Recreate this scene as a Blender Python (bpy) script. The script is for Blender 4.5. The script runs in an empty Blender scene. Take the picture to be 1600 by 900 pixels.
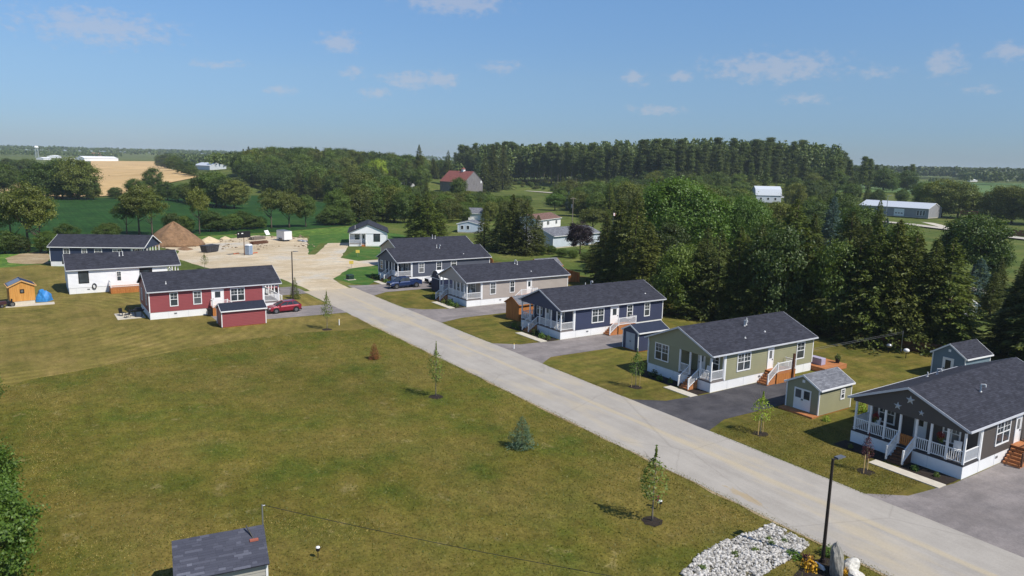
import bpy, bmesh, math, random
import numpy as np
from mathutils import Vector, Matrix
from mathutils.geometry import delaunay_2d_cdt
SC = bpy.context.scene
COL = SC.collection
rnd = random.Random(7)

# ------------------------------------------------------------------ camera
F, PIT, ROLL, YAW, CAMH = 1146.6, .169943, -.0231428, -.592363, 21.5
_fw = np.array([math.cos(YAW)*math.cos(PIT), math.sin(YAW)*math.cos(PIT), -math.sin(PIT)])
_r = np.array([math.sin(YAW), -math.cos(YAW), 0.0])
_d = np.cross(_fw, _r)
_c, _s = math.cos(ROLL), math.sin(ROLL)
RT = np.stack([_c*_r + _s*_d, -_s*_r + _c*_d, _fw])
cam_d = bpy.data.cameras.new('camera')
cam = bpy.data.objects.new('camera', cam_d)
COL.objects.link(cam)
cam_d.sensor_width = 36.0
cam_d.lens = F/1600*36.0
cam_d.clip_start = .5
cam_d.clip_end = 30000
_m = Matrix([[RT[0][i], -RT[1][i], -RT[2][i], 0] for i in range(3)] + [[0, 0, 0, 1]])
_m.translation = Vector((0, 0, CAMH))
cam.matrix_world = _m
SC.camera = cam

# ------------------------------------------------------------------ sky, sun, exposure
SUN_EL = math.radians(50)
SUN_TO = Vector((-.93, -.37, 0)).normalized()
SUN_DIR = Vector((SUN_TO.x*math.cos(SUN_EL), SUN_TO.y*math.cos(SUN_EL), math.sin(SUN_EL)))
SC.view_settings.view_transform = 'Standard'
SC.view_settings.look = 'None'
SC.view_settings.exposure = 0.0
SC.view_settings.gamma = 1.0
SC.view_settings.use_curve_mapping = False
sun_d = bpy.data.lights.new('sun', 'SUN')
sun_d.energy = 4.9
sun_d.angle = math.radians(.53)
sun_d.color = (1.0, .945, .86)
sun = bpy.data.objects.new('sun', sun_d)
COL.objects.link(sun)
sun.location = (0, 0, 60)
sun.rotation_euler = (-SUN_DIR).to_track_quat('-Z', 'Y').to_euler()
SKY_STRENGTH = .11
SKY_TINT = (.86, .96, 1.12, 1)
SC.cycles.max_bounces = 6; SC.cycles.diffuse_bounces = 3; SC.cycles.glossy_bounces = 3; SC.cycles.transmission_bounces = 4
SC.cycles.volume_bounces = 1; SC.cycles.use_denoising = True
SC.cycles.sample_clamp_indirect = 6
def pix_dir(px, py):
    v = RT.T @ np.array([(px-800)/F, (py-450)/F, 1.0])
    return v/np.linalg.norm(v)
# cumulus puffs seen low in the sky: pixel centre, half sizes
CLOUDS = [(712, 3, 60, 14, 1), (530, 66, 22, 12, 1), (640, 125, 30, 11, .9), (688, 125, 22, 10, .9), (590, 146, 18, 8, .5),
          (785, 105, 24, 8, .4), (550, 113, 14, 8, .5), (435, 141, 18, 6, .5), (340, 101, 30, 6, .3), (150, 42, 72, 18, .75),
          (1063, 120, 16, 7, .8), (990, 123, 16, 9, .6), (1210, 106, 72, 16, .9), (1478, 97, 17, 15, 1.1), (1375, 113, 28, 6, .4),
          (1580, 81, 22, 10, .55), (1255, 155, 30, 7, .35), (1030, 171, 36, 7, .45), (1540, 139, 18, 5, .4),
          (-260, 70, 70, 18, .9), (-520, 120, 60, 14, .8), (1900, 90, 60, 16, .9), (2200, 60, 60, 18, .9), (300, -220, 120, 40, .9),
          (1250, -260, 140, 45, .9), (1750, -120, 90, 25, .9)]
def build_world():
    w = bpy.data.worlds.new('World'); SC.world = w; w.use_nodes = True
    nt = w.node_tree; N = nt.nodes; L = nt.links; N.clear()
    out = N.new('ShaderNodeOutputWorld'); bg = N.new('ShaderNodeBackground')
    sky = N.new('ShaderNodeTexSky'); sky.sky_type = 'NISHITA'; sky.sun_disc = False
    sky.sun_elevation = SUN_EL
    sky.sun_rotation = math.atan2(SUN_TO.x, SUN_TO.y)
    sky.altitude = 300; sky.air_density = 1.0; sky.dust_density = .3; sky.ozone_density = 3.0
    def nd(t, op, *ins):
        n = N.new(t); n.operation = op
        for i, v in enumerate(ins):
            if isinstance(v, (int, float, tuple)): n.inputs[i].default_value = v
            else: L.new(v, n.inputs[i])
        return n.outputs[1] if op == 'LENGTH' else n.outputs[0]
    MA = 'ShaderNodeMath'; VM = 'ShaderNodeVectorMath'
    tc = N.new('ShaderNodeTexCoord'); sep = N.new('ShaderNodeSeparateXYZ'); L.new(tc.outputs['Generated'], sep.inputs[0])
    az = nd(MA, 'ARCTAN2', sep.outputs[1], sep.outputs[0])
    cmb = N.new('ShaderNodeCombineXYZ'); L.new(az, cmb.inputs[0]); L.new(sep.outputs[2], cmb.inputs[1])
    st = N.new('ShaderNodeMapping'); st.inputs['Scale'].default_value = (60, 110, 1); L.new(cmb.outputs[0], st.inputs[0])
    nz = N.new('ShaderNodeTexNoise'); nz.noise_dimensions = '2D'; nz.inputs['Scale'].default_value = 1; nz.inputs['Detail'].default_value = 5; nz.inputs['Roughness'].default_value = .6
    L.new(st.outputs[0], nz.inputs['Vector'])
    tot = None
    for px, py, hw, hh, k in CLOUDS:
        d = pix_dir(px, py); a0 = math.atan2(d[1], d[0]); e0 = d[2]; sx = F/hw*.8; sy = F/hh*.8
        v = nd(VM, 'MULTIPLY_ADD', cmb.outputs[0], (sx, sy, 0), (-a0*sx, -e0*sy, (1-k)*.9))
        r = nd(VM, 'LENGTH', v)
        tot = r if tot is None else nd(MA, 'MINIMUM', tot, r)
    v = nd(MA, 'SUBTRACT', nd(MA, 'MULTIPLY_ADD', nz.outputs[0], 2.3, -.2), tot)
    mr = N.new('ShaderNodeMapRange'); mr.interpolation_type = 'SMOOTHSTEP'; L.new(v, mr.inputs[0])
    mr.inputs[1].default_value = -.35; mr.inputs[2].default_value = .75; mr.inputs[3].default_value = 0; mr.inputs[4].default_value = .4
    rp = N.new('ShaderNodeValToRGB'); L.new(sep.outputs[2], rp.inputs[0]); e = rp.color_ramp.elements      # summer haze dulls the low sky all round
    for _ in range(3): e.new(.5)
    for i, (q, c) in enumerate([(0, (.47, .54, .7)), (.046, (.56, .64, .77)), (.107, (.76, .80, .83)), (.2, (.92, 1.0, 1.0)), (.5, (.95, 1, 1))]): e[i].position = q; e[i].color = (*c, 1)
    tint = node_mix(N, L, 1.0, node_mix(N, L, 1.0, sky.outputs[0], SKY_TINT, 'MULTIPLY'), rp.outputs[0], 'MULTIPLY')
    col = node_mix(N, L, mr.outputs[0], tint, (5.2, 5.1, 5.5, 1))
    L.new(col, bg.inputs[0]); bg.inputs[1].default_value = SKY_STRENGTH
    w.cycles.sampling_method = 'MANUAL'; w.cycles.sample_map_resolution = 256
    L.new(bg.outputs[0], out.inputs[0])
# ------------------------------------------------------------------ terrain and pixel helpers
def ss(a, b, x):
    t = np.clip((x-a)/(b-a), 0, 1); return t*t*(3-2*t)
def hgt(x, y):
    x = np.asarray(x, float); y = np.asarray(y, float)
    d = np.hypot(x, y)
    h = 13*np.exp(-.5*(((x-435)/125)**2 + ((y+490)/100)**2))*ss(-322, -350, y)
    h = h + 13*np.exp(-.5*(((x-640)/150)**2 + ((y+200)/90)**2))*ss(430, 530, x)
    h = h + 9*ss(750, 1600, d) + 16*ss(1900, 3300, d)
    return h
def G(px, py, z=0.0):
    d = RT.T @ np.array([(px-800)/F, (py-450)/F, 1.0]); t = (z-CAMH)/d[2]
    return (float(d[0]*t), float(d[1]*t))
def ray(px, py):
    d = RT.T @ np.array([(px-800)/F, (py-450)/F, 1.0])
    t = 30.0
    while t < 6000:
        x, y, z = d[0]*t, d[1]*t, CAMH + d[2]*t
        if z <= float(hgt(x, y)): break
        t *= 1.004
    return (float(d[0]*t), float(d[1]*t))
def top_z(x, y, px, py):
    """height above datum where the sight line through (px,py) passes over the ground point x,y"""
    d = RT.T @ np.array([(px-800)/F, (py-450)/F, 1.0])
    return CAMH + d[2]*math.hypot(x, y)/math.hypot(d[0], d[1])

# ------------------------------------------------------------------ materials
def lin(c):
    return tuple(((v/255)/12.92 if v/255 <= .04045 else ((v/255+.055)/1.055)**2.4) for v in c) + (1,)
def new_mat(name):
    m = bpy.data.materials.new(name); m.use_nodes = True
    nt = m.node_tree; b = nt.nodes['Principled BSDF']
    return m, nt, nt.nodes, nt.links, b
def node_mix(N, L, fac, a, b, typ='MIX'):
    n = N.new('ShaderNodeMixRGB'); n.blend_type = typ
    for i, v in enumerate((fac, a, b)):
        if isinstance(v, (int, float)): n.inputs[i].default_value = v if i == 0 else (v, v, v, 1)
        elif isinstance(v, tuple): n.inputs[i].default_value = v
        else: L.new(v, n.inputs[i])
    return n.outputs[0]
# (the world needs the colour mixer above)
build_world()
def noise(N, L, vec, scale, detail=4, rough=.55):
    n = N.new('ShaderNodeTexNoise'); n.inputs['Scale'].default_value = scale
    n.inputs['Detail'].default_value = detail; n.inputs['Roughness'].default_value = rough
    if vec is not None: L.new(vec, n.inputs['Vector'])
    return n.outputs[0]
def ramp(N, L, src, stops):
    n = N.new('ShaderNodeValToRGB'); L.new(src, n.inputs[0])
    e = n.color_ramp.elements
    while len(e) < len(stops): e.new(.5)
    for i, (p, c) in enumerate(stops):
        e[i].position = p; e[i].color = c if isinstance(c, tuple) else (c, c, c, 1)
    return n.outputs[0]
def coords(N, scale=(1, 1, 1), L=None):
    t = N.new('ShaderNodeTexCoord')
    if scale == (1, 1, 1): return t.outputs['Object']
    m = N.new('ShaderNodeMapping'); m.inputs['Scale'].default_value = scale
    L.new(t.outputs['Object'], m.inputs[0]); return m.outputs[0]
def bump(N, L, b, src, strength, dist=.02):
    n = N.new('ShaderNodeBump'); n.inputs['Strength'].default_value = strength; n.inputs['Distance'].default_value = dist
    L.new(src, n.inputs['Height']); L.new(n.outputs[0], b.inputs['Normal'])
def M(name, c1, c2=None, scale=4, rough=.7, bmp=0, bscale=30, bdist=.02, spec=.3, metal=0, stretch=(1, 1, 1), rand=0, detail=4):
    """two-tone weathered surface"""
    m, nt, N, L, b = new_mat(name)
    b.inputs['Roughness'].default_value = rough; b.inputs['Specular IOR Level'].default_value = spec
    b.inputs['Metallic'].default_value = metal
    c2 = c2 or tuple(v*.86 for v in c1[:3]) + (1,)
    v = coords(N, stretch, L)
    col = ramp(N, L, noise(N, L, v, scale, detail), [(.3, c2), (.7, c1)])
    if rand:
        oi = N.new('ShaderNodeObjectInfo')
        k = ramp(N, L, oi.outputs['Random'], [(0, 1-rand), (1, 1+rand)])
        col = node_mix(N, L, 1.0, col, k, 'MULTIPLY')
    L.new(col, b.inputs['Base Color'])
    if bmp: bump(N, L, b, noise(N, L, v, bscale, 3), bmp, bdist)
    return m
def leaf_mat(name, c1, c2, trans=.3, rand=.25, tcol=None, warm=(1.16, 1.1, .74)):
    c1 = tuple(a*b for a, b in zip(c1, warm))+(1,); c2 = tuple(a*b for a, b in zip(c2, warm))+(1,)
    m, nt, N, L, b = new_mat(name)
    N.remove(b)
    out = N['Material Output']
    g = N.new('ShaderNodeNewGeometry'); oi = N.new('ShaderNodeObjectInfo')
    col = ramp(N, L, g.outputs['Random Per Island'], [(0, c2), (1, c1)])
    k = ramp(N, L, oi.outputs['Random'], [(0, (1-rand*.6, 1-rand, 1-rand, 1)), (.5, (1, 1, 1, 1)), (1, (1+rand*1.3, 1+rand*.7, 1+rand*.2, 1))])
    col = node_mix(N, L, 1.0, col, k, 'MULTIPLY')
    df = N.new('ShaderNodeBsdfDiffuse'); L.new(col, df.inputs[0])
    tr = N.new('ShaderNodeBsdfTranslucent')
    tcx = node_mix(N, L, 1.0, col, tcol or (1.25, 1.2, .6, 1), 'MULTIPLY'); L.new(tcx, tr.inputs[0])
    mx = N.new('ShaderNodeMixShader'); mx.inputs[0].default_value = trans
    L.new(df.outputs[0], mx.inputs[1]); L.new(tr.outputs[0], mx.inputs[2])
    gl = N.new('ShaderNodeBsdfGlossy'); gl.inputs['Roughness'].default_value = .55; gl.inputs[0].default_value = (.8, .85, .8, 1)
    m2 = N.new('ShaderNodeMixShader'); m2.inputs[0].default_value = .035
    L.new(mx.outputs[0], m2.inputs[1]); L.new(gl.outputs[0], m2.inputs[2])
    L.new(m2.outputs[0], out.inputs[0])
    return m
def ground_mat(name, cols, big, fine, rough=.95, streak=None, bare=None, bmp=.5, rings=None, dry=None):
    """cols: stops of the mid-scale ramp; big: (scale, low, high) slow tone drift; fine: (scale, low, high) blade-scale grain;
       bare: (scale, threshold, colour) thin patches; streak: (stretch, scale, low, high)"""
    m, nt, N, L, b = new_mat(name)
    b.inputs['Roughness'].default_value = rough; b.inputs['Specular IOR Level'].default_value = .1
    v = coords(N)
    n1 = noise(N, L, v, cols[0], 6, .6)
    col = ramp(N, L, n1, cols[1])
    n2 = noise(N, L, v, big[0], 3, .5)
    col = node_mix(N, L, 1.0, col, ramp(N, L, n2, [(.32, big[1]), (.68, big[2])]), 'MULTIPLY')
    if streak:
        vs = coords(N, streak[0], L)
        col = node_mix(N, L, 1.0, col, ramp(N, L, noise(N, L, vs, streak[1], 3), [(.35, streak[2]), (.65, streak[3])]), 'MULTIPLY')
    if dry:                                                              # drought-browned areas: (scale, from, to, colour, amount)
        fd = ramp(N, L, noise(N, L, v, dry[0], 4, .6), [(dry[1], 0), (dry[2], dry[4])])
        col = node_mix(N, L, fd, col, dry[3])
    if rings:                                                            # mower swathes: (centre, wavelength, low, high)
        mp = N.new('ShaderNodeMapping'); mp.inputs['Location'].default_value = (-rings[0][0], -rings[0][1], 0); L.new(v, mp.inputs[0])
        wv = N.new('ShaderNodeTexWave'); wv.wave_type = 'RINGS'; wv.rings_direction = 'Z'; L.new(mp.outputs[0], wv.inputs[0])
        wv.inputs['Scale'].default_value = 2*math.pi/20/rings[1]; wv.inputs['Distortion'].default_value = 5; wv.inputs['Detail'].default_value = 2; wv.inputs['Detail Scale'].default_value = .35
        k = node_mix(N, L, ramp(N, L, noise(N, L, v, .07, 2), [(.4, 0), (.6, 1)]), (1, 1, 1, 1), ramp(N, L, wv.outputs['Fac'], [(.2, rings[2]), (.8, rings[3])]))
        col = node_mix(N, L, 1.0, col, k, 'MULTIPLY')
    if bare:
        nb = noise(N, L, v, bare[0], 7, .68)
        fac = ramp(N, L, nb, [(bare[1], 0), (bare[1]+.07, 1)])
        col = node_mix(N, L, node_mix(N, L, 1.0, fac, bare[3], 'MULTIPLY'), col, bare[2])
    nm = noise(N, L, v, fine[0]*.22, 5, .7)
    col = node_mix(N, L, 1.0, col, ramp(N, L, nm, [(.3, 1-(1-fine[1])*.9), (.7, 1+(fine[2]-1)*.9)]), 'MULTIPLY')
    n3 = noise(N, L, v, fine[0], 3, .75)
    col = node_mix(N, L, 1.0, col, ramp(N, L, n3, [(.3, fine[1]), (.7, fine[2])]), 'MULTIPLY')
    col = node_mix(N, L, 1.0, col, .87, 'MULTIPLY')
    L.new(col, b.inputs['Base Color'])
    if bmp: bump(N, L, b, n3, bmp, .06)
    return m
def shingle_mat(name, c1, c2):
    m, nt, N, L, b = new_mat(name)
    b.inputs['Roughness'].default_value = .9; b.inputs['Specular IOR Level'].default_value = .25
    v = coords(N)
    s = N.new('ShaderNodeSeparateXYZ'); L.new(v, s.inputs[0])
    c = N.new('ShaderNodeCombineXYZ'); L.new(s.outputs[1], c.inputs[0]); L.new(s.outputs[2], c.inputs[1])
    br = N.new('ShaderNodeTexBrick'); L.new(c.outputs[0], br.inputs[0])
    br.inputs['Scale'].default_value = 1.0; br.inputs['Brick Width'].default_value = .42; br.inputs['Row Height'].default_value = .065
    br.inputs['Mortar Size'].default_value = .004; br.inputs['Bias'].default_value = 0
    br.inputs['Color1'].default_value = c1; br.inputs['Color2'].default_value = c2
    br.inputs['Mortar'].default_value = tuple(x*.6 for x in c2[:3]) + (1,)
    k = ramp(N, L, noise(N, L, v, 1.3, 6, .7), [(.3, .78), (.7, 1.25)])
    col = node_mix(N, L, 1.0, br.outputs['Color'], k, 'MULTIPLY')
    k2 = ramp(N, L, noise(N, L, v, 14, 3, .7), [(.3, .75), (.7, 1.3)])
    col = node_mix(N, L, 1.0, col, k2, 'MULTIPLY')
    L.new(col, b.inputs['Base Color'])
    bump(N, L, b, br.outputs['Fac'], .4, .01)
    return m
def wood_mat(name, c1, c2, axis=2):
    st = [9, 9, 9]; st[axis] = .6
    return M(name, c1, c2, scale=1.0, rough=.75, bmp=.2, bscale=3, stretch=tuple(st))
def glass_mat(name, c=(.022, .028, .033, 1), rough=.06):
    m, nt, N, L, b = new_mat(name)
    v = coords(N)
    col = ramp(N, L, noise(N, L, v, .9, 2), [(.35, c), (.7, tuple(x*2.6 for x in c[:3]) + (1,))])
    oi = N.new('ShaderNodeObjectInfo')                                   # some windows have pale blinds behind the glass
    col = node_mix(N, L, ramp(N, L, oi.outputs['Random'], [(.5, 0), (.95, .5)]), col, (.3, .3, .29, 1))
    L.new(col, b.inputs['Base Color']); b.inputs['Roughness'].default_value = rough
    b.inputs['Specular IOR Level'].default_value = .55
    return m
def paint_mat(name, c, rough=.3, coat=.6, metal=.2):
    m, nt, N, L, b = new_mat(name)
    v = coords(N)
    col = ramp(N, L, noise(N, L, v, 3, 3), [(.3, tuple(x*.85 for x in c[:3]) + (1,)), (.7, c)])
    L.new(col, b.inputs['Base Color']); b.inputs['Roughness'].default_value = rough
    b.inputs['Coat Weight'].default_value = coat; b.inputs['Metallic'].default_value = metal
    return m
SIDING = {}
def siding(name, rgb):
    if name not in SIDING:
        c = lin(rgb)
        SIDING[name] = M('siding_'+name, c, tuple(v*.9 for v in c[:3])+(1,), scale=.7, rough=.5, spec=.35, detail=5)
    return SIDING[name]
WHITE = M('white_vinyl', (.86, .86, .85, 1), (.8, .8, .79, 1), scale=1.2, rough=.45)
SKIRT = M('white_skirting', (.86, .86, .85, 1), (.78, .78, .77, 1), scale=.8, rough=.5)
TRIM = M('grey_white_trim', (.62, .63, .66, 1), (.55, .56, .58, 1), scale=1.5, rough=.45)
GLASS = glass_mat('window_glass')
ROOF = shingle_mat('charcoal_shingles', lin((60, 61, 70)), lin((43, 44, 52)))
ROOFG = shingle_mat('grey_shingles', lin((122, 124, 130)), lin((96, 98, 104)))
ROOFB = shingle_mat('brown_shingles', lin((126, 98, 88)), lin((104, 80, 72)))
CEDAR = wood_mat('cedar_wood', lin((196, 130, 70)), lin((160, 98, 48)))
DECKW = wood_mat('deck_wood', lin((190, 128, 82)), lin((160, 102, 62)), 1)
OLDWOOD = wood_mat('weathered_wood', lin((140, 128, 116)), lin((98, 90, 84)))
BROWNW = wood_mat('brown_stained_wood', lin((112, 78, 56)), lin((82, 56, 42)))
BLACK = M('black_metal', (.018, .018, .02, 1), (.012, .012, .013, 1), rough=.45)
GALV = M('galvanised_metal', (.42, .43, .45, 1), (.34, .35, .37, 1), rough=.4, metal=.7)
PVC = M('pale_vent_pipe', (.72, .72, .7, 1), rough=.5)
CONC = M('concrete', lin((206, 198, 180)), lin((188, 180, 164)), scale=2, rough=.9, bmp=.2)
MULCH = M('dark_mulch', lin((58, 48, 40)), lin((36, 30, 27)), scale=9, rough=.95, bmp=1, bscale=25, bdist=.05)
RUBBER = M('tyre_rubber', (.02, .02, .021, 1), rough=.8)
RIM = M('wheel_rim_metal', (.3, .31, .33, 1), rough=.35, metal=.8)
BARK = M('bark', lin((112, 98, 84)), lin((74, 64, 55)), scale=6, rough=.95, bmp=.5, stretch=(1, 1, .3))
BARKG = M('grey_bark', lin((150, 140, 126)), lin((110, 102, 92)), scale=6, rough=.95, bmp=.4, stretch=(1, 1, .3))
STAKE = wood_mat('stake_wood', lin((206, 178, 126)), lin((176, 146, 98)))

# ------------------------------------------------------------------ mesh builder
class MB:
    def __init__(self): self.v = []; self.f = []
    def add(self, vs, fs):
        o = len(self.v); self.v += [tuple(p) for p in vs]; self.f += [tuple(i+o for i in f) for f in fs]
        return self
    def box(self, x0, x1, y0, y1, z0, z1):
        x0, x1 = min(x0, x1), max(x0, x1); y0, y1 = min(y0, y1), max(y0, y1); z0, z1 = min(z0, z1), max(z0, z1)
        return self.add([(x0, y0, z0), (x1, y0, z0), (x1, y1, z0), (x0, y1, z0), (x0, y0, z1), (x1, y0, z1), (x1, y1, z1), (x0, y1, z1)],
                 [(0, 3, 2, 1), (4, 5, 6, 7), (0, 1, 5, 4), (1, 2, 6, 5), (2, 3, 7, 6), (3, 0, 4, 7)])
    def fbox(self, fr, a0, a1, z0, z1, d0, d1):
        """box in a wall frame: along a, up z, out d"""
        o, t, n = fr
        P = lambda a, z, d: (o[0]+t[0]*a+n[0]*d, o[1]+t[1]*a+n[1]*d, z)
        vs = [P(a0, z0, d0), P(a1, z0, d0), P(a1, z0, d1), P(a0, z0, d1), P(a0, z1, d0), P(a1, z1, d0), P(a1, z1, d1), P(a0, z1, d1)]
        return self.add(vs, [(0, 1, 2, 3), (7, 6, 5, 4), (4, 5, 1, 0), (5, 6, 2, 1), (6, 7, 3, 2), (7, 4, 0, 3)])
    def bar(self, p, q, w, h=None, up=(0, 0, 1)):
        h = h or w; p = Vector(p); q = Vector(q); d = (q-p).normalized(); u = Vector(up)
        if abs(d.dot(u)) > .99: u = Vector((1, 0, 0))
        s = d.cross(u).normalized()*w/2; u = s.cross(d).normalized()*h/2
        vs = [p-s-u, p+s-u, p+s+u, p-s+u, q-s-u, q+s-u, q+s+u, q-s+u]
        return self.add(vs, [(0, 1, 2, 3), (7, 6, 5, 4), (0, 4, 5, 1), (1, 5, 6, 2), (2, 6, 7, 3), (3, 7, 4, 0)])
    def cyl(self, p, q, r0, r1=None, n=10, cap=True):
        r1 = r0 if r1 is None else r1; p = Vector(p); q = Vector(q); d = (q-p).normalized()
        u = Vector((0, 0, 1)) if abs(d.z) < .95 else Vector((1, 0, 0))
        s = d.cross(u).normalized(); u = s.cross(d)
        vs = []
        for c, r in ((p, r0), (q, r1)):
            for i in range(n):
                a = 2*math.pi*i/n; vs.append(c + s*math.cos(a)*r + u*math.sin(a)*r)
        fs = [(i, (i+1) % n, n+(i+1) % n, n+i) for i in range(n)]
        if cap: fs += [tuple(range(n-1, -1, -1)), tuple(range(n, 2*n))]
        return self.add(vs, fs)
    def prism(self, poly, y0, y1):
        """polygon of (x,z) swept along y"""
        n = len(poly)
        vs = [(x, y0, z) for x, z in poly] + [(x, y1, z) for x, z in poly]
        return self.add(vs, [tuple(range(n)), tuple(range(2*n-1, n-1, -1))] + [(i, n+i, n+(i+1) % n, (i+1) % n) for i in range(n)])
    def loft(self, rings, cap=True):
        n = len(rings[0]); vs = [p for r in rings for p in r]; fs = []
        for k in range(len(rings)-1):
            for i in range(n):
                fs.append((k*n+i, k*n+(i+1) % n, (k+1)*n+(i+1) % n, (k+1)*n+i))
        if cap: fs += [tuple(range(n-1, -1, -1)), tuple((len(rings)-1)*n+i for i in range(n))]
        return self.add(vs, fs)
    def lathe(self, prof, n=16, c=(0, 0)):
        rings = [[(c[0]+r*math.cos(2*math.pi*i/n), c[1]+r*math.sin(2*math.pi*i/n), z) for i in range(n)] for r, z in prof]
        return self.loft(rings)
    def clap(self, fr, a0, a1, z0, z1, course=.2, lap=.028, edge=None, d0=.0):
        """lapped siding courses; edge(z) -> (a0,a1) for gables"""
        o, t, n = fr; z = z0
        while z < z1-.01:
            zt = min(z+course, z1); lo = edge(z) if edge else (a0, a1); hi = edge(zt) if edge else (a0, a1)
            P = lambda a, zz, d: (o[0]+t[0]*a+n[0]*d, o[1]+t[1]*a+n[1]*d, zz)
            self.add([P(lo[0], z, d0), P(lo[1], z, d0), P(lo[1], z, d0+lap), P(lo[0], z, d0+lap), P(hi[1], zt, d0+.003), P(hi[0], zt, d0+.003)],
                     [(0, 1, 2, 3), (3, 2, 4, 5)])
            z += course
        return self
    def mesh(self, name, m=None, smooth=False, bevel=0, fix=True):
        me = bpy.data.meshes.new(name); me.from_pydata(self.v, [], self.f)
        if fix or bevel:
            b = bmesh.new(); b.from_mesh(me)
            if fix: bmesh.ops.recalc_face_normals(b, faces=b.faces)
            if bevel:
                es = [e for e in b.edges if len(e.link_faces) == 2 and e.calc_face_angle(0) > .5]
                bmesh.ops.bevel(b, geom=es, offset=bevel, segments=2, affect='EDGES', profile=.6)
            b.to_mesh(me); b.free()
        if m: me.materials.append(m)
        if smooth: me.polygons.foreach_set('use_smooth', [True]*len(me.polygons))
        return me
    def build(self, name, m, parent=None, smooth=False, bevel=0, fix=True, loc=None):
        o = bpy.data.objects.new(name, self.mesh(name, m, smooth, bevel, fix)); COL.objects.link(o)
        if parent: o.parent = parent
        if loc: o.location = loc
        return o
def tag(o, label=None, cat=None, group=None, kind=None):
    if label: o['label'] = label
    if cat: o['category'] = cat
    if group: o['group'] = group
    if kind: o['kind'] = kind
    return o
def thing(name, label, cat, loc=(0, 0, 0), rz=0, group=None):
    o = bpy.data.objects.new(name, None); COL.objects.link(o)
    o.empty_display_size = .3
    o.location = loc if len(loc) == 3 else (loc[0], loc[1], 0); o.rotation_euler = (0, 0, rz)
    return tag(o, label, cat, group)
def sheet(name, poly, mat, z=.01, step=None, follow=False, kind='structure', wobble=0, parent=None, seg=None):
    """ground sheet from a world polygon; step adds interior points so it follows the terrain"""
    pts = []
    n = len(poly)
    for i in range(n):
        a = Vector(poly[i][:2]); b = Vector(poly[(i+1) % n][:2]); L = (b-a).length
        k = max(1, int(L/(seg or 1e9)))
        for j in range(k):
            p = a.lerp(b, j/k)
            if wobble and j: p += Vector((rnd.uniform(-wobble, wobble), rnd.uniform(-wobble, wobble)))
            pts.append(p)
    ne = len(pts); edges = [(i, (i+1) % ne) for i in range(ne)]
    if step:
        xs = [p.x for p in pts]; ys = [p.y for p in pts]
        x = min(xs)+step/2
        while x < max(xs):
            y = min(ys)+step/2
            while y < max(ys):
                pts.append(Vector((x, y))); y += step
            x += step
    v, e, f, *_ = delaunay_2d_cdt(pts, edges, [], 1, 1e-4)
    me = bpy.data.meshes.new(name)
    me.from_pydata([(p.x, p.y, (float(hgt(p.x, p.y)) if follow else 0)+z) for p in v], [], [tuple(q) for q in f])
    b = bmesh.new(); b.from_mesh(me); bmesh.ops.recalc_face_normals(b, faces=b.faces)
    if b.faces and sum(q.normal.z for q in b.faces) < 0: bmesh.ops.reverse_faces(b, faces=b.faces)
    b.to_mesh(me); b.free()
    me.materials.append(mat)
    o = bpy.data.objects.new(name, me); COL.objects.link(o)
    if parent: o.parent = parent
    elif kind: o['kind'] = kind
    return o
# ================================================================== THE SETTING
GROUND = ground_mat('rough_grass', (.08, [(.3, lin((74, 92, 40))), (.5, lin((92, 104, 48))), (.7, lin((116, 116, 62)))]), (.012, .85, 1.15), (1.5, .7, 1.3))
MEADOW = ground_mat('meadow_grass', (.22, [(.28, lin((72, 88, 30))), (.42, lin((92, 96, 36))), (.55, lin((106, 100, 42))), (.75, lin((126, 112, 56)))]),
                    (.05, .86, 1.14), (4.5, .66, 1.34), bare=(.45, .6, lin((150, 136, 90)), .55), bmp=.9, streak=((.05, .6, 1), 1.2, .93, 1.06), dry=(.075, .47, .68, lin((132, 114, 62)), .7))
MOWN = ground_mat('mown_lawn', (.3, [(.3, lin((86, 92, 36))), (.5, lin((112, 105, 48))), (.7, lin((132, 116, 62)))]),
                  (.09, .84, 1.14), (6, .72, 1.28), streak=((.28, .05, 1), 4.5, .84, 1.12), bmp=.7)
DRY = ground_mat('dry_mown_lawn', (.25, [(.3, lin((104, 100, 46))), (.5, lin((128, 116, 60))), (.7, lin((144, 126, 72)))]),
                 (.07, .85, 1.12), (6, .74, 1.26), streak=((.06, .75, 1), 1.1, .9, 1.08), bmp=.7, rings=((112, 4), 1.5, .86, 1.1))
LUSH = ground_mat('fresh_lawn', (.4, [(.3, lin((58, 96, 40))), (.5, lin((76, 110, 48))), (.7, lin((104, 118, 58)))]), (.1, .9, 1.1), (6, .75, 1.25), bmp=.6)
SOY = ground_mat('crop_rows', (.06, [(.3, lin((36, 68, 26))), (.5, lin((44, 77, 31))), (.7, lin((58, 88, 38)))]), (.02, .9, 1.1), (1.2, .7, 1.3),
                 streak=((.04, 1.2, 1), .9, .82, 1.14), bmp=.8)
WHEAT = ground_mat('ripe_wheat', (.03, [(.3, lin((194, 162, 112))), (.5, lin((208, 175, 124))), (.7, lin((218, 188, 138)))]), (.008, .94, 1.06), (.8, .9, 1.1),
                   streak=((.3, .03, 1), .8, .9, 1.08), bmp=.2)
HAY = ground_mat('pale_green_field', (.02, [(.3, lin((82, 112, 62))), (.5, lin((94, 120, 68))), (.7, lin((116, 130, 78)))]), (.006, .92, 1.08), (.5, .9, 1.1), bmp=.1)
GRAVEL = ground_mat('gravel', (.12, [(.3, lin((196, 176, 142))), (.5, lin((210, 192, 162))), (.7, lin((218, 206, 182)))]), (.05, .92, 1.06), (5, .86, 1.14),
                    bare=(.06, .56, lin((196, 190, 178)), .7), bmp=.5, streak=((.3, .06, 1), 2.2, .87, 1.06))
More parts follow.
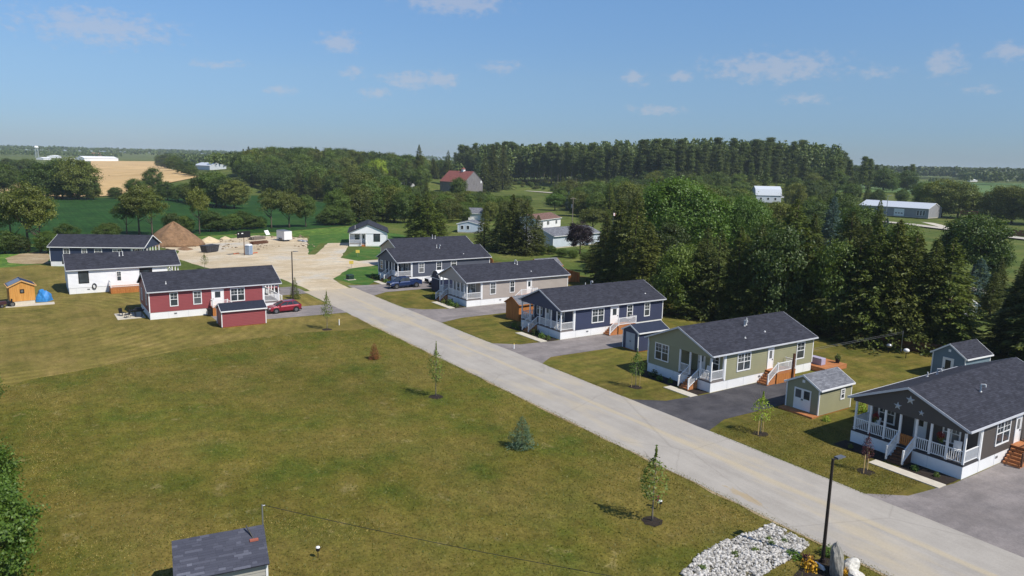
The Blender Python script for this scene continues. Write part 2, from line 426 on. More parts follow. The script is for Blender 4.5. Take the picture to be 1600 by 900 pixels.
DIRT = ground_mat('bare_earth', (.3, [(.3, lin((150, 130, 98))), (.5, lin((170, 150, 118))), (.7, lin((188, 170, 140)))]), (.1, .9, 1.1), (4, .8, 1.2), bmp=.8)

def road_mat():
    m, nt, N, L, b = new_mat('worn_road')
    b.inputs['Roughness'].default_value = .93; b.inputs['Specular IOR Level'].default_value = .2
    v = coords(N); s = N.new('ShaderNodeSeparateXYZ'); L.new(v, s.inputs[0])
    base = ramp(N, L, noise(N, L, v, .35, 6, .6), [(.3, lin((176, 169, 159))), (.7, lin((192, 185, 174)))])
    lanes = coords(N, (.02, 1, 1), L)
    base = node_mix(N, L, 1.0, base, ramp(N, L, noise(N, L, lanes, 1.6, 4), [(.3, .93), (.7, 1.05)]), 'MULTIPLY')
    # sandy grit left along the crown of the road and at the lower edge
    def band(c, w0, w1):
        a = N.new('ShaderNodeMath'); a.operation = 'SUBTRACT'; L.new(s.outputs[1], a.inputs[0]); a.inputs[1].default_value = c
        k = noise(N, L, coords(N, (.08, .6, 1), L), 1.0, 5, .65)
        d = N.new('ShaderNodeMath'); d.operation = 'MULTIPLY_ADD'; L.new(k, d.inputs[0]); d.inputs[1].default_value = 1.1; L.new(a.outputs[0], d.inputs[2])
        e = N.new('ShaderNodeMath'); e.operation = 'SUBTRACT'; L.new(d.outputs[0], e.inputs[0]); e.inputs[1].default_value = .55
        q = N.new('ShaderNodeMath'); q.operation = 'ABSOLUTE'; L.new(e.outputs[0], q.inputs[0])
        return ramp(N, L, q.outputs[0], [(w0, 1), (w1, 0)])
    sand = lin((204, 188, 156))
    f1 = node_mix(N, L, 1.0, band(-42.3, .12, .45), .62, 'MULTIPLY')
    base = node_mix(N, L, f1, base, sand)
    big = ramp(N, L, noise(N, L, coords(N, (.07, .3, 1), L), 1, 4, .6), [(.52, 0), (.64, .75)])
    base = node_mix(N, L, big, base, lin((200, 186, 160)))
    # brown stain of washed-out soil near the lower edge
    dv = N.new('ShaderNodeVectorMath'); dv.operation = 'MULTIPLY_ADD'; L.new(v, dv.inputs[0]); dv.inputs[1].default_value = (.17, .75, 0); dv.inputs[2].default_value = (-29.4*.17, 38.6*.75, 0)
    dl = N.new('ShaderNodeVectorMath'); dl.operation = 'LENGTH'; L.new(dv.outputs[0], dl.inputs[0])
    dk = N.new('ShaderNodeMath'); dk.operation = 'MULTIPLY_ADD'; L.new(noise(N, L, coords(N, (.5, 1.6, 1), L), .9, 5, .7), dk.inputs[0]); dk.inputs[1].default_value = 1.5; L.new(dl.outputs[1], dk.inputs[2])
    base = node_mix(N, L, ramp(N, L, dk.outputs[0], [(.7, .85), (1.0, .55), (1.5, 0)]), base, lin((186, 166, 132)))
    # loose earth tracked on to the end of the road
    g = N.new('ShaderNodeMapRange'); L.new(s.outputs[0], g.inputs[0]); g.inputs[1].default_value = 96; g.inputs[2].default_value = 128
    base = node_mix(N, L, g.outputs[0], base, lin((208, 190, 160)))
    grain = noise(N, L, v, 9, 4, .7)
    base = node_mix(N, L, 1.0, base, ramp(N, L, grain, [(.3, .93), (.7, 1.07)]), 'MULTIPLY')
    # hairline cracks
    vo = N.new('ShaderNodeTexVoronoi'); vo.feature = 'DISTANCE_TO_EDGE'; vo.inputs['Scale'].default_value = .11
    wv = node_mix(N, L, .25, v, noise(N, L, v, .7, 4)); L.new(wv, vo.inputs['Vector'])
    cr = ramp(N, L, vo.outputs['Distance'], [(.0, .86), (.006, 1)])
    base = node_mix(N, L, 1.0, base, cr, 'MULTIPLY')
    base = node_mix(N, L, 1.0, base, .8, 'MULTIPLY')
    L.new(base, b.inputs['Base Color']); bump(N, L, b, grain, .25, .02)
    return m
ROAD = road_mat()
def asphalt(name, c1, c2):
    return ground_mat(name, (.5, [(.3, c2), (.7, c1)]), (.15, .88, 1.12), (8, .88, 1.12), streak=((.6, .12, 1), 1.5, .9, 1.1), bmp=.25)
DRIVE = asphalt('worn_asphalt', lin((150, 142, 138)), lin((130, 124, 122)))
DRIVEB = asphalt('new_black_asphalt', lin((94, 92, 94)), lin((72, 71, 75)))
CROAD = M('county_road_surface', lin((196, 188, 174)), lin((180, 172, 160)), scale=.2, rough=.95)

# --- ground: one sheet out to the horizon
def build_ground():
    def axis(lo, hi):
        a = [0.0]
        while a[-1] < hi: a.append(a[-1] + (20 if a[-1] < 900 else 60 if a[-1] < 2400 else 200))
        b = [0.0]
        while b[-1] > lo: b.append(b[-1] - (20 if b[-1] > -900 else 60 if b[-1] > -2400 else 200))
        return np.array(sorted(set(a+b)))
    xs = axis(-500, 5400); ys = axis(-5400, 3600)
    X, Y = np.meshgrid(xs, ys); Z = hgt(X, Y)
    nx = len(xs); ny = len(ys)
    v = np.stack([X.ravel(), Y.ravel(), Z.ravel()], 1)
    i = np.arange((nx-1)*(ny-1)); r = i//(nx-1); c = i % (nx-1); k = r*nx+c
    f = np.stack([k, k+1, k+nx+1, k+nx], 1)
    me = bpy.data.meshes.new('ground'); me.from_pydata(v.tolist(), [], f.tolist()); me.materials.append(GROUND)
    me.polygons.foreach_set('use_smooth', [True]*len(f))
    o = bpy.data.objects.new('ground', me); COL.objects.link(o); o['kind'] = 'structure'
build_ground()

def P2(lst, z=0): return [G(x, y, z) for x, y in lst]
# park meadow this side of the road, cut later than the lawns round it
meadow_edge = [(18, 604), (40, 594), (100, 584), (190, 566), (290, 545), (400, 528), (480, 519), (545, 516), (588, 512)]
edge_w = P2(meadow_edge)
sheet('meadow', [(96.5, 40), (6, 40), (6, -37.2), (90.5, -37.2)] + edge_w[::-1], MEADOW, .006, seg=2.5, wobble=.12)
sheet('lawn', edge_w + [(92, -37.2), (114, -37.2), (122, -27), (150, -16), (166, -2), (168, 30), (150, 40), (97, 40)], DRY, .008, seg=4, wobble=.15)
sheet('lawn', [(5, -46.1), (116.6, -46.1), (126, -52), (131, -58), (150, -64), (150, -84), (110, -90), (5, -100)], MOWN, .008, seg=4, wobble=.15)
sheet('lawn', P2([(484, 362), (560, 356), (660, 372), (690, 392), (640, 398), (545, 379), (500, 380), (482, 397), (478, 396), (483, 375)]), LUSH, .01, seg=2, wobble=.1)
sheet('lawn', P2([(536, 402), (560, 388), (640, 392), (620, 402), (556, 407)]), LUSH, .014, seg=2, wobble=.1)
sheet('lawn', P2([(516, 434), (530, 424), (560, 416), (600, 414), (606, 425), (592, 437), (575, 446), (553, 444)]), LUSH, .014, seg=2, wobble=.1)
sheet('field_margin', [(150, 60), (186, 60), (206, -20), (212, -60), (228, -96), (204, -86), (196, -40), (166, 0)], ground_mat('tall_weeds', (.5, [(.3, lin((62, 98, 40))), (.5, lin((92, 122, 52))), (.7, lin((124, 142, 66)))]), (.1, .85, 1.15), (3, .65, 1.35), bmp=1), .012, seg=4, wobble=.6)
sheet('crop_field', [(190, 140), (206, -20), (214, -62), (232, -100), (268, -118), (330, -128), (420, -110), (400, -20), (392, 140)], SOY, .03, seg=20)
sheet('wheat_field', [ray(x, y) for x, y in [(-60, 300), (0, 302), (100, 309), (160, 308), (215, 301), (262, 287), (312, 277), (300, 270), (262, 261), (247, 252.5), (142, 251.5), (141, 280), (60, 285), (0, 288), (-60, 288)]], WHEAT, .45, step=60, follow=True, seg=40)
sheet('pasture', [ray(x, y) for x, y in [(-40, 288), (60, 285), (52, 275), (-40, 278)]], HAY, .5, step=60, follow=True, seg=40)
sheet('far_field', [ray(x, y) for x, y in [(1300, 302), (1800, 312), (1800, 290), (1600, 287), (1470, 285), (1312, 283)]], HAY, .55, step=60, follow=True, seg=60)
# road and turning area
sheet('gravel_turning_area', P2([(553, 455), (520, 436), (545, 420), (640, 408), (648, 402), (560, 408), (532, 403), (548, 379), (512, 380), (492, 398), (482, 398), (480, 372), (400, 368), (312, 378), (236, 384), (280, 392), (272, 403), (300, 412), (330, 420), (440, 436), (480, 452), (545, 490)]), GRAVEL, .018, seg=2.5, wobble=.2)
rl = []; rr = []
for i in range(0, 61):
    x = 2 + i*1.9
    rl.append((x, -37.35 + rnd.uniform(-.07, .07)))
    rr.append((x, -45.95 + rnd.uniform(-.05, .05)))
sheet('road', rl + rr[::-1], ROAD, .03)
sheet('road_shoulder', [(x, y+rnd.uniform(.02, .3)) for x, y in rl[:50]] + [(x, y-.2) for x, y in rl[:50][::-1]], DIRT, .02)
sheet('bare_bank', P2([(8, 404), (30, 397), (76, 392), (78, 412), (40, 413), (14, 411)]), DIRT, .02, seg=2, wobble=.3)
# driveways
def drive(poly, mat, z=.024): return sheet('driveway', poly, mat, z, seg=1.6, wobble=.035)
drive([(25.4, -45.6), (23.4, -48.2), (22.75, -53), (22.75, -80), (13.2, -80), (13.6, -48.5), (12.0, -45.6)], DRIVE)
drive([(48.3, -45.6), (46.1, -48.5), (45.6, -53), (45.6, -66.5), (40.6, -66.5), (39.9, -60), (39.9, -49.2), (38.6, -45.6)], DRIVEB)
drive([(72.6, -45.6), (70.2, -48.6), (69.7, -53.5), (69.7, -67), (63.4, -67), (63.8, -48.4), (61.8, -45.6)], DRIVE)
drive([(97.0, -45.6), (94.2, -48), (92.8, -52), (92.8, -68), (86.8, -68), (86.6, -50), (85.0, -45.6)], DRIVE)
drive([(118.5, -45.7), (117.4, -49), (116.9, -54), (116.9, -66), (109.6, -66), (109.8, -49), (107.5, -45.7)], DRIVE)
drive([(104.3, -20.5), (104.3, -29), (104.2, -37.6), (97.2, -37.6), (97.6, -30), (98.4, -20.5)], DRIVE)
drive([(121.5, -37.6), (121.2, -30), (114.5, -26), (114.2, -37.6)], DRIVE, .026)
# concrete front walks
def walk(x0, x1, y0, y1):
    o = MB().box(x0, x1, y0, y1, -.05, .07).build('front_walk', CONC); tag(o, kind='structure'); return o
walk(22.9, 28.0, -52.2, -51.2); walk(45.7, 49.2, -52.3, -51.3); walk(69.9, 75.4, -52.4, -51.4); walk(93.0, 98.6, -52.5, -51.5); walk(117.0, 120.6, -52.4, -51.4)
# county road, parallel to the new one, and the farm track that leaves it
cr = [(60, -262), (110, -277), (133, -288), (158, -299), (212, -306), (300, -311), (426, -318.5), (560, -321), (760, -323)]
sheet('county_road', [(x, y+3.6) for x, y in cr] + [(x, y-3.6) for x, y in cr[::-1]], CROAD, .5, seg=30)
sheet('farm_track', P2([(1392, 341), (1440, 347), (1480, 358), (1496, 359), (1474, 352), (1440, 344), (1400, 339)]), CONC, .05)
sheet('track', P2([(1500, 452), (1560, 462), (1562, 455), (1502, 447)]), CONC, .05)

# ---- short grass standing in the meadow and verges
def grass(name, label, poly, n, h0, h1, c1, c2, seed):
    R = np.random.RandomState(seed); P = np.array(poly); lo = P.min(0); hi = P.max(0); pts = np.zeros((0, 2))
    while len(pts) < n:
        q = lo+R.rand(n, 2)*(hi-lo); d = np.hypot(q[:, 0], q[:, 1]); keep = R.rand(n) < np.clip((55/np.maximum(d, 20))**1.3, 0, 1); q = q[keep]
        c = np.zeros(len(q), bool); j = len(P)-1
        for i in range(len(P)):
            a, b = P[i], P[j]; cond = ((a[1] > q[:, 1]) != (b[1] > q[:, 1])); t = (b[0]-a[0])*(q[:, 1]-a[1])/((b[1]-a[1]) or 1e-9)+a[0]; c ^= cond & (q[:, 0] < t); j = i
        pts = np.concatenate([pts, q[c]])
    pts = pts[:n]; h = R.uniform(h0, h1, n); a = R.uniform(0, 6.28, n); w = h*R.uniform(.25, .6, n); lean = R.normal(size=(n, 2))*.5*h[:, None]
    b0 = np.stack([pts[:, 0]-np.cos(a)*w, pts[:, 1]-np.sin(a)*w, np.full(n, .0)], 1); b1 = np.stack([pts[:, 0]+np.cos(a)*w, pts[:, 1]+np.sin(a)*w, np.full(n, .0)], 1)
    t = np.stack([pts[:, 0]+lean[:, 0], pts[:, 1]+lean[:, 1], h], 1)
    v = np.stack([b0, b1, t], 1).reshape(-1, 3); f = np.arange(3*n).reshape(-1, 3)
    o = bpy.data.objects.new(name, np_mesh(name, v, f, leaf_mat(name+'_blades', c1, c2, trans=.25, rand=0))); COL.objects.link(o)
    tag(o, label, 'grass', kind='stuff')
def all_grass():
    mp = [(96.5, 8), (8, 8), (8, -37.6), (90.5, -37.6)]+edge_w[::-1]
    grass('meadow_grass', 'rough olive green grass of the open meadow', mp, 180000, .04, .1, lin((128, 122, 62)), lin((66, 82, 28)), 1)
    straw = lambda nm, lb, px, n, s: grass(nm, lb, P2(px), n, .02, .07, lin((176, 158, 108)), lin((122, 110, 64)), s)
    straw('dry_grass', 'strip of dry straw along the meadow edge', [(40, 612), (88, 604), (104, 680), (130, 780), (70, 810), (46, 720)], 5200, 5)
    straw('dry_grass', 'dry straw scattered above the near shed', [(80, 846), (250, 830), (420, 806), (620, 816), (560, 846), (430, 838), (262, 856), (150, 890), (70, 890)], 5200, 6)
    straw('dry_grass', 'dry straw along the road verge', [(600, 526), (800, 622), (1000, 722), (1170, 806), (1130, 800), (960, 716), (780, 626), (590, 532)], 5200, 7)
    straw('dry_grass', 'small dry patch beside the rock bed', [(1090, 786), (1160, 800), (1200, 818), (1150, 826), (1110, 812)], 1500, 8)
    for k, (ya, yb) in enumerate(((-37.75, -37.1), (-46.2, -45.75))):
        grass('edge_grass', ('ragged grass fringe along the meadow side of the road', 'ragged grass fringe along the house side of the road')[k], [(12, ya), (90, ya), (90, yb), (12, yb)] if k == 0 else [(25, ya), (38, ya), (38, yb), (25, yb)], 7000 if k == 0 else 2000, .03, .08, lin((134, 126, 66)), lin((70, 86, 32)), 11+k)
    for k, (xa, xb) in enumerate(((49, 61), (73, 84.5), (97.5, 107))):
        grass('edge_grass', ('ragged grass fringe in front of the sage house lawn', 'ragged grass fringe in front of the navy house lawn', 'ragged grass fringe in front of the taupe house lawn')[k], [(xa, -46.2), (xb, -46.2), (xb, -45.75), (xa, -45.75)], 1500, .03, .08, lin((134, 126, 66)), lin((70, 86, 32)), 14+k)
    grass('verge_grass', 'cut grass of the lawns along the road', [(5, -46.3), (24, -46.3), (24, -52), (31.8, -52), (31.8, -56), (38.4, -56), (38.4, -46.3), (48.6, -46.3), (48.6, -52), (57, -54), (61.5, -50), (61.5, -46.3), (84, -46.3), (84, -52), (70, -52), (60, -60), (40, -75), (36, -64), (32, -57), (24, -49)][:8], 24000, .03, .08, lin((140, 124, 64)), lin((80, 88, 34)), 2)
# ================================================================== HOUSES
def window(par, fr, a0, a1, z0, z1, n=1, grid=True, mat=None, black=False):
    """white framed sash window: frame > pane, muntins"""
    fm = mat or (BLACK if black else WHITE)
    w = MB(); t = .11
    w.fbox(fr, a0, a1, z0, z0+t, .02, .075); w.fbox(fr, a0, a1, z1-t, z1, .02, .075)
    w.fbox(fr, a0, a0+t, z0+t, z1-t, .02, .075); w.fbox(fr, a1-t, a1, z0+t, z1-t, .02, .075)
    wd = (a1-a0-2*t)/n
    for i in range(1, n): w.fbox(fr, a0+t+wd*i-.05, a0+t+wd*i+.05, z0+t, z1-t, .02, .072)
    o = w.build('window', fm, par)
    for i in range(n):
        b0 = a0+t+wd*i+(.05 if i else 0); b1 = a0+t+wd*(i+1)-(.05 if i < n-1 else 0); zm = (z0+z1)/2
        MB().fbox(fr, b0, b1, z0+t, z1-t, .018, .034).build('pane', GLASS, o)
        if grid:
            g = MB(); g.fbox(fr, b0, b1, zm-.03, zm+.03, .034, .066)
            g.fbox(fr, (b0+b1)/2-.014, (b0+b1)/2+.014, zm+.03, z1-t, .034, .056)
            g.fbox(fr, b0, (b0+b1)/2-.014, (zm+z1-t)/2-.012, (zm+z1-t)/2+.012, .034, .054); g.fbox(fr, (b0+b1)/2+.014, b1, (zm+z1-t)/2-.012, (zm+z1-t)/2+.012, .034, .054)
            g.build('glazing_bars', fm, o)
    return o
def door(par, fr, a0, a1, z0, z1, mat=None, lite=True, trim=True):
    m = mat or WHITE
    d = MB(); t = .09
    if trim:
        d.fbox(fr, a0, a0+t, z0, z1, .02, .075); d.fbox(fr, a1-t, a1, z0, z1, .02, .075); d.fbox(fr, a0+t, a1-t, z1-t, z1, .02, .075)
    d.fbox(fr, a0+t, a1-t, z0+.02, z1-t, .018, .05)
    o = d.build('door', m, par)
    c = (a0+a1)/2; w = (a1-a0)*.22
    if lite: MB().fbox(fr, c-w, c+w, z0+1.1, z1-.32, .05, .062).build('door_pane', GLASS, o)
    MB().fbox(fr, a1-t-.14, a1-t-.06, z0+.92, z0+1.02, .05, .11).build('handle', BLACK, o)
    return o
def railing(par, p0, p1, h=.95, mat=None, sp=.145, posts=(True, True), name='railing'):
    m = mat or WHITE; p0 = Vector(p0); p1 = Vector(p1); d = p1-p0; L = Vector((d.x, d.y, 0)).length
    r = MB(); up = Vector((0, 0, 1))
    r.bar(p0+up*h, p1+up*h, .075, .06); r.bar(p0+up*.12, p1+up*.12, .06, .05)
    k = max(2, int(L/sp))
    for i in range(1, k):
        q = p0+d*(i/k); r.box(q.x-.021, q.x+.021, q.y-.021, q.y+.021, q.z+.12, q.z+h)
    for f, q in zip(posts, (p0, p1)):
        if f: r.box(q.x-.055, q.x+.055, q.y-.055, q.y+.055, q.z-.02, q.z+h+.1)
    return r.build(name, m, par)
def stairs(par, c, dirv, w, z1, mat, n=None, z0=0.0, going=.27, name='stairs'):
    """flight leaving point c (top edge centre) in direction dirv, down to z0; each tread is a piece"""
    n = n or max(2, int(round((z1-z0)/.19)))
    dx, dy = dirv; sx, sy = -dy, dx; rise = (z1-z0)/n
    s = MB()
    for i in range(n-1):
        zt = z1-rise*(i+1)-.04
        ax, ay = c[0]+dx*going*i, c[1]+dy*going*i; bx, by = ax+dx*going, ay+dy*going
        k = w/2-.02
        s.box(min(ax, bx)-abs(sx)*k, max(ax, bx)+abs(sx)*k, min(ay, by)-abs(sy)*k, max(ay, by)+abs(sy)*k, z0+.01, zt)
    o = s.build(name, mat, par)
    for i in range(n-1):
        zt = z1-rise*(i+1)
        cx = c[0]+dx*going*(i+.5); cy = c[1]+dy*going*(i+.5)
        hx = abs(dx)*going*.55+abs(sx)*w/2; hy = abs(dy)*going*.55+abs(sy)*w/2
        MB().box(cx-hx, cx+hx, cy-hy, cy+hy, zt-.038, zt).build('tread', mat, o)
    return o, (n-1)*going
def roof_parts(par, W, L, ze, zr, oh, ohf, ohb, mat, trim, y0=0, th=.1, name='roof'):
    """gable roof, ridge along y. ze is the height at the outer eave"""
    hw = W/2+oh
    r = MB(); y1 = y0-L-ohb; yf = y0+ohf; n = 6
    r.add([(-hw, yf, ze), (0, yf, zr), (hw, yf, ze), (-hw, y1, ze), (0, y1, zr), (hw, y1, ze),
           (-hw, yf, ze-th), (0, yf, zr-th), (hw, yf, ze-th), (-hw, y1, ze-th), (0, y1, zr-th), (hw, y1, ze-th)],
          [(0, 1, 4, 3), (1, 2, 5, 4), (6, 9, 10, 7), (7, 10, 11, 8), (0, 6, 7, 1), (1, 7, 8, 2), (3, 4, 10, 9), (4, 5, 11, 10), (0, 3, 9, 6), (2, 8, 11, 5)])
    o = r.build(name, mat, par, fix=True)
    sl = (zr-ze)/hw
    cap = MB(); cap.add([(-.16, yf+.01, zr-.16*sl+.012), (0, yf+.01, zr+.02), (.16, yf+.01, zr-.16*sl+.012), (-.16, y1-.01, zr-.16*sl+.012), (0, y1-.01, zr+.02), (.16, y1-.01, zr-.16*sl+.012)], [(0, 1, 4, 3), (1, 2, 5, 4)])
    cap.build('ridge_cap', mat, o, fix=False)
    for s in (-1, 1):
        MB().box(s*(hw+.01), s*(hw+.1), yf, y1, ze-.15, ze-.015).build('gutter', trim, par)
        MB().box(s*(W/2+.03), s*(hw+.008), yf-.06, y1+.06, ze-.135, ze-.12).build('soffit', trim, par)
    for yy, s in ((yf+.004, 1), (y1-.004, -1)):
        m = MB(); e = .035*s
        for sd in (-1, 1):
            P = [(sd*hw, ze+.01), (0, zr+.012), (0, zr-.17), (sd*hw, ze-.17)]
            m.add([(x, yy, z) for x, z in P] + [(x, yy+e, z) for x, z in P], [(0, 1, 2, 3), (7, 6, 5, 4), (0, 4, 5, 1), (1, 5, 6, 2), (2, 6, 7, 3), (3, 7, 4, 0)])
        m.build('rake_board', trim, par)
    return o, sl
def vent_pipe(roof, x, y, zr, sl, h=.55, r=.06, bend=False, mat=None):
    z = zr-abs(x)*sl
    m = MB(); m.cyl((x, y, z-.1), (x, y, z+h), r, r, 8); m.cyl((x, y, z-.02), (x, y, z+.06), r*2, r*1.2, 8)
    if bend: m.cyl((x, y, z+h-.04), (x-.28, y-.05, z+h+.02), r, r, 8); m.cyl((x-.28, y-.05, z+h+.02), (x-.3, y-.05, z+h-.18), r, r, 8)
    m.build('vent_pipe', mat or PVC, roof)
def house(label, loc, rz, W, L, wall, wins=(), doors=(), porch=None, vents=(), roofm=None, trim=None, gable=None, skirt=.95, ze=3.75, zr=5.72, cat='house', name='bungalow', wt=3.6, skirtm=None, side_trim=None, vent_side=()):
    H = thing(name, label, cat, (loc[0], loc[1], 0), rz)
    trim = trim or TRIM; gable = gable or wall; roofm = roofm or ROOF
    hw = W/2
    FR = {'W': ((-hw, 0), (0, -1), (-1, 0)), 'E': ((hw, 0), (0, -1), (1, 0)), 'F': ((0, 0), (1, 0), (0, 1)), 'B': ((0, -L), (1, 0), (0, -1))}
    pd = porch['d'] if porch else 0
    u0, u1 = (porch['u'] if porch else (0, 0))
    ro, sl = roof_parts(H, W, L, ze, zr, .3, .28, .28, roofm, trim)
    zg = lambda x: zr-.13-abs(x)*sl                                     # underside of the roof
    top = wt+.02
    # body behind the porch
    b = MB(); b.prism([(-hw, skirt), (hw, skirt), (hw, zg(hw)), (0, zg(0)), (-hw, zg(hw))], -pd, -L)
    if porch:
        if u0 > -hw+.01: b.box(-hw, u0, -pd+.002, -.12, skirt, top)
        if u1 < hw-.01: b.box(u1, hw, -pd+.002, -.12, skirt, top)
    b.build('wall', wall, H)
    c = MB()
    for s in ('W', 'E'):
        st = 0
        if porch and ((s == 'W' and u0 <= -hw+.01) or (s == 'E' and u1 >= hw-.01)): st = pd
        c.clap(FR[s], st, L, skirt, zg(hw)-.01)
    ge = lambda z: (-min(hw, max(0, (zr-.13-z)/sl)), min(hw, max(0, (zr-.13-z)/sl)))
    c.clap(FR['B'], -hw, hw, skirt, zr-.2, edge=ge)
    if porch:
        fr2 = ((0, -pd), (1, 0), (0, 1))
        c.clap(fr2, u0, u1, skirt, top)
        if u0 > -hw+.01: c.clap(FR['F'], -hw, u0, skirt, top-.1, d0=-.118)
        if u1 < hw-.01: c.clap(FR['F'], u1, hw, skirt, top-.1, d0=-.118)
    else:
        c.clap(FR['F'], -hw, hw, skirt, zr-.2, edge=ge)
    c.build('siding', wall, H, fix=False)
    if porch:
        g = MB(); zb = wt-.16
        g.prism([(-hw, zb), (hw, zb), (hw, zg(hw)), (0, zg(0)), (-hw, zg(hw))], -.12, -.005)
        if u0 > -hw+.01 or u1 < hw-.01: pass
        go = g.build('gable_wall', gable, H)
        k = MB().clap(FR['F'], -hw, hw, zb, zr-.2, edge=ge, d0=-.003)
        k.build('gable_siding', gable, go, fix=False)
        # porch beams along the open sides, ceiling and deck
        if u0 <= -hw+.01: MB().box(-hw, -hw+.14, -pd+.02, -.12, zb, zg(hw)-.02).build('porch_beam', trim, H)
        if u1 >= hw-.01: MB().box(hw-.14, hw, -pd+.02, -.12, zb, zg(hw)-.02).build('porch_beam', trim, H)
        MB().box(u0+.15, u1-.15, -pd+.02, -.13, zb+.02, zb+.06).build('porch_ceiling', WHITE, H)
        dk = MB(); yy = -pd+.02
        while yy < -.06:
            dk.box(u0+.02, u1-.02, yy, yy+.135, skirt+.11, skirt+.15); yy += .14
        dk.box(u0+.01, u1-.01, -pd+.02, -.03, skirt-.02, skirt+.1)
        dm = porch.get('deck', DRIVE); dk.build('porch_deck', dm, H)
        zd = skirt+.15
        for u in porch['posts']:
            MB().box(u-.07, u+.07, -.17, -.03, zd, zb).build('porch_post', WHITE, H)
        sides = []
        if u0 <= -hw+.01: sides.append(-hw+.08)
        if u1 >= hw-.01: sides.append(hw-.08)
        for sx in sides:
            railing(H, (sx, -.17, zd), (sx, -pd+.06, zd), posts=(False, False))
            MB().box(sx-.08, sx+.08, -pd+.0, -pd+.12, zd, zb).build('porch_post', WHITE, H)
        for a, q in porch['rails']: railing(H, (a, -.1, zd), (q, -.1, zd), posts=(False, False))
        if 'stairs' in porch:
            sc, sw = porch['stairs']
            so, run = stairs(H, (sc, .02), (0, 1), sw, zd, porch.get('step', DECKW))
            for sd in (-1, 1):
                railing(H, (sc+sd*(sw/2+.06), .0, zd), (sc+sd*(sw/2+.06), run+.05, .2), posts=(False, True), name='stair_railing')
    sm = MB(); fy = -.03
    sm.box(-hw+.02, hw-.02, -L+.02, fy, -.15, skirt-.003)
    so = sm.build('skirting', skirtm or SKIRT, H)
    n = int(L/2.44); pj = MB()
    for s in ('W', 'E'):
        for i in range(1, n+1): pj.fbox(FR[s], i*2.44-.012, i*2.44+.012, -.1, skirt-.03, -.02, -.008)
    for i in range(1, int(W/2.44)+1): pj.fbox(FR['F'], -hw+i*2.44-.012, -hw+i*2.44+.012, -.1, skirt-.03, -.03, -.016)
    pj.build('panel_joints', TRIM, so)['kind'] = 'stuff'
    for s, v in vent_side: MB().fbox(FR[s], v-.17, v+.17, .52, .7, -.02, .012).build('crawlspace_vent', GALV, so)
    st = side_trim or WHITE
    for sx in (-1, 1):
        for y in (-L-.02, (.02 if not porch else None)):
            if y is None: continue
            MB().box(sx*(hw-.08), sx*(hw+.035), y-.035 if y < -1 else y-.08, y+.08 if y < -1 else y+.035-.02, skirt, zg(hw)-.02).build('corner_trim', st, H)
        if porch:
            op = (sx < 0 and u0 <= -hw+.01) or (sx > 0 and u1 >= hw-.01)
            y = -pd-.05 if op else -.06
            MB().box(sx*(hw-.08), sx*(hw+.035), y-.12, y+.085, skirt, zg(hw)-.02).build('corner_trim', st, H)
    for w in wins:
        s, a0, a1, z0, z1 = w[:5]; n = w[5] if len(w) > 5 else 1; kw = w[6] if len(w) > 6 else {}
        fr = FR[s]
        if s == 'P': fr = None
        window(H, fr if not (s == 'F' and porch) else ((0, -.115), (1, 0), (0, 1)), a0, a1, z0, z1, n, **kw)
    for w in doors:
        s, a0, a1, z0, z1 = w[:5]; kw = w[5] if len(w) > 5 else {}
        door(H, FR[s], a0, a1, z0, z1, **kw)
    if porch:
        frp = ((0, -pd), (1, 0), (0, 1))
        for w in porch.get('wins', ()): window(H, frp, *w)
        for w in porch.get('doors', ()): door(H, frp, *w)
    for x, y, h, bend in vents: vent_pipe(ro, x, y, zr, sl, h, .06, bend)
    return H, FR, ro
def side_landing(H, W, v0, v1, z=1.2, out=1.45, mat=None, side=-1, flight='front', rail=None, skirtm=None):
    """landing with stairs on the long side: v measured back from the front"""
    mat = mat or DECKW; hw = W/2; rail = rail or WHITE
    x0 = side*(hw+.03); x1 = side*(hw+out)
    d = MB(); y = -v1
    while y < -v0-.05: d.box(x0, x1, y, y+.135, z-.04, z); y += .14
    d.box(x0+side*.01, x1-side*.01, -v1+.01, -v0-.01, z-.2, z-.045)
    o = d.build('side_landing', mat, H)
    b = MB(); n = int((v1-v0)/.15)
    for i in range(n): b.box(x1-side*.04, x1-side*.02, -v1+.02+i*.15, -v1+.16+i*.15, .02, z-.2)
    m = int(out/.15)
    for i in range(m): b.box(x0+side*(.03+i*.15), x0+side*(.17+i*.15), -v1+.02, -v1+.04, .02, z-.2)
    b.build('board_cladding', skirtm or CEDAR, o)
    dirv = (0, 1); w = out-.25; cx = (x0+x1)/2
    so, run = stairs(H, (cx, -v0), dirv, w, z, mat)
    railing(H, (x1-side*.06, -v1+.06, z), (x1-side*.06, -v0-.06, z), mat=rail)
    railing(H, (x0+side*.1, -v1+.06, z), (x1-side*.1, -v1+.06, z), mat=rail, posts=(False, False))
    railing(H, (x1-side*.06, -v0-.02, z), (x1-side*.06, -v0+run, .2), mat=rail, posts=(False, True), name='stair_railing')
    return o
ZW0, ZW1 = 1.58, 3.44
STAR = siding('dark_taupe', (84, 78, 74)); GREEN = siding('sage', (150, 148, 118)); NAVY = siding('navy', (60, 66, 90))
TAUPE = siding('taupe', (172, 162, 154)); SLATE = siding('slate', (84, 88, 100)); BEIGE = siding('beige', (170, 160, 142))
RED = siding('red', (148, 74, 76)); WHT = siding('white', (240, 240, 241)); NAVYD = siding('dark_blue', (50, 60, 82))

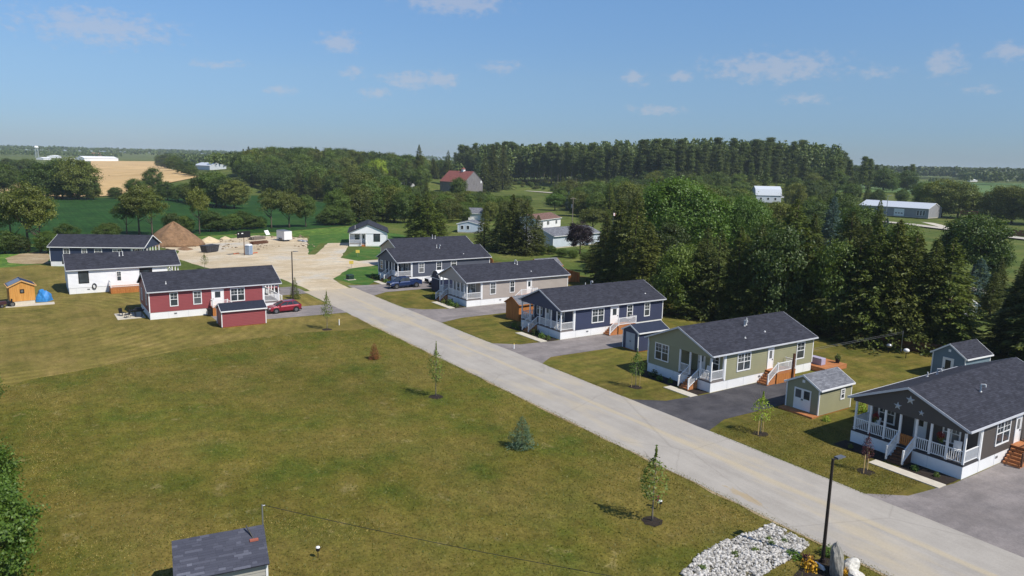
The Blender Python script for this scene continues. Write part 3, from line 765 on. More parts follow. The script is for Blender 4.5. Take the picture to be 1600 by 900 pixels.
# dark house with three stars
H, FR, ro = house('dark taupe bungalow with three pale stars above its front porch', (27.05, -54.1), 0, 8.5, 17.0, STAR,
    wins=[('W', 4.5, 6.75, ZW0, ZW1, 2), ('W', 11.5, 12.6, ZW0, ZW1)], doors=[('W', 7.6, 8.6, 1.2, 3.42)],
    porch=dict(u=(-4.25, 4.25), d=2.3, posts=[4.0, 2.8, 1.62, .46, -.76, -1.83, -3.0, -4.17], rails=[(3.95, .52), (-.82, -4.1)], stairs=(-.15, 1.1), deck=M('dark_deck', lin((72, 70, 72)), rough=.7),
               step=BROWNW, doors=[(-.45, .5, 1.12, 3.25)], wins=[(2.0, 3.4, 1.6, 3.2, 2), (-2.9, -1.6, 1.6, 3.2, 2)]),
    vents=[(-2.0, -6.6, .6, True), (3.0, -10.2, .5, True), (3.2, -9.0, .4, False)], vent_side=[('W', 5.2)], name='bungalow')
side_landing(H, 8.5, 7.3, 9.2, z=1.2, rail=BROWNW)
for sx, sz, r in ((-.13, 4.72, .36), (.75, 4.02, .32), (-1.02, 3.98, .24)):
    s = MB(); ring = []
    for i in range(10):
        a = math.pi/2+i*math.pi/5; q = r if i % 2 == 0 else r*.4
        ring.append((sx+q*math.cos(a), .022, sz+q*math.sin(a)))
    s.add(ring+[(sx, .08, sz), (sx, .015, sz)], [(i, (i+1) % 10, 10) for i in range(10)] + [((i+1) % 10, i, 11) for i in range(10)])
    s.build('barn_star', M('pale_star_metal', (.55, .58, .6, 1), rough=.4, metal=.3), H)
gt = MB()
for i in range(7): gt.box(-.63+i*.15, -.52+i*.15, -.14, -.115, 1.12, 1.95)
gt.box(-.66, .4, -.118, -.09, 1.25, 1.33); gt.box(-.66, .4, -.118, -.09, 1.75, 1.83); gt.build('porch_gate', CEDAR, H)

# sage house
H, FR, ro = house('sage green bungalow with inset corner porch and black driveway', (50.0, -54.0), 0, 8.6, 16.0, GREEN,
    wins=[('W', 3.65, 5.7, ZW0, ZW1, 2), ('W', 13.1, 14.5, ZW0, ZW1), ('F', 1.38, 3.35, 1.6, 3.42, 2)], doors=[('W', 8.35, 9.3, 1.2, 3.42)],
    porch=dict(u=(-4.3, -.1), d=1.9, posts=[-.16, -1.5, -2.85, -4.2], rails=[(-.2, -1.45), (-2.9, -4.15)], stairs=(-2.15, 1.15), doors=[(-1.9, -.95, 1.12, 3.25)], wins=[(-3.7, -2.5, 1.6, 3.2, 1)]),
    vents=[(-1.3, -8.2, .6, True), (-1.2, -8.6, .75, False), (-3.0, -6.3, .12, False), (-2.6, -9.9, .12, False)], vent_side=[('W', 7.3), ('W', 12.3)])
side_landing(H, 8.6, 8.2, 11.2, z=1.2)
MB().box(-5.9, -5.72, -10.75, -10.57, 0, 2.9).build('landing_post', BROWNW, H)
dk = MB()
for i in range(26): dk.box(-5.9+i*.145, -5.9+i*.145+.135, -20.2, -16.1, .5, .54)
dk.box(-5.88, -2.15, -20.15, -16.12, .05, .49); dk.build('rear_deck', DECKW, H)
# navy house
H, FR, ro = house('navy blue bungalow with full-width white railed porch', (74.1, -54.3), 0, 8.6, 17.4, NAVY,
    wins=[('W', 4.9, 6.95, ZW0, ZW1, 2), ('W', 10.85, 11.9, ZW0, ZW1), ('W', 13.95, 15.0, ZW0, ZW1)], doors=[('W', 8.0, 9.45, 1.2, 3.45)],
    porch=dict(u=(-4.3, 4.3), d=2.1, posts=[4.2, 2.4, .2, -1.05, -2.2, -3.4, -4.22], rails=[(4.15, 1.85), (.55, -4.15)], stairs=(1.2, 1.25), doors=[(.7, 1.7, 1.12, 3.25)], wins=[(-2.4, -.9, 1.6, 3.2, 2), (2.3, 3.6, 1.6, 3.2, 2)]),
    vents=[(1.5, -8.5, .6, False), (1.2, -9.2, .7, True), (-3.1, -15.2, .1, False)], vent_side=[('W', 4.3)])
side_landing(H, 8.6, 8.2, 11.3, z=1.2)
# taupe house
H, FR, ro = house('pale taupe bungalow with white porch between two grey driveways', (97.2, -54.4), 0, 8.6, 19.0, TAUPE,
    wins=[('W', 4.05, 5.15, ZW0, ZW1), ('W', 7.65, 8.6, ZW0, ZW1)], doors=[('W', 10.85, 11.85, 1.2, 3.42)],
    porch=dict(u=(-4.3, 4.3), d=2.6, posts=[4.22, 3.2, 1.25, -.05, -1.05, -2.25, -3.45, -4.22], rails=[(4.15, 2.9), (1.2, -4.15)], stairs=(2.1, 1.2), doors=[(.3, 1.25, 1.12, 3.25)], wins=[(-2.6, -1.2, 1.6, 3.2, 2), (2.2, 3.4, 1.6, 3.2, 2)]),
    vents=[(-.6, -11.0, .6, True), (-.9, -11.3, .55, False), (-3.0, -12.6, .1, False)], vent_side=[('W', 6.0)])
side_landing(H, 8.6, 8.9, 12.0, z=1.2)
# slate grey house
H, FR, ro = house('slate grey bungalow beside the dark blue pickup truck', (121.1, -54.4), 0, 8.4, 19.0, SLATE,
    wins=[('W', 4.05, 5.2, ZW0, ZW1), ('W', 7.6, 8.75, ZW0, ZW1), ('W', 10.6, 11.85, 2.3, ZW1), ('F', 2.2, 3.4, 1.6, 3.3)],
    porch=dict(u=(-4.2, 1.3), d=2.7, posts=[1.2, -.3, -1.6, -2.6, -4.12], rails=[(-1.6, -4.05)], stairs=(-.75, 1.5), doors=[(-.9, .1, 1.12, 3.25)], wins=[(-3.2, -1.9, 1.6, 3.2, 2)]),
    vents=[(-.6, -9.6, .6, False), (-.75, -10.1, .6, True), (-3.0, -14, .1, False)])
# house behind it, only roof and gable show
H, FR, ro = house('beige bungalow mostly hidden behind the slate grey house', (136.2, -61.6), 0, 8.4, 17.4, BEIGE,
    wins=[('F', -1.5, .6, 1.6, 3.3, 2)], doors=[('F', 1.5, 2.5, 1.1, 3.3)], vents=[(-.6, -9.4, .8, False), (-.7, -10.0, .7, False)])
# small white house by the turning area
H, FR, ro = house('small white bungalow with black windows beside sand driveway', (170.9, -71.6), math.radians(67), 9.3, 13.5, WHT,
    wins=[('F', -2.9, -1.3, 1.2, 3.2, 1, dict(grid=False, black=True))], skirt=.5, ze=3.5, zr=5.6, wt=3.35, trim=M('black_trim', (.03, .03, .035, 1), rough=.5),
    porch=dict(u=(.5, 4.65), d=1.9, posts=[4.55, 1.75, .58], rails=[(4.5, 1.85)], stairs=(1.15, 1.0), doors=[(.7, 1.6, .62, 2.9)], wins=[(2.1, 3.4, 1.3, 2.9, 1)], step=CEDAR),
    vents=[(3.2, -2.2, .8, False)])
# red house (front towards the road)
H, FR, ro = house('brick red bungalow with white double window', (108.7, -30.1), math.pi, 8.6, 16.9, RED,
    wins=[('E', 13.4, 14.45, ZW0, ZW1), ('E', 10.45, 11.55, ZW0, ZW1), ('E', 4.8, 6.75, ZW0, ZW1, 2), ('B', -2.6, -1.6, 1.6, 3.3), ('B', 1.5, 2.5, 1.6, 3.3)],
    doors=[('E', 7.6, 9.2, 1.2, 3.45)],
    porch=dict(u=(-4.3, 4.3), d=2.2, posts=[4.22, 2.1, .6, -.8, -2.4, -4.22], rails=[(4.15, .7), (-.8, -4.15)], stairs=(-.1, 1.3), doors=[(-.6, .4, 1.12, 3.25)], wins=[(1.6, 3.2, 1.6, 3.2, 2)]),
    vents=[(3.0, -14.6, .35, False)], vent_side=[('E', 13.8)])
side_landing(H, 8.6, 7.4, 9.4, z=1.2, side=1)
# white house
H, FR, ro = house('long white bungalow with rear cedar deck and black framed window', (133.4, -21.0), math.pi, 8.4, 15.6, WHT,
    wins=[('E', 12.85, 14.25, 1.6, 3.46, 1, dict(grid=False, black=True)), ('E', 8.35, 9.1, 1.58, 3.2)],
    doors=[('E', 3.95, 5.8, 1.2, 3.44, dict(mat=BLACK, lite=True))],
    porch=dict(u=(-4.2, 4.2), d=1.8, posts=[4.12, 1.5, -1.5, -4.12], rails=[(4.05, .7), (-.8, -4.05)], stairs=(0, 1.2), doors=[(-.5, .5, 1.12, 3.25)], wins=[(1.6, 3.0, 1.6, 3.2, 2)]),
    vents=[(1.2, -8.2, .7, False), (1.1, -7.7, .7, False)], vent_side=[('E', 13.0)])
side_landing(H, 8.4, 4.2, 10.2, z=.95, out=2.3, side=1)
hz_ = MB()
for i in range(20):
    a0 = 2*math.pi*i/20; a1 = 2*math.pi*(i+1)/20
    hz_.bar((4.3, -12.2+.26*math.cos(a0), 1.05+.4*math.sin(a0)), (4.3, -12.2+.26*math.cos(a1), 1.05+.4*math.sin(a1)), .12, .1, up=(1, 0, 0))
hz_.build('coiled_hose', BLACK, H)
# far dark blue house, turned to follow the turning circle
A = Vector((163.4, -4.2)); dv = Vector((-.46, -.888)).normalized()
ang = math.atan2(-dv.x, dv.y)
nrm = Vector((-dv.y, dv.x))                                           # local -x in world is -(cos,sin)
lx = Vector((math.cos(ang), math.sin(ang)))
c0 = A + dv*17.0 - lx*4.2
if (c0-Vector((0, 0))).length < (A+dv*17).length: c0 = A+dv*17.0+lx*4.2; sd = 'W'
else: sd = 'E'
H, FR, ro = house('dark blue bungalow with white trim in front of the tall earth pile', (c0.x, c0.y), ang, 8.4, 17.0, NAVYD, trim=WHITE,
    wins=[(sd, 13.4, 14.6, ZW0, ZW1), (sd, 10.3, 11.3, ZW0, ZW1), (sd, 7.6, 9.0, ZW0+.6, ZW1), (sd, 4.0, 5.7, ZW0, ZW1, 2)],
    porch=dict(u=(-4.2, 4.2), d=2.2, posts=[4.12, 2.3, .7, -.7, -2.3, -4.12], rails=[(4.05, .7), (-.7, -4.05)], stairs=(0, 1.2), doors=[(-.5, .5, 1.12, 3.25)], wins=[(1.6, 3.0, 1.6, 3.2, 2)]))

# ------------------------------------------------------------------ sheds
def shed(label, loc, rz, W, L, wall, roofm=None, h=2.3, rise=.9, trim=None, doors=(), wins=(), base=.12, oh=.18, name='garden_shed', basem=None, courses=True, vert=False, cat='shed'):
    """gable end (front) faces local +y"""
    S = thing(name, label, cat, (loc[0], loc[1], float(hgt(*loc[:2]))), rz); hw = W/2; trim = trim or WHITE
    FR = {'W': ((-hw, 0), (0, -1), (-1, 0)), 'E': ((hw, 0), (0, -1), (1, 0)), 'F': ((0, 0), (1, 0), (0, 1)), 'B': ((0, -L), (1, 0), (0, -1))}
    sl = rise/(hw+oh); ze = h; zr = h+rise
    ro, sl = roof_parts(S, W, L, ze, zr, oh, .16, .16, roofm or ROOF, trim, th=.07)
    zg = lambda x: zr-.09-abs(x)*sl
    MB().prism([(-hw, base), (hw, base), (hw, zg(hw)), (0, zg(0)), (-hw, zg(hw))], 0, -L).build('wall', wall, S)
    c = MB(); ge = lambda z: (-min(hw, max(0, (zr-.09-z)/sl)), min(hw, max(0, (zr-.09-z)/sl)))
    if vert:
        for s in ('W', 'E'):
            k = int(L/.15)
            for i in range(k): c.fbox(FR[s], i*L/k+.005, (i+1)*L/k-.005, base, zg(hw)-.02, 0, .014+.004*(i % 2))
        for s in ('F', 'B'):
            k = int(W/.15)
            for i in range(k):
                a0 = -hw+i*W/k; a1 = a0+W/k
                c.fbox(FR[s], a0+.005, a1-.005, base, min(zg(a0), zg(a1))-.01, 0, .014+.004*(i % 2))
    else:
        for s in ('W', 'E'): c.clap(FR[s], 0, L, base, zg(hw)-.01)
        for s in ('F', 'B'): c.clap(FR[s], -hw, hw, base, zr-.14, edge=ge)
    c.build('siding', wall, S, fix=vert)
    MB().box(-hw+.03, hw-.03, -L+.03, -.03, -.05, base).build('skid_base', basem or CEDAR, S)
    for sx in (-1, 1):
        for y in (.03, -L-.03):
            if trim is not None and not vert: MB().box(sx*(hw-.07), sx*(hw+.03), y-.05, y+.05, base, zg(hw)-.02).build('corner_trim', trim, S)
    for w in wins: window(S, FR[w[0]], *w[1:5], w[5] if len(w) > 5 else 1, **(w[6] if len(w) > 6 else {}))
    for d in doors:
        fr = FR[d[0]]; a0, a1, z0, z1 = d[1:5]; m = d[5] if len(d) > 5 else WHITE; gl = d[6] if len(d) > 6 else False
        for q0, q1, sg in ((a0, (a0+a1)/2-.006, 1), ((a0+a1)/2+.006, a1, -1)):
            dd = MB().fbox(fr, q0, q1, z0, z1, .018, .05)
            for e in ((q0, q0+.08), (q1-.08, q1)): dd.fbox(fr, e[0], e[1], z0, z1, .05, .066)
            for e in ((z0, z0+.1), (z1-.1, z1), ((z0+z1)/2-.05, (z0+z1)/2+.05)): dd.fbox(fr, q0+.08, q1-.08, e[0], e[1], .05, .066)
            do = dd.build('door', m, S)
            if gl: 
                MB().fbox(fr, q0+.13, q1-.13, (z0+z1)/2+.08, z1-.14, .05, .058).build('door_pane', GLASS, do)
            kx = q1-.05 if sg > 0 else q0+.05
            MB().fbox(fr, kx-.025, kx+.025, (z0+z1)/2-.1, (z0+z1)/2+.04, .066, .1).build('handle', BLACK, do)
    return S, FR, ro
# sage shed: gable with doors faces the road
S, FR, ro = shed('sage green shed with white double doors and cedar ramp', (37.75, -57.0), 0, 3.3, 4.8, GREEN, ROOFG, 2.5, .98, doors=[('F', -.85, .85, .2, 2.15, WHITE, True)], wins=[('W', 3.1, 3.75, 1.1, 2.1)])
rp = MB()
for i in range(6): rp.box(-1.75, 1.75, .06+i*.15, .2+i*.15, .12, .16)
rp.box(-1.72, 1.72, .04, .96, .0, .115); rp.build('entrance_ramp', DECKW, S)
MB().fbox(FR['F'], -.13, .13, 2.72, 2.98, 0, .04).build('gable_vent', WHITE, S)
S, FR, ro = shed('navy blue shed with grey double doors beside the driveway', (61.85, -58.6), 0, 2.6, 4.6, NAVY, M('dark_blue_roof', lin((44, 52, 70)), lin((36, 43, 60)), rough=.6), 2.35, .75, doors=[('F', -.75, .75, .15, 2.1, siding('pale_grey', (176, 184, 196)))])
S, FR, ro = shed('small cedar board shed between the taupe and navy houses', (82.4, -55.6), math.radians(4), 2.9, 2.9, CEDAR, ROOFG, 2.35, .95, vert=True, trim=CEDAR, name='cedar_shed')
S, FR, ro = shed('red sided shed with blue-black roof behind the red car', (96.6, -20.2), 0, 2.7, 5.4, RED, M('blue_black_roof', lin((44, 48, 62)), lin((34, 38, 50)), rough=.7), 2.2, .75, name='garden_shed')
S, FR, ro = shed('blue grey shed with white glazed door in the shaded rear yard', (36.4, -80.0), math.radians(-4), 3.4, 4.6, siding('blue_grey', (112, 130, 140)), ROOF, 2.6, 1.25, doors=[], wins=[])
d = door(S, FR['F'], -.55, .6, .15, 2.3, lite=False); MB().fbox(FR['F'], -.26, .31, 1.0, 2.05, .05, .064).build('door_pane', GLASS, d)
MB().fbox(FR['F'], -.13, .13, 2.95, 3.2, 0, .04).build('gable_vent', WHITE, S)
# honey pine shed with a metal sheet on one slope
S, FR, ro = shed('honey pine shed on concrete blocks with a grey panel on its roof', (123.3, .55), math.radians(96), 3.0, 3.2, wood_mat('honey_pine', lin((214, 158, 84)), lin((188, 130, 62))), M('navy_metal_roof', lin((46, 54, 78)), lin((38, 45, 66)), rough=.5), 2.7, .8, vert=True, trim=wood_mat('pine_trim', lin((222, 180, 120)), lin((200, 150, 90))), base=.5, basem=CONC, wins=[('F', -.26, .26, 1.65, 2.2, 1, dict(grid=False, black=True))], name='pine_shed')
sl = .8/(1.5+.18)
pn = MB(); pn.add([(.12, .1, 3.5-.12*sl+.03), (1.6, .1, 3.5-1.6*sl+.03), (1.6, -2.6, 3.5-1.6*sl+.03), (.12, -2.6, 3.5-.12*sl+.03), (.12, .1, 3.5-.12*sl+.07), (1.6, .1, 3.5-1.6*sl+.07), (1.6, -2.6, 3.5-1.6*sl+.07), (.12, -2.6, 3.5-.12*sl+.07)],
                  [(0, 1, 2, 3), (4, 5, 6, 7), (0, 1, 5, 4), (1, 2, 6, 5), (2, 3, 7, 6), (3, 0, 4, 7)])
pn.build('roof_panel', GALV, ro)
S, FR, ro = shed('grey roofed shed beside cedar fence behind the taupe house', (109.5, -78.6), 0, 3.8, 5.0, CEDAR, ROOFG, 2.7, 1.25, vert=True, trim=CEDAR, name='garden_shed')
# tall arched shed, navy end wall and white roof
def arched():
    S = thing('arched_shed', 'navy arched shed with white curved roof beside the taupe house', 'shed', (106.4, -56.4, 0), 0)
    prof = [(-1.5, .1), (1.5, .1), (1.5, 2.2), (1.1, 3.0), (.6, 3.42), (0, 3.55), (-.6, 3.42), (-1.1, 3.0), (-1.5, 2.2)]
    MB().prism(prof, 0, -5.0).build('wall', siding('deep_navy', (40, 46, 72)), S)
    r = MB(); P = prof[2:]
    for a, b in zip(P[:-1], P[1:]):
        k = 1.035
        q = [(a[0]*k, a[1]*1.01), (b[0]*k, b[1]*1.01), (b[0]*k, b[1]*1.01+.06), (a[0]*k, a[1]*1.01+.06)]
        r.prism(q, .12, -5.12)
    r.build('roof', WHITE, S)
    MB().box(-1.5, 1.5, .0, .03, 2.2, 2.3).build('trim_band', WHITE, S)
    MB().box(-.85, .85, .005, .04, .15, 2.1).build('door', siding('deep_navy', (40, 46, 72)), S)
arched()
# near shed, shingled roof seen from above
def near_shed():
    zr_ = 3.3
    a = Vector(G(268, 845, zr_)); b = Vector(G(412, 819, zr_)); Lr = (b-a).length
    d = (b-a).normalized(); n = Vector((d.y, -d.x))
    if n.x > 0: n = -n                                      # towards the camera
    S = thing('garden_shed', 'grey vinyl shed with dark patchy shingle roof in the meadow', 'shed', (a.x, a.y, 0), math.atan2(d.y, d.x))
    # local x along the ridge, local y: away from camera positive
    sgn = 1 if Vector((-d.y, d.x)).dot(n) > 0 else -1
    hw = 1.75; rise = 1.0; zb = zr_-rise
    wallm = siding('stone_grey', (170, 166, 156))
    MB().add([(.12, -hw+.1, .1), (Lr-.12, -hw+.1, .1), (Lr-.12, hw-.1, .1), (.12, hw-.1, .1), (.12, -hw+.1, zb), (Lr-.12, -hw+.1, zb), (Lr-.12, hw-.1, zb), (.12, hw-.1, zb), (.12, 0, zr_-.1), (Lr-.12, 0, zr_-.1)],
             [(0, 3, 2, 1), (0, 1, 5, 4), (2, 3, 7, 6), (4, 5, 9, 8), (6, 7, 8, 9), (1, 2, 6, 9, 5), (3, 0, 4, 8, 7)]).build('wall', wallm, S)
    c = MB(); c.clap(((0, -hw+.1), (1, 0), (0, -1)), .12, Lr-.12, .1, zb-.02); c.clap(((0, hw-.1), (1, 0), (0, 1)), .12, Lr-.12, .1, zb-.02); c.build('siding', wallm, S, fix=False)
    for x in (.1, Lr-.1):
        for y in (-hw+.1, hw-.1): MB().box(x-.05, x+.05, y-.05, y+.05, .05, zb).build('corner_trim', WHITE, S)
    r = MB(); r.add([(0, -hw-.15, zb-.1), (Lr, -hw-.15, zb-.1), (Lr, 0, zr_-.02), (0, 0, zr_-.02), (0, hw+.15, zb-.1), (Lr, hw+.15, zb-.1),
                     (0, -hw-.15, zb-.18), (Lr, -hw-.15, zb-.18), (Lr, 0, zr_-.1), (0, 0, zr_-.1), (0, hw+.15, zb-.18), (Lr, hw+.15, zb-.18)],
                    [(0, 1, 2, 3), (3, 2, 5, 4), (6, 9, 8, 7), (9, 10, 11, 8), (0, 6, 7, 1), (4, 5, 11, 10), (0, 3, 9, 6), (3, 4, 10, 9), (1, 7, 8, 2), (2, 8, 11, 5)])
    ro = r.build('roof', ROOF, S)
    # shingle tabs, each a thin slab
    mat, nt, N, L, bs = new_mat('patchy_shingle_tabs')
    g = N.new('ShaderNodeNewGeometry')
    v = coords(N)
    ca = ramp(N, L, g.outputs['Random Per Island'], [(0, lin((60, 62, 74))), (.6, lin((68, 70, 82))), (.85, lin((80, 82, 94))), (1, lin((98, 100, 112)))])
    ca = node_mix(N, L, 1.0, ca, ramp(N, L, noise(N, L, v, 40, 3), [(.3, .8), (.7, 1.2)]), 'MULTIPLY')
    L.new(ca, bs.inputs['Base Color']); bs.inputs['Roughness'].default_value = .9
    t = MB(); sl = (zr_-.02-(zb-.1))/(hw+.15); R2 = random.Random(3)
    for side in (-1, 1):
        row = 0; y = hw+.15
        Ls = math.hypot(hw+.15, zr_-.02-(zb-.1)); nr = int(Ls/.135)
        for i in range(nr):
            y0 = (hw+.17)*(1-i/nr); y1 = (hw+.15)*(1-(i+1.15)/nr); y1 = max(y1, 0)
            x = -R2.uniform(0, .35)
            while x < Lr:
                w = R2.choice((.24, .33, .45, .6, .8)); x0 = max(x, 0); x1 = min(x+w-.008, Lr)
                if x1-x0 > .03:
                    z = lambda q: zr_-.02-q*sl
                    e = R2.choice((.012, .016, .02))
                    t.add([(x0, side*y0, z(y0)+e), (x1, side*y0, z(y0)+e), (x1, side*y1, z(y1)+.004), (x0, side*y1, z(y1)+.004), (x0, side*y0, z(y0)-.01), (x1, side*y0, z(y0)-.01)],
                          [(0, 1, 2, 3), (4, 5, 1, 0)])
                x += w
    to = t.build('shingle', mat, ro, fix=False); to['kind'] = 'stuff'
    vp_ = MB().cyl((Lr-.55, -.6, zr_-.4), (Lr-.85, -.2, zr_+.2), .035, .035, 8); vp_.build('roof_bracket', BLACK, ro)
    MB().box(Lr-.75, Lr-.35, -.78, -.62, zr_-.42, zr_-.34).build('clay_flashing', M('rust_red', lin((170, 100, 84)), rough=.8), ro)
    MB().cyl((Lr-.02, .2, 1.2), (Lr-.02, .2, zr_+.95), .035, .035, 8).cyl((Lr-.02, .2, zr_+.9), (Lr+.12, .2, zr_+.9), .03, .03, 6).build('wire_mast', GALV, S)
    W_ = S.matrix_basis
    top = Matrix.Translation(S.location) @ Matrix.Rotation(S.rotation_euler.z, 4, 'Z') @ Vector((Lr+.1, .2, zr_+.9))
    return top
MAST = near_shed()
# ================================================================== VEGETATION PROTOTYPES
def np_mesh(name, v, f, mat):
    me = bpy.data.meshes.new(name); nv = len(v); nf = len(f); k = f.shape[1]
    me.vertices.add(nv); me.vertices.foreach_set('co', np.ascontiguousarray(v, dtype=np.float32).ravel())
    me.loops.add(nf*k); me.loops.foreach_set('vertex_index', np.ascontiguousarray(f, dtype=np.int32).ravel())
    me.polygons.add(nf); me.polygons.foreach_set('loop_start', np.arange(0, nf*k, k, dtype=np.int32))
    try: me.polygons.foreach_set('loop_total', np.full(nf, k, dtype=np.int32))
    except Exception: pass
    me.update(); me.validate()
    if mat: me.materials.append(mat)
    return me
def quads(c, u, w):
    """leaf quads: centre c, half axes u and w (kite shaped)"""
    v = np.stack([c-u, c+w-u*.1, c+u, c-w-u*.1], 1).reshape(-1, 3)
    f = np.arange(len(c)*4).reshape(-1, 4)
    return v, f
def unit(a): return a/np.maximum(1e-9, np.linalg.norm(a, axis=1))[:, None]
def leaf_cloud(R, c, out, size, up=.35, asp=.62):
    """random leaves at c whose faces lean outwards"""
    n = unit(R.normal(size=c.shape)*.75 + out + np.array([0, 0, up]))
    t = unit(np.cross(n, R.normal(size=c.shape))); b = np.cross(n, t)
    s = size*R.uniform(.65, 1.35, len(c))[:, None]
    return quads(c, t*s, b*s*asp)
def merge(parts):
    vs = []; fs = []; o = 0
    for v, f in parts: vs.append(v); fs.append(f+o); o += len(v)
    return np.concatenate(vs), np.concatenate(fs)
def trunk_mesh(name, H, r, mat, R, limbs=(), lean=.03, n=8):
    m = MB(); pts = []; k = 6
    ax = R.uniform(-lean, lean); ay = R.uniform(-lean, lean)
    for i in range(k+1):
        t = i/k; pts.append((Vector((ax*H*t+R.uniform(-.01, .01)*H*t, ay*H*t+R.uniform(-.01, .01)*H*t, H*t-.15)), max(.012, r*(1-.85*t)*(1.35 if i == 0 else 1))))
    rings = [[(p.x+q*math.cos(2*math.pi*j/n), p.y+q*math.sin(2*math.pi*j/n), p.z) for j in range(n)] for p, q in pts]
    m.loft(rings)
    for z, az, L, rise, rr in limbs:
        i = min(k-1, int(z/H*k)); f = z/H*k-i; p = pts[i][0].lerp(pts[i+1][0], f)
        q = p+Vector((math.cos(az)*L*.5, math.sin(az)*L*.5, L*rise*.35)); e = p+Vector((math.cos(az)*L, math.sin(az)*L, L*rise))
        m.cyl(p, q, rr, rr*.65, 5, False); m.cyl(q, e, rr*.65, rr*.25, 5, False)
    return m.mesh(name, mat, smooth=True, fix=False)
def broadleaf(seed, H=12.0, rad=4.4, base=.22, nlobe=11, clumps=150, per=62, leaf=.26, top=1.0, sparse=0.0):
    """crown of leaf clumps on the skin of several lobes"""
    R = np.random.RandomState(seed); zc = H*(base+(1-base)*.52); rz = H*(1-base)*.5
    lob = []
    for i in range(nlobe):
        a = i*2.399+R.uniform(-.4, .4); t = (i+.5)/nlobe; z = -0.75+1.5*t
        rr = math.sqrt(max(.05, 1-z*z))*R.uniform(.42, .66)
        lr = R.uniform(.36, .54)
        lob.append((np.array([math.cos(a)*rr*rad, math.sin(a)*rr*rad, zc+z*rz*.72]), np.array([lr*rad, lr*rad, lr*rz*R.uniform(.62, .85)])))
    lob.append((np.array([0, 0, zc+rz*.45]), np.array([rad*.45, rad*.45, rz*.5])))
    cs = []; outs = []
    while len(cs) < clumps:
        c, r = lob[R.randint(len(lob))]
        d = unit(R.normal(size=(1, 3)))[0]
        if d[2] < (-.9 if base < .08 else -.55): continue
        p = c+d*r*R.uniform(.82, 1.05)
        inside = any(np.sum(((p-c2)/r2)**2) < .62 for c2, r2 in lob)
        if inside and R.rand() < .8: continue
        if sparse and R.rand() < sparse and p[2] < zc: continue
        cs.append(p); outs.append(d)
    cs = np.array(cs); outs = np.array(outs)
    sp = R.uniform(.55, 1.15, (clumps, 1, 1))*np.array([.62, .62, .42])*rad/4.4
    C = cs[:, None, :]+R.normal(size=(clumps, per, 3))*sp
    O = np.repeat(outs[:, None, :], per, 1)
    crown = leaf_cloud(R, C.reshape(-1, 3), O.reshape(-1, 3), leaf)
    limbs = [(H*R.uniform(base*.8, .62), R.uniform(0, 6.28), rad*R.uniform(.5, .85), R.uniform(.5, 1.1), .03*H*.28) for _ in range(9)]
    return dict(trunk=trunk_mesh('trunk', H*.8, H*.02+.03, BARK, R, limbs), crown=np_mesh('crown', *crown, None), H=H)
def spruce(seed, H=14.0, rad=3.0, levels=58, nb=12, per=30, leaf=.23, low=.03, irr=.26, droop=.3):
    R = np.random.RandomState(seed); C = []; U = []; W = []
    ph = R.uniform(0, 6.28, 4)
    for i in range(levels):
        t = i/(levels-1); z = H*(low+(1-low)*t**.95); r = rad*((1-t)**.72)*(1+R.uniform(-irr, irr)*.6)+.1
        k = max(3, int(nb*(1-t*.6))); a0 = R.uniform(0, 6.28)
        for j in range(k):
            if R.rand() < .07: continue
            a = a0+j*6.283/k+R.uniform(-.35, .35)
            L = r*R.uniform(.62, 1.12)*(1+.16*math.sin(a*2+ph[0]+z*.5)+.1*math.sin(a*3+ph[1]-z*.9)); d = np.array([math.cos(a), math.sin(a), 0])
            side = np.array([-d[1], d[0], 0]); m = max(3, int(per*(.3+.7*L/rad)))
            s = .15+.85*np.sqrt((np.arange(m)+R.uniform(0, 1, m))/m); q = R.uniform(-1, 1, m); dr = droop*R.uniform(.6, 1.4)
            zz = z+L*(.16*s-dr*s*s)+R.normal(size=m)*.07-np.abs(q)*.1
            sp = .62*(1-s*.5)*min(1, L/1.3)
            P = d[None]*(L*s)[:, None]+side[None]*(q*sp)[:, None]; P[:, 2] = zz
            dirn = unit(d[None]+side[None]*(q*.9)[:, None]+np.array([0, 0, -.35])+R.normal(size=(m, 3))*.3)
            w = unit(np.cross(dirn, np.array([0, 0, 1.0])+R.normal(size=(m, 3))*.55))
            sz = leaf*R.uniform(.6, 1.3, m)*(.6+.4*min(1, L/1.5))
            C.append(P); U.append(dirn*sz[:, None]); W.append(w*(sz*.42)[:, None])
    v, f = quads(np.concatenate(C), np.concatenate(U), np.concatenate(W))
    return dict(trunk=trunk_mesh('trunk', H*.96, H*.014+.03, BARK, R, lean=.006), crown=np_mesh('crown', v, f, None), H=H)
def pine(seed, H=24.0, rad=3.2, crown=.5, puffs=84, per=80, leaf=.28):
    """plantation pine: bare pole and an open, ragged crown"""
    R = np.random.RandomState(seed); C = []; O = []; limbs = []
    for i in range(puffs):
        t = R.uniform(0, 1)**.85; z = H*(1-crown*(1-t)); r = rad*(1-t*.72)*R.uniform(.35, 1.05); a = R.uniform(0, 6.28)
        if R.rand() < .1: z = H*R.uniform(.3, .55); r *= .7
        c = np.array([math.cos(a)*r, math.sin(a)*r, z])
        limbs.append((min(H*.93, max(1, z-.3)), a, r*.95, .18, .06))
        C.append(c+R.normal(size=(per, 3))*np.array([.62, .62, .3])); O.append(np.repeat(np.array([[math.cos(a)*.5, math.sin(a)*.5, .6]]), per, 0))
    v, f = leaf_cloud(R, np.concatenate(C), np.concatenate(O), leaf, up=.3, asp=.42)
    return dict(trunk=trunk_mesh('trunk', H*.97, .24, BARKG, R, limbs[:40], lean=.012), crown=np_mesh('crown', v, f, None), H=H)
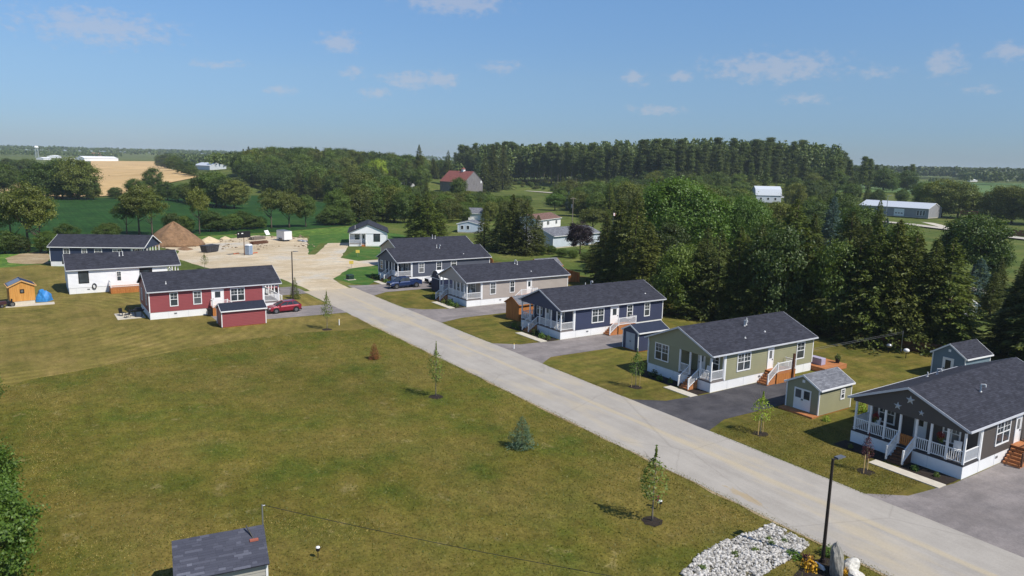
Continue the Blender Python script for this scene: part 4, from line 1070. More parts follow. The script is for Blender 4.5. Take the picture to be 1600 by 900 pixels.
def sapling(seed, H=5.0, rad=.75, base=.33, n=620, leaf=.058):
    R = np.random.RandomState(seed); t = R.uniform(0, 1, n); z = H*(base+(1-base)*t)
    prof = np.sin(np.clip(t*1.05+.12, 0, 1)*math.pi)**.7*rad*(1-.35*t)
    cl = R.uniform(0, 6.28, 26); a = cl[R.randint(26, size=n)]+R.normal(size=n)*.32
    r = prof*np.sqrt(R.uniform(.04, 1.0, n))
    c = np.stack([np.cos(a)*r, np.sin(a)*r, z+R.normal(size=n)*.12], 1)
    out = np.stack([np.cos(a), np.sin(a), np.full(n, .2)], 1)
    v, f = leaf_cloud(R, c, out, leaf*1.4, up=.4)
    limbs = [(H*(base*.95+.55*i/14), R.uniform(0, 6.28), rad*R.uniform(.55, .95), 1.3, .014) for i in range(14)]
    return dict(trunk=trunk_mesh('trunk', H*.97, .045, BARKG, R, limbs, lean=.012), crown=np_mesh('crown', v, f, None), H=H)
def shrub(seed, H=1.0, rad=.6, n=320, leaf=.07):
    R = np.random.RandomState(seed); d = unit(R.normal(size=(n, 3))); d[:, 2] = np.abs(d[:, 2])
    lump = 1+.3*np.sin(d[:, 0]*5+seed)*np.sin(d[:, 1]*6)
    c = d*np.array([rad, rad, H])*(lump*R.uniform(.6, 1.0, n))[:, None]
    v, f = leaf_cloud(R, c, d, leaf*1.3)
    return dict(crown=np_mesh('foliage', v, f, None), H=H)
LEAF = {
 'mid': leaf_mat('leaf_mid_green', lin((98, 122, 54)), lin((62, 86, 36))),
 'bright': leaf_mat('leaf_bright_green', lin((100, 130, 56)), lin((60, 92, 36)), rand=.1),
 'olive': leaf_mat('leaf_olive_green', lin((112, 124, 62)), lin((72, 88, 40))),
 'dark': leaf_mat('leaf_dark_green', lin((82, 104, 50)), lin((50, 72, 34))),
 'sap': leaf_mat('leaf_young_green', lin((126, 142, 78)), lin((86, 108, 52)), trans=.4, rand=.08),
 'lime': leaf_mat('leaf_lime', lin((158, 178, 66)), lin((112, 142, 46)), rand=.1),
 'purple': leaf_mat('leaf_purple', lin((58, 38, 46)), lin((34, 24, 32)), rand=.05, tcol=(1.1, .7, .8, 1), warm=(1, 1, 1)),
 'spruce': leaf_mat('needle_dark_green', lin((100, 112, 60)), lin((52, 66, 36)), trans=.28, rand=.22),
 'green_spruce': leaf_mat('needle_green', lin((110, 128, 62)), lin((62, 80, 38)), trans=.28, rand=.2),
 'blue_spruce': leaf_mat('needle_blue_green', lin((96, 120, 110)), lin((58, 82, 76)), trans=.1, rand=.1, warm=(1, 1, 1)),
 'young_spruce': leaf_mat('needle_young', lin((104, 128, 96)), lin((62, 86, 62)), trans=.15, rand=.05, warm=(1, 1, 1)),
 'pine': leaf_mat('needle_pine', lin((96, 114, 60)), lin((58, 76, 42)), trans=.22, rand=.22),
 'rust': leaf_mat('needle_rust', lin((134, 84, 54)), lin((94, 56, 38)), trans=.12, rand=.05, tcol=(1.1, .9, .7, 1)),
 'redleaf': leaf_mat('leaf_wine_red', lin((104, 48, 54)), lin((62, 30, 38)), rand=.05, tcol=(1.2, .7, .7, 1), warm=(1, 1, 1)),
 'flower': leaf_mat('petal_red', lin((170, 52, 48)), lin((120, 36, 34)), rand=.1, tcol=(1.1, .8, .8, 1), warm=(1, 1, 1)),
 'yellow': leaf_mat('leaf_golden', lin((222, 182, 52)), lin((176, 136, 36)), rand=.08),
}
PROTO = dict(
 broad=[broadleaf(s, 12, 4.6, b, cl, n, 105, .175) for s, b, cl, n in ((1, .2, 10, 150), (2, .16, 13, 165), (3, .26, 9, 140), (4, .12, 12, 165))],
 open=[broadleaf(s, 12, 4.2, .3, 8, 100, 90, .165, sparse=.4) for s in (11, 12, 13)],
 big=[broadleaf(s, 18, 6.6, .12, 20, 480, 100, .19) for s in (21, 22)],
 bushy=[broadleaf(s, 12, 4.8, .0, 15, 190, 100, .18) for s in (5, 6, 7, 8)],
 spruce=[spruce(s, 14, r, lv, 12, 46, .17, irr=q_, droop=dq) for s, r, lv, q_, dq in ((31, 3.0, 58, .3, .3), (32, 2.5, 62, .25, .2), (33, 3.4, 52, .45, .36), (34, 2.8, 60, .3, .42), (35, 3.2, 46, .6, .25))],
 small_spruce=[spruce(41, 2.6, .95, 30, 11, 20, .085, low=.02, droop=.1)],
 pine=[pine(s) for s in (51, 52, 53, 54)],
 full_pine=[pine(s, 24, 3.6, .82, 120, 80, .3) for s in (55, 56, 57)],
 sapling=[sapling(s, r_, b) if False else sapling(s, 5.0, b) for s, r_, b in ((61, 0, 1.0), (62, 0, .9), (63, 0, 1.1), (64, 0, .85))],
 shrub=[shrub(s) for s in (71, 72, 73)],
)
def spawn(kind, idx, name, label, cat, loc, H, width=1.0, leaf='mid', rz=None, group=None, lean=0, z=None):
    pr = PROTO[kind][idx % len(PROTO[kind])]; s = H/pr['H']
    zz = float(hgt(loc[0], loc[1])) if z is None else z
    T = thing(name, label, cat, (loc[0], loc[1], zz), rnd.uniform(0, 6.28) if rz is None else rz, group)
    T.scale = (s*width, s*width, s)
    for p in ('trunk', 'crown'):
        if p not in pr: continue
        me = pr[p]
        if p == 'crown' and not me.materials: me.materials.append(LEAF['mid'])
        o = bpy.data.objects.new('foliage' if 'trunk' not in pr else p, me); COL.objects.link(o); o.parent = T
        if p == 'crown':
            o.material_slots[0].link = 'OBJECT'; o.material_slots[0].material = LEAF[leaf]
    return T
def tree_px(kind, idx, name, label, base, top, leaf, width=1.0, group=None, cat='tree'):
    """tree standing where the base pixel meets the ground, its tip on the sight line of the top pixel"""
    x, y = ray(*base); h0 = float(hgt(x, y)); H = top_z(x, y, top[0], top[1])-h0
    return spawn(kind, idx, name, label, cat, (x, y), max(2, H), width, leaf, group=group)
# ================================================================== VEGETATION, PLACED
def stakes(T_loc, n=2, r=.42, h=1.3, label=None, group=None):
    pass
def sapling_px(base, top, label, leaf, idx, width=1.0, staked=0, ring=True):
    x, y = G(*base); H = top_z(x, y, *top)
    T = spawn('sapling', idx, 'young_tree', label, 'tree', (x, y), H, width, leaf)
    s = T.scale[0]
    if ring:
        R2 = random.Random(idx); n = 14
        m = MB(); pts = [(R2.uniform(.55, .75)*math.cos(6.283*i/n)/s, R2.uniform(.55, .75)*math.sin(6.283*i/n)/s, .02) for i in range(n)]
        m.add(pts+[(0, 0, .09)], [(i, (i+1) % n, n) for i in range(n)]); m.build('mulch_ring', MULCH, T, fix=False)
    for i in range(staked):
        a = .6+i*6.283/max(1, staked)
        sz = T.scale[2]
        MB().box((.42*math.cos(a)-.025)/s, (.42*math.cos(a)+.025)/s, (.42*math.sin(a)-.025)/s, (.42*math.sin(a)+.025)/s, -.1/sz, 1.45/sz).build('stake', STAKE, T)
    return T
sapling_px((681, 620), (683, 538), 'slender young tree in mulch ring between the rust and green conifers', 'sap', 0, 1.0)
sapling_px((511, 515), (512, 456), 'slender young tree in mulch ring opposite the blue pickup', 'sap', 1, 1.1)
sapling_px((1019, 815), (1020, 700), 'thin sparse young tree in mulch ring near the white rock bed', 'sap', 3, 1.25)
sapling_px((993, 605), (993, 545), 'bright green staked young tree on the sage house lawn', 'bright', 2, 1.15, 2)
sapling_px((1188, 678), (1186, 612), 'lime green young tree beside the black driveway', 'lime', 2, 1.35, 2)
sapling_px((1352, 737), (1352, 675), 'wine red staked young tree in front of the star porch', 'redleaf', 1, 1.0, 2)
sapling_px((320, 421), (320, 396), 'small round young tree at the edge of the gravel', 'olive', 2, 1.5, 0, False)
spawn('small_spruce', 0, 'small_spruce', 'small grey green spruce standing alone in the meadow', 'tree', G(815, 700), 2.5, 1.0, 'young_spruce')
spawn('small_spruce', 0, 'small_spruce', 'small dead rust brown conifer in the meadow', 'tree', G(585, 561), 1.75, .95, 'rust')
spawn('small_spruce', 0, 'small_spruce', 'small dark green conifer beside the red house lamp post', 'tree', G(461, 467), 3.3, .7, 'green_spruce')

# --- evergreen belt behind the row of houses (base pixel, tip pixel, kind, leaf, width)
belt = [
 ((945, 440), (945, 338), 's', 'spruce', 1.1), ((965, 448), (966, 318), 's', 'spruce', 1.05), ((988, 455), (986, 297), 's', 'spruce', 1.0), ((1008, 468), (1005, 345), 's', 'spruce', 1.15),
 ((1030, 490), (1032, 392), 's', 'spruce', 1.25), ((1058, 492), (1058, 372), 's', 'green_spruce', 1.15), ((1088, 496), (1090, 378), 's', 'spruce', 1.2), ((1118, 498), (1118, 362), 's', 'spruce', 1.15),
 ((1148, 500), (1146, 352), 's', 'green_spruce', 1.1), ((1180, 505), (1182, 358), 's', 'spruce', 1.15), ((1212, 510), (1212, 342), 's', 'green_spruce', 1.1), ((1246, 514), (1246, 362), 's', 'spruce', 1.15),
 ((1274, 518), (1276, 380), 's', 'spruce', 1.15), ((1302, 524), (1300, 366), 's', 'spruce', 1.1), ((1330, 530), (1330, 360), 's', 'spruce', 1.15), ((1356, 535), (1356, 348), 's', 'green_spruce', 1.1),
 ((1386, 538), (1388, 342), 's', 'spruce', 1.15), ((1414, 540), (1412, 356), 's', 'spruce', 1.1), ((1446, 545), (1446, 364), 's', 'spruce', 1.2), ((1472, 546), (1470, 362), 's', 'green_spruce', 1.1),
 ((1496, 540), (1496, 430), 's', 'spruce', 1.1), ((1572, 552), (1570, 442), 's', 'spruce', 1.3), ((1604, 562), (1602, 370), 's', 'spruce', 1.3), ((1636, 575), (1640, 360), 's', 'spruce', 1.2),
 ((1232, 470), (1230, 318), 's', 'green_spruce', 1.2), ((1196, 462), (1196, 330), 's', 'spruce', 1.1), ((1262, 470), (1264, 330), 's', 'spruce', 1.1), ((1100, 452), (1100, 350), 's', 'spruce', 1.1), ((1040, 450), (1036, 340), 's', 'spruce', 1.2),
 ((1320, 470), (1322, 338), 's', 'spruce', 1.2), ((1345, 465), (1346, 342), 's', 'spruce', 1.2), ((1425, 480), (1428, 372), 's', 'spruce', 1.2), ((925, 425), (926, 372), 's', 'spruce', 1.2), ((1068, 470), (1070, 400), 's', 'spruce', 1.2),
 ((1160, 470), (1160, 372), 's', 'spruce', 1.2), ((1290, 480), (1288, 392), 's', 'spruce', 1.2), ((1400, 500), (1402, 392), 's', 'green_spruce', 1.2), ((1545, 500), (1548, 430), 's', 'spruce', 1.2)]
R0 = random.Random(77)
for i, (b, t, k, lf, w) in enumerate(belt):
    if i in (5, 10, 13, 25, 28, 33, 35):
        tree_px('bushy', i, 'broadleaf_tree', 'broadleaf tree mixed in among the spruce belt', b, (t[0], t[1]+10), ('dark', 'mid')[i % 2], .8, 'broadleaf trees in the spruce belt'); continue
    zone = 'navy blue house' if b[0] < 1045 else 'sage green house' if b[0] < 1290 else 'sage shed' if b[0] < 1420 else 'blue grey shed'
    tree_px('spruce', i, 'spruce_tree', 'tall %s spruce in the dense belt behind the %s' % ('dark' if lf == 'spruce' else 'mid green', zone), b, (t[0]+R0.uniform(-4, 4), t[1]+R0.uniform(-8, 10)), lf, w*R0.uniform(1.15, 1.6), 'spruce belt behind the houses')
for i, (b, t, k, lf, w_, lb) in enumerate([((1556, 478), (1556, 402), 'spruce', 'spruce', 1.3, 'dark spruce right of the little wide blue spruce'), ((1592, 486), (1592, 398), 'spruce', 'spruce', 1.3, 'dark spruce beside the pale track'), ((1458, 442), (1458, 374), 'spruce', 'green_spruce', 1.3, 'green spruce left of the flat crowned dark tree'), ((1550, 432), (1550, 372), 'bushy', 'dark', 1.0, 'dark round tree right of the flat crowned tree'), ((1480, 430), (1482, 362), 'bushy', 'dark', .8, 'dark leafy tree short of the county road'),
        ((1002, 480), (1002, 448), 'bushy', 'redleaf', 1.1, 'reddish shrub under the spruces behind the navy house'), ((1256, 508), (1256, 466), 'bushy', 'redleaf', .9, 'reddish shrub under the spruces behind the sage house')]):
    tree_px(k, i, 'spruce_tree' if k == 'spruce' else 'broadleaf_tree' if lf == 'dark' else 'red_shrub', lb, b, t, lf, w_, None, 'shrub' if lf == 'redleaf' else 'tree')
tree_px('big', 0, 'maple_tree', 'huge bright green round maple rising above the spruce belt', (1062, 428), (1062, 279), 'bright', 1.12)
tree_px('big', 1, 'broadleaf_tree', 'pale bright broadleaf tree beside the huge maple', (1160, 425), (1162, 304), 'bright', .8)
tree_px('broad', 1, 'broadleaf_tree', 'dark broadleaf tree with a flat crown left of the little blue spruce', (1518, 440), (1514, 334), 'dark', 1.15)
tree_px('spruce', 2, 'blue_spruce', 'small wide blue spruce by the pale track', (1527, 463), (1527, 403), 'blue_spruce', 1.9)
tree_px('spruce', 0, 'blue_spruce', 'tall blue spruce in front of the county road', (1297, 388), (1297, 306), 'blue_spruce', 1.3)
tree_px('spruce', 1, 'blue_spruce', 'blue tinted spruce among green trees near the garage', (1378, 420), (1378, 340), 'blue_spruce', 1.1)
tree_px('broad', 0, 'broadleaf_tree', 'dense round green tree in front of the grey garage', (1338, 402), (1338, 318), 'mid', .95)
tree_px('spruce', 3, 'spruce_tree', 'pointed green spruce whose tip crosses the garage roof', (1366, 412), (1366, 311), 'green_spruce', 1.0)
tree_px('broad', 2, 'broadleaf_tree', 'leafy tree just left of the county road bend', (1402, 430), (1401, 348), 'mid', .9)
# left side behind the slate house
for i, (b, t, lf, w) in enumerate([((652, 374), (650, 305), 'green_spruce', 1.5), ((668, 377), (668, 300), 'green_spruce', 1.5), ((684, 374), (686, 312), 'spruce', 1.4), ((756, 388), (756, 326), 'spruce', 1.2),
        ((782, 392), (782, 322), 'spruce', 1.25), ((800, 396), (802, 304), 'spruce', 1.25), ((822, 398), (822, 312), 'spruce', 1.3), ((840, 394), (842, 336), 'spruce', 1.2), ((575, 362), (573, 310), 'spruce', 1.3)]):
    tree_px('spruce', i+1, 'spruce_tree', 'bushy spruce standing behind the slate grey and white houses', b, t, lf, w*1.2, 'spruces behind the slate grey house')
tree_px('broad', 3, 'purple_maple', 'purple leaved round tree among grey roofs', (906, 397), (906, 346), 'purple', 1.0)
tree_px('broad', 0, 'broadleaf_tree', 'yellow green round tree right of the brown roofed house', (926, 362), (926, 324), 'olive', 1.5)
tree_px('broad', 1, 'broadleaf_tree', 'bright green round tree behind the utility pole', (867, 329), (867, 302), 'bright', 1.5)
tree_px('spruce', 1, 'blue_spruce', 'pale blue spruce behind the utility pole', (888, 328), (888, 299), 'blue_spruce', 1.3)
tree_px('spruce', 2, 'blue_spruce', 'wide blue spruce in front of the pine wood', (933, 327), (933, 294), 'blue_spruce', 1.5)
for i, (x, y, t) in enumerate([(862, 398, 384), (878, 402, 388), (895, 404, 390), (915, 410, 394), (930, 415, 395), (845, 398, 386)]):
    tree_px('bushy', i, 'bush', 'leafy bush beneath the purple leaved tree', (x, y), (x, t), 'mid', 1.5, 'bushes under the purple tree')
# --- field hedges, left
hedge = [((45, 393), (42, 288), 'olive', .95, 'open'), ((64, 394), (62, 306), 'olive', .8, 'open'), ((20, 391), (18, 302), 'olive', .8, 'open'), ((218, 367), (216, 292), 'olive', 1.05, 'open'), ((238, 368), (246, 300), 'olive', .9, 'open'), ((198, 366), (200, 312), 'dark', 1.0, 'open'),
 ((312, 366), (312, 294), 'olive', .7, 'open'), ((424, 357), (424, 295), 'olive', .85, 'open'), ((452, 356), (452, 297), 'olive', .9, 'broad'), ((478, 355), (478, 305), 'mid', .8, 'broad')]
for i, (b, t, lf, w, k) in enumerate(hedge):
    tree_px(k, i, 'field_tree', 'loose crowned green tree along the near edge of the crop field', b, t, lf, w, 'trees along the crop field')
for i, (x, y, t, w) in enumerate([(105, 386, 350, 1.3), (172, 372, 348, 1.5), (165, 380, 352, 1.6), (272, 366, 332, 1.2), (290, 366, 338, 1.3), (330, 362, 330, 1.4), (345, 362, 336, 1.6), (362, 360, 334, 1.5), (378, 358, 330, 1.5), (392, 358, 336, 1.6), (405, 357, 338, 1.5), (8, 396, 360, 1.6), (30, 396, 370, 1.6), (520, 352, 322, 1.4), (538, 352, 325, 1.5), (508, 352, 330, 1.5), (75, 396, 362, 1.4)]):
    tree_px('bushy', i, 'hedge_bush', 'dark leafy bush in the field edge beyond the gravel and left houses', (x, y), (x, t), ('dark', 'mid', 'dark')[i % 3], w, 'bushes along the field edge')
R3 = random.Random(12)
far_h = [(66, 311, 256, 1.2), (88, 311, 262, 1.1), (98, 311, 248, 1.1), (122, 312, 246, 1.1), (136, 312, 275, 1.3), (52, 311, 270, 1.1), (112, 312, 285, 1.3), (146, 312, 290, 1.3), (8, 305, 258, 1.1), (-14, 305, 250, 1.1), (34, 311, 292, 1.5), (20, 312, 296, 1.4),
         (239, 303, 263, .95), (212, 312, 279, 1.2), (180, 311, 292, 1.4), (226, 313, 288, 1.3), (262, 313, 284, 1.2), (278, 314, 290, 1.3), (292, 316, 286, 1.2), (306, 318, 284, 1.2), (322, 320, 272, 1.1), (338, 322, 268, 1.1), (352, 324, 276, 1.2), (366, 326, 280, 1.2), (250, 312, 296, 1.5)]
for i, (x, y, t, w) in enumerate(far_h):
    tree_px('bushy', i, 'hedgerow_tree', 'full green tree in the hedgerow in front of the wheat field', (x, y), (x+R3.uniform(-3, 3), t), ('dark', 'mid', 'dark', 'olive')[i % 4], w, 'hedgerow trees by the wheat field')
for i, (x, y, t, w) in enumerate([(12, 276, 248, 1.2), (28, 277, 250, 1.2), (44, 277, 247, 1.2), (-6, 276, 250, 1.2), (56, 277, 252, 1.2), (252, 262, 242, 1.2), (262, 264, 240, 1.3), (272, 267, 243, 1.3), (284, 272, 253, 1.2), (296, 274, 252, 1.2), (300, 276, 258, 1.3), (128, 272, 252, 1.2)]):
    tree_px('bushy', i, 'farm_tree', 'distant dark tree at the far edges of the wheat field', (x, y), (x, t), 'dark', w, 'distant trees round the wheat field')
# --- mixed wood beyond the turning area
def poly_in(x, y, P):
    c = False; j = len(P)-1
    for i in range(len(P)):
        if (P[i][1] > y) != (P[j][1] > y) and x < (P[j][0]-P[i][0])*(y-P[i][1])/(P[j][1]-P[i][1])+P[i][0]: c = not c
        j = i
    return c
def scatter(P, n, dmin, seed):
    R2 = random.Random(seed); xs = [p[0] for p in P]; ys = [p[1] for p in P]; out = []; tries = 0
    while len(out) < n and tries < 40000:
        tries += 1; x = R2.uniform(min(xs), max(xs)); y = R2.uniform(min(ys), max(ys))
        if poly_in(x, y, P) and all((x-a)**2+(y-b)**2 > dmin*dmin for a, b in out): out.append((x, y))
    return out
def prj(x, y, z):
    q = RT @ np.array([x, y, z-CAMH]); return 800+F*q[0]/q[2], 450+F*q[1]/q[2]
# sight lines to things behind stay open: (px0, px1, keep tops below y, out to distance)
OPEN = [(676, 760, 299, 500), (616, 656, 291, 500), (772, 868, 306, 540), (1174, 1234, 316, 500), (1384, 1452, 344, 360), (1384, 1640, 380, 262), (1236, 1262, 338, 330), (836, 902, 358, 195), (1440, 1540, 352, 330)]
def fit_h(x, y, H):
    px, py = prj(x, y, float(hgt(x, y))+H); d = math.hypot(x, y)
    for a, b, lim, dm in OPEN:
        m = 9*300/d
        if a-m < px < b+m and d < dm and py < lim: H = min(H, top_z(x, y, px, lim)-float(hgt(x, y)))
    return H
wood1 = [(262, -128), (285, -128), (330, -132), (420, -124), (520, -122), (640, -165), (760, -225), (700, -300), (600, -318), (540, -300), (520, -262), (400, -215), (318, -172), (270, -142)]
for i, (x, y) in enumerate(scatter(wood1, 400, 8, 5)):
    if 425 < x < 470 and -275 < y < -225: continue
    d = math.hypot(x, y); con = R3.random() < .42
    H = R3.uniform(10, 14.5) if d < 380 else R3.uniform(13, 18)
    H = fit_h(x, y, H)
    if H < 2.5: continue
    if con: spawn('spruce', i, 'conifer', 'dark conifer in the mixed wood left of the red roofed barn', 'tree', (x, y), H, R3.uniform(1.2, 1.6), 'green_spruce' if R3.random() < .5 else 'spruce', group='conifers in the mixed wood')
    else: spawn('bushy', i, 'broadleaf_tree', 'broadleaf tree in the mixed wood left of the red roofed barn', 'tree', (x, y), H, R3.uniform(.85, 1.2), R3.choice(('mid', 'dark', 'dark', 'olive')), group='broadleaf trees in the mixed wood')
wood2 = [(226, -122), (262, -132), (318, -176), (400, -220), (424, -238), (410, -262), (330, -232), (262, -182), (225, -148)]
for i, (x, y) in enumerate(scatter(wood2, 110, 7.5, 6)):
    H = fit_h(x, y, R3.uniform(5, 9))
    if H < 1.5: continue
    spawn('bushy', i, 'scrub_tree', 'low bushy tree on the slope in front of the barn', 'tree', (x, y), H, R3.uniform(1.1, 1.5), R3.choice(('mid', 'olive', 'dark')), group='low trees in front of the barn')
tree_px('broad', 1, 'broadleaf_tree', 'round bright tree against the barn wall', (716, 322), (716, 277), 'mid', .8)
tree_px('broad', 2, 'broadleaf_tree', 'yellow green tree above the white house roof line', (592, 300), (592, 249), 'lime', .7)
tree_px('broad', 3, 'broadleaf_tree', 'round green tree left of the red roofed barn', (658, 300), (658, 259), 'mid', .9)
for i, (x, y, t, k) in enumerate([(757, 300, 240, 's'), (770, 300, 226, 's'), (785, 296, 228, 's'), (655, 292, 226, 's'), (700, 290, 235, 's'), (635, 292, 250, 's')]):
    tree_px('spruce', i, 'conifer', 'tall pointed conifer beside the red roofed barn', (x, y), (x, t), 'spruce', 1.1, 'tall conifers by the barn')
for i, (x, y, t) in enumerate([(528, 350, 298), (546, 349, 292), (562, 348, 286), (580, 347, 281), (598, 347, 284), (616, 347, 290), (632, 349, 297), (540, 340, 284), (574, 338, 272), (606, 338, 276), (700, 340, 303), (716, 337, 302), (733, 337, 304), (750, 340, 306), (766, 346, 314), (690, 348, 308), (640, 340, 292), (676, 342, 304)]):
    con = i % 3 == 1
    tree_px('spruce' if con else 'bushy', i, 'backdrop_tree', 'conifer in the dense trees behind the small white house' if con else 'leafy tree in the dense trees behind the small white house', (x, y), (x, t), ('green_spruce' if con else ('mid', 'dark', 'olive')[i % 3]), 1.35 if con else .95, 'conifers behind the small white house' if con else 'leafy trees behind the small white house')
# between the village and the county road
for i, (x, y) in enumerate(scatter([(150, -175), (190, -205), (215, -270), (300, -290), (400, -300), (330, -250), (240, -190), (190, -178)], 60, 9, 9)):
    H = fit_h(x, y, R3.uniform(7, 12))
    if H < 1.5: continue
    spawn('bushy', i, 'roadside_tree', 'leafy tree between the grey roofs and the county road', 'tree', (x, y), H, R3.uniform(1, 1.3), R3.choice(('mid', 'dark', 'olive')), group='trees short of the county road')
# --- pine plantation on the knoll
front = [(610, -342), (560, -341), (505, -343), (430, -350), (372, -378), (350, -436), (352, -515), (372, -590), (392, -632)]
pts = []
for (ax, ay), (bx, by) in zip(front[:-1], front[1:]):
    L_ = math.hypot(bx-ax, by-ay); k = int(L_/6.6)
    nx, ny = (by-ay)/L_, -(bx-ax)/L_
    if nx*ax+ny*ay < 0: nx, ny = -nx, -ny
    for j in range(k):
        for row in range(3):
            t = (j+R3.uniform(.1, .9))/k; o = row*7+R3.uniform(-1.5, 1.5)
            pts.append((ax+(bx-ax)*t+nx*o, ay+(by-ay)*t+ny*o, row))
for i, (x, y, row) in enumerate(pts[:262]):
    fullc = x < 440 or (i % 7 == 0)
    spawn('full_pine' if fullc else 'pine', i, 'pine_tree', 'tall full-crowned pine at the near edge of the plantation' if fullc else 'tall bare-trunked pine at the edge of the plantation', 'tree', (x, y), R3.uniform(20, 33) if row else R3.uniform(18, 31), R3.uniform(.8, 1.35), 'pine', group='full-crowned pines along the plantation edge' if fullc else 'bare-trunked pines along the plantation edge')
for i, (x, y) in enumerate(scatter([(272, -395), (325, -362), (350, -385), (336, -440), (338, -520), (350, -600), (310, -600), (285, -470)], 50, 8, 14)):
    if math.hypot(x-305, y+407) < 16: continue
    if i % 5 < 3: spawn('full_pine', i, 'pine_tree', 'sunlit full pine standing in front of the plantation', 'tree', (x, y), R3.uniform(17, 24), R3.uniform(.9, 1.3), 'pine', group='sunlit pines in front of the plantation'); continue
    spawn('bushy', i, 'edge_tree', 'round leafy tree at the foot of the pine plantation', 'tree', (x, y), R3.uniform(10, 17), R3.uniform(1, 1.3), R3.choice(('mid', 'dark', 'olive')), group='leafy trees at the foot of the pines')
for i, (x, y) in enumerate(scatter([(430, -328), (620, -329), (620, -340), (430, -341)], 60, 4, 15)):
    spawn('bushy', i, 'verge_bush', 'low bush along the county road below the pines', 'bush', (x, y), R3.uniform(2, 4), R3.uniform(1.2, 1.7), R3.choice(('mid', 'olive')), group='bushes along the county road')
for i, (x, y) in enumerate(scatter([(120, -215), (135, -150), (110, -112), (140, -118), (190, -190), (250, -255), (300, -275), (290, -296), (225, -292), (165, -268)], 75, 9, 21)):
    if abs(x-133) < 10 and abs(y+208) < 10: continue
    con = R3.random() < .45
    H = fit_h(x, y, R3.uniform(8, 13))
    if H < 1.5: continue
    spawn('spruce' if con else 'bushy', i, 'garden_tree', 'dark conifer in the old gardens behind the spruce belt' if con else 'leafy tree in the old gardens behind the spruce belt', 'tree', (x, y), H, R3.uniform(1, 1.25), R3.choice(('spruce', 'green_spruce')) if con else R3.choice(('mid', 'dark', 'olive')), group='conifers in the old gardens' if con else 'leafy trees in the old gardens')
for i, (x, y) in enumerate(scatter([(168, -178), (215, -182), (330, -250), (425, -300), (400, -345), (340, -362), (300, -388), (255, -420), (215, -385), (238, -330), (196, -290), (158, -262), (140, -218)], 170, 7.5, 33)):
    if abs(y+309-(x-212)*-.04) < 8 or (math.hypot(x-305, y+407) < 18) or (abs(x-133) < 9 and abs(y+208) < 9): continue
    con = R3.random() < .4; H = fit_h(x, y, R3.uniform(9, 15))
    if H < 1.8: continue
    spawn('spruce' if con else 'bushy', i, 'grove_tree', 'dark conifer in the grove between the spruce belt and the pines' if con else 'leafy tree in the grove between the spruce belt and the pines', 'tree', (x, y), H, R3.uniform(1.15, 1.4) if con else R3.uniform(.85, 1.15), R3.choice(('spruce', 'green_spruce')) if con else R3.choice(('mid', 'dark', 'mid', 'olive')), group='conifers in the grove' if con else 'leafy trees in the grove')
# round the garage
for i, (x, y, t, w, lf) in enumerate([(1446, 336, 286, 1.0, 'mid'), (1470, 339, 280, 1.2, 'olive'), (1496, 341, 282, 1.15, 'olive'), (1520, 342, 298, 1.1, 'dark'), (1556, 348, 292, 1.15, 'olive'), (1580, 350, 290, 1.15, 'olive'), (1606, 352, 292, 1.1, 'olive'), (1636, 352, 290, 1.1, 'mid'), (1408, 318, 296, 1.2, 'mid'), (1436, 312, 284, 1.1, 'dark')]):
    tree_px('bushy', i, 'broadleaf_tree', 'large yellow green tree by the grey garage and brown fence', (x, y), (x, t), lf, w, 'trees round the grey garage')
# --- far woods, masses nobody could count
def far_wood(name, label, bands, mat, seed, q=26, size=1.9, spiky=False):
    R = np.random.RandomState(seed); parts = []
    for (p0, p1, d0, d1, n, h0, h1) in bands:
        px = R.uniform(p0, p1, n); d = np.sqrt(R.uniform(d0*d0, d1*d1, n))
        dr = np.stack([np.array(pix_dir(a, 260.0)) for a in px]); az = np.arctan2(dr[:, 1], dr[:, 0])
        X = np.cos(az)*d; Y = np.sin(az)*d; Hh = R.uniform(h0, h1, n); Z = hgt(X, Y)
        k = unit(R.normal(size=(n*q, 3))); k[:, 2] = np.abs(k[:, 2])*1.0-.25
        rad = np.repeat(Hh*R.uniform(.26, .42, n), q)
        sc = np.stack([rad, rad, np.repeat(Hh*.5, q)], 1)
        C = np.stack([np.repeat(X, q), np.repeat(Y, q), np.repeat(Z+Hh*.52, q)], 1)+k*sc*R.uniform(.75, 1.05, (n*q, 1))
        if spiky:
            u = R.uniform(.3, 1, n*q); a_ = R.uniform(0, 6.283, n*q); rr_ = rad*.62*(1.05-u)**.7*R.uniform(.6, 1.15, n*q)+.3
            C = np.stack([np.repeat(X, q)+np.cos(a_)*rr_, np.repeat(Y, q)+np.sin(a_)*rr_, np.repeat(Z, q)+np.repeat(Hh, q)*u], 1); k = np.stack([np.cos(a_), np.sin(a_), np.full(n*q, .3)], 1)
        v, f = leaf_cloud(R, C, k*1.6, size*np.repeat(Hh/14, q).mean(), up=.25, asp=.8)
        parts.append((v, f))
    v, f = merge(parts)
    o = bpy.data.objects.new(name, np_mesh(name, v, f, mat)); COL.objects.link(o)
    return tag(o, label, 'woodland', kind='stuff')
FARL = leaf_mat('far_foliage', lin((84, 104, 50)), lin((50, 70, 34)), trans=.2)
far_wood('far_woodland', 'long wooded ridge along the far horizon', [(-300, 620, 2300, 4300, 2600, 12, 20), (600, 1900, 2300, 4300, 1700, 12, 20)], FARL, 1, 22, 2.2)
far_wood('far_woodland', 'broken woods between the wheat field and the far ridge', [(262, 430, 1150, 2100, 900, 11, 17), (-200, 190, 1750, 2300, 500, 9, 15)], FARL, 2, 26, 1.8)
far_wood('far_woodland', 'dense wood behind the mixed trees left of the barn', [(400, 800, 640, 1300, 1300, 13, 19), (330, 430, 620, 1150, 260, 11, 16)], FARL, 3, 70, .95)
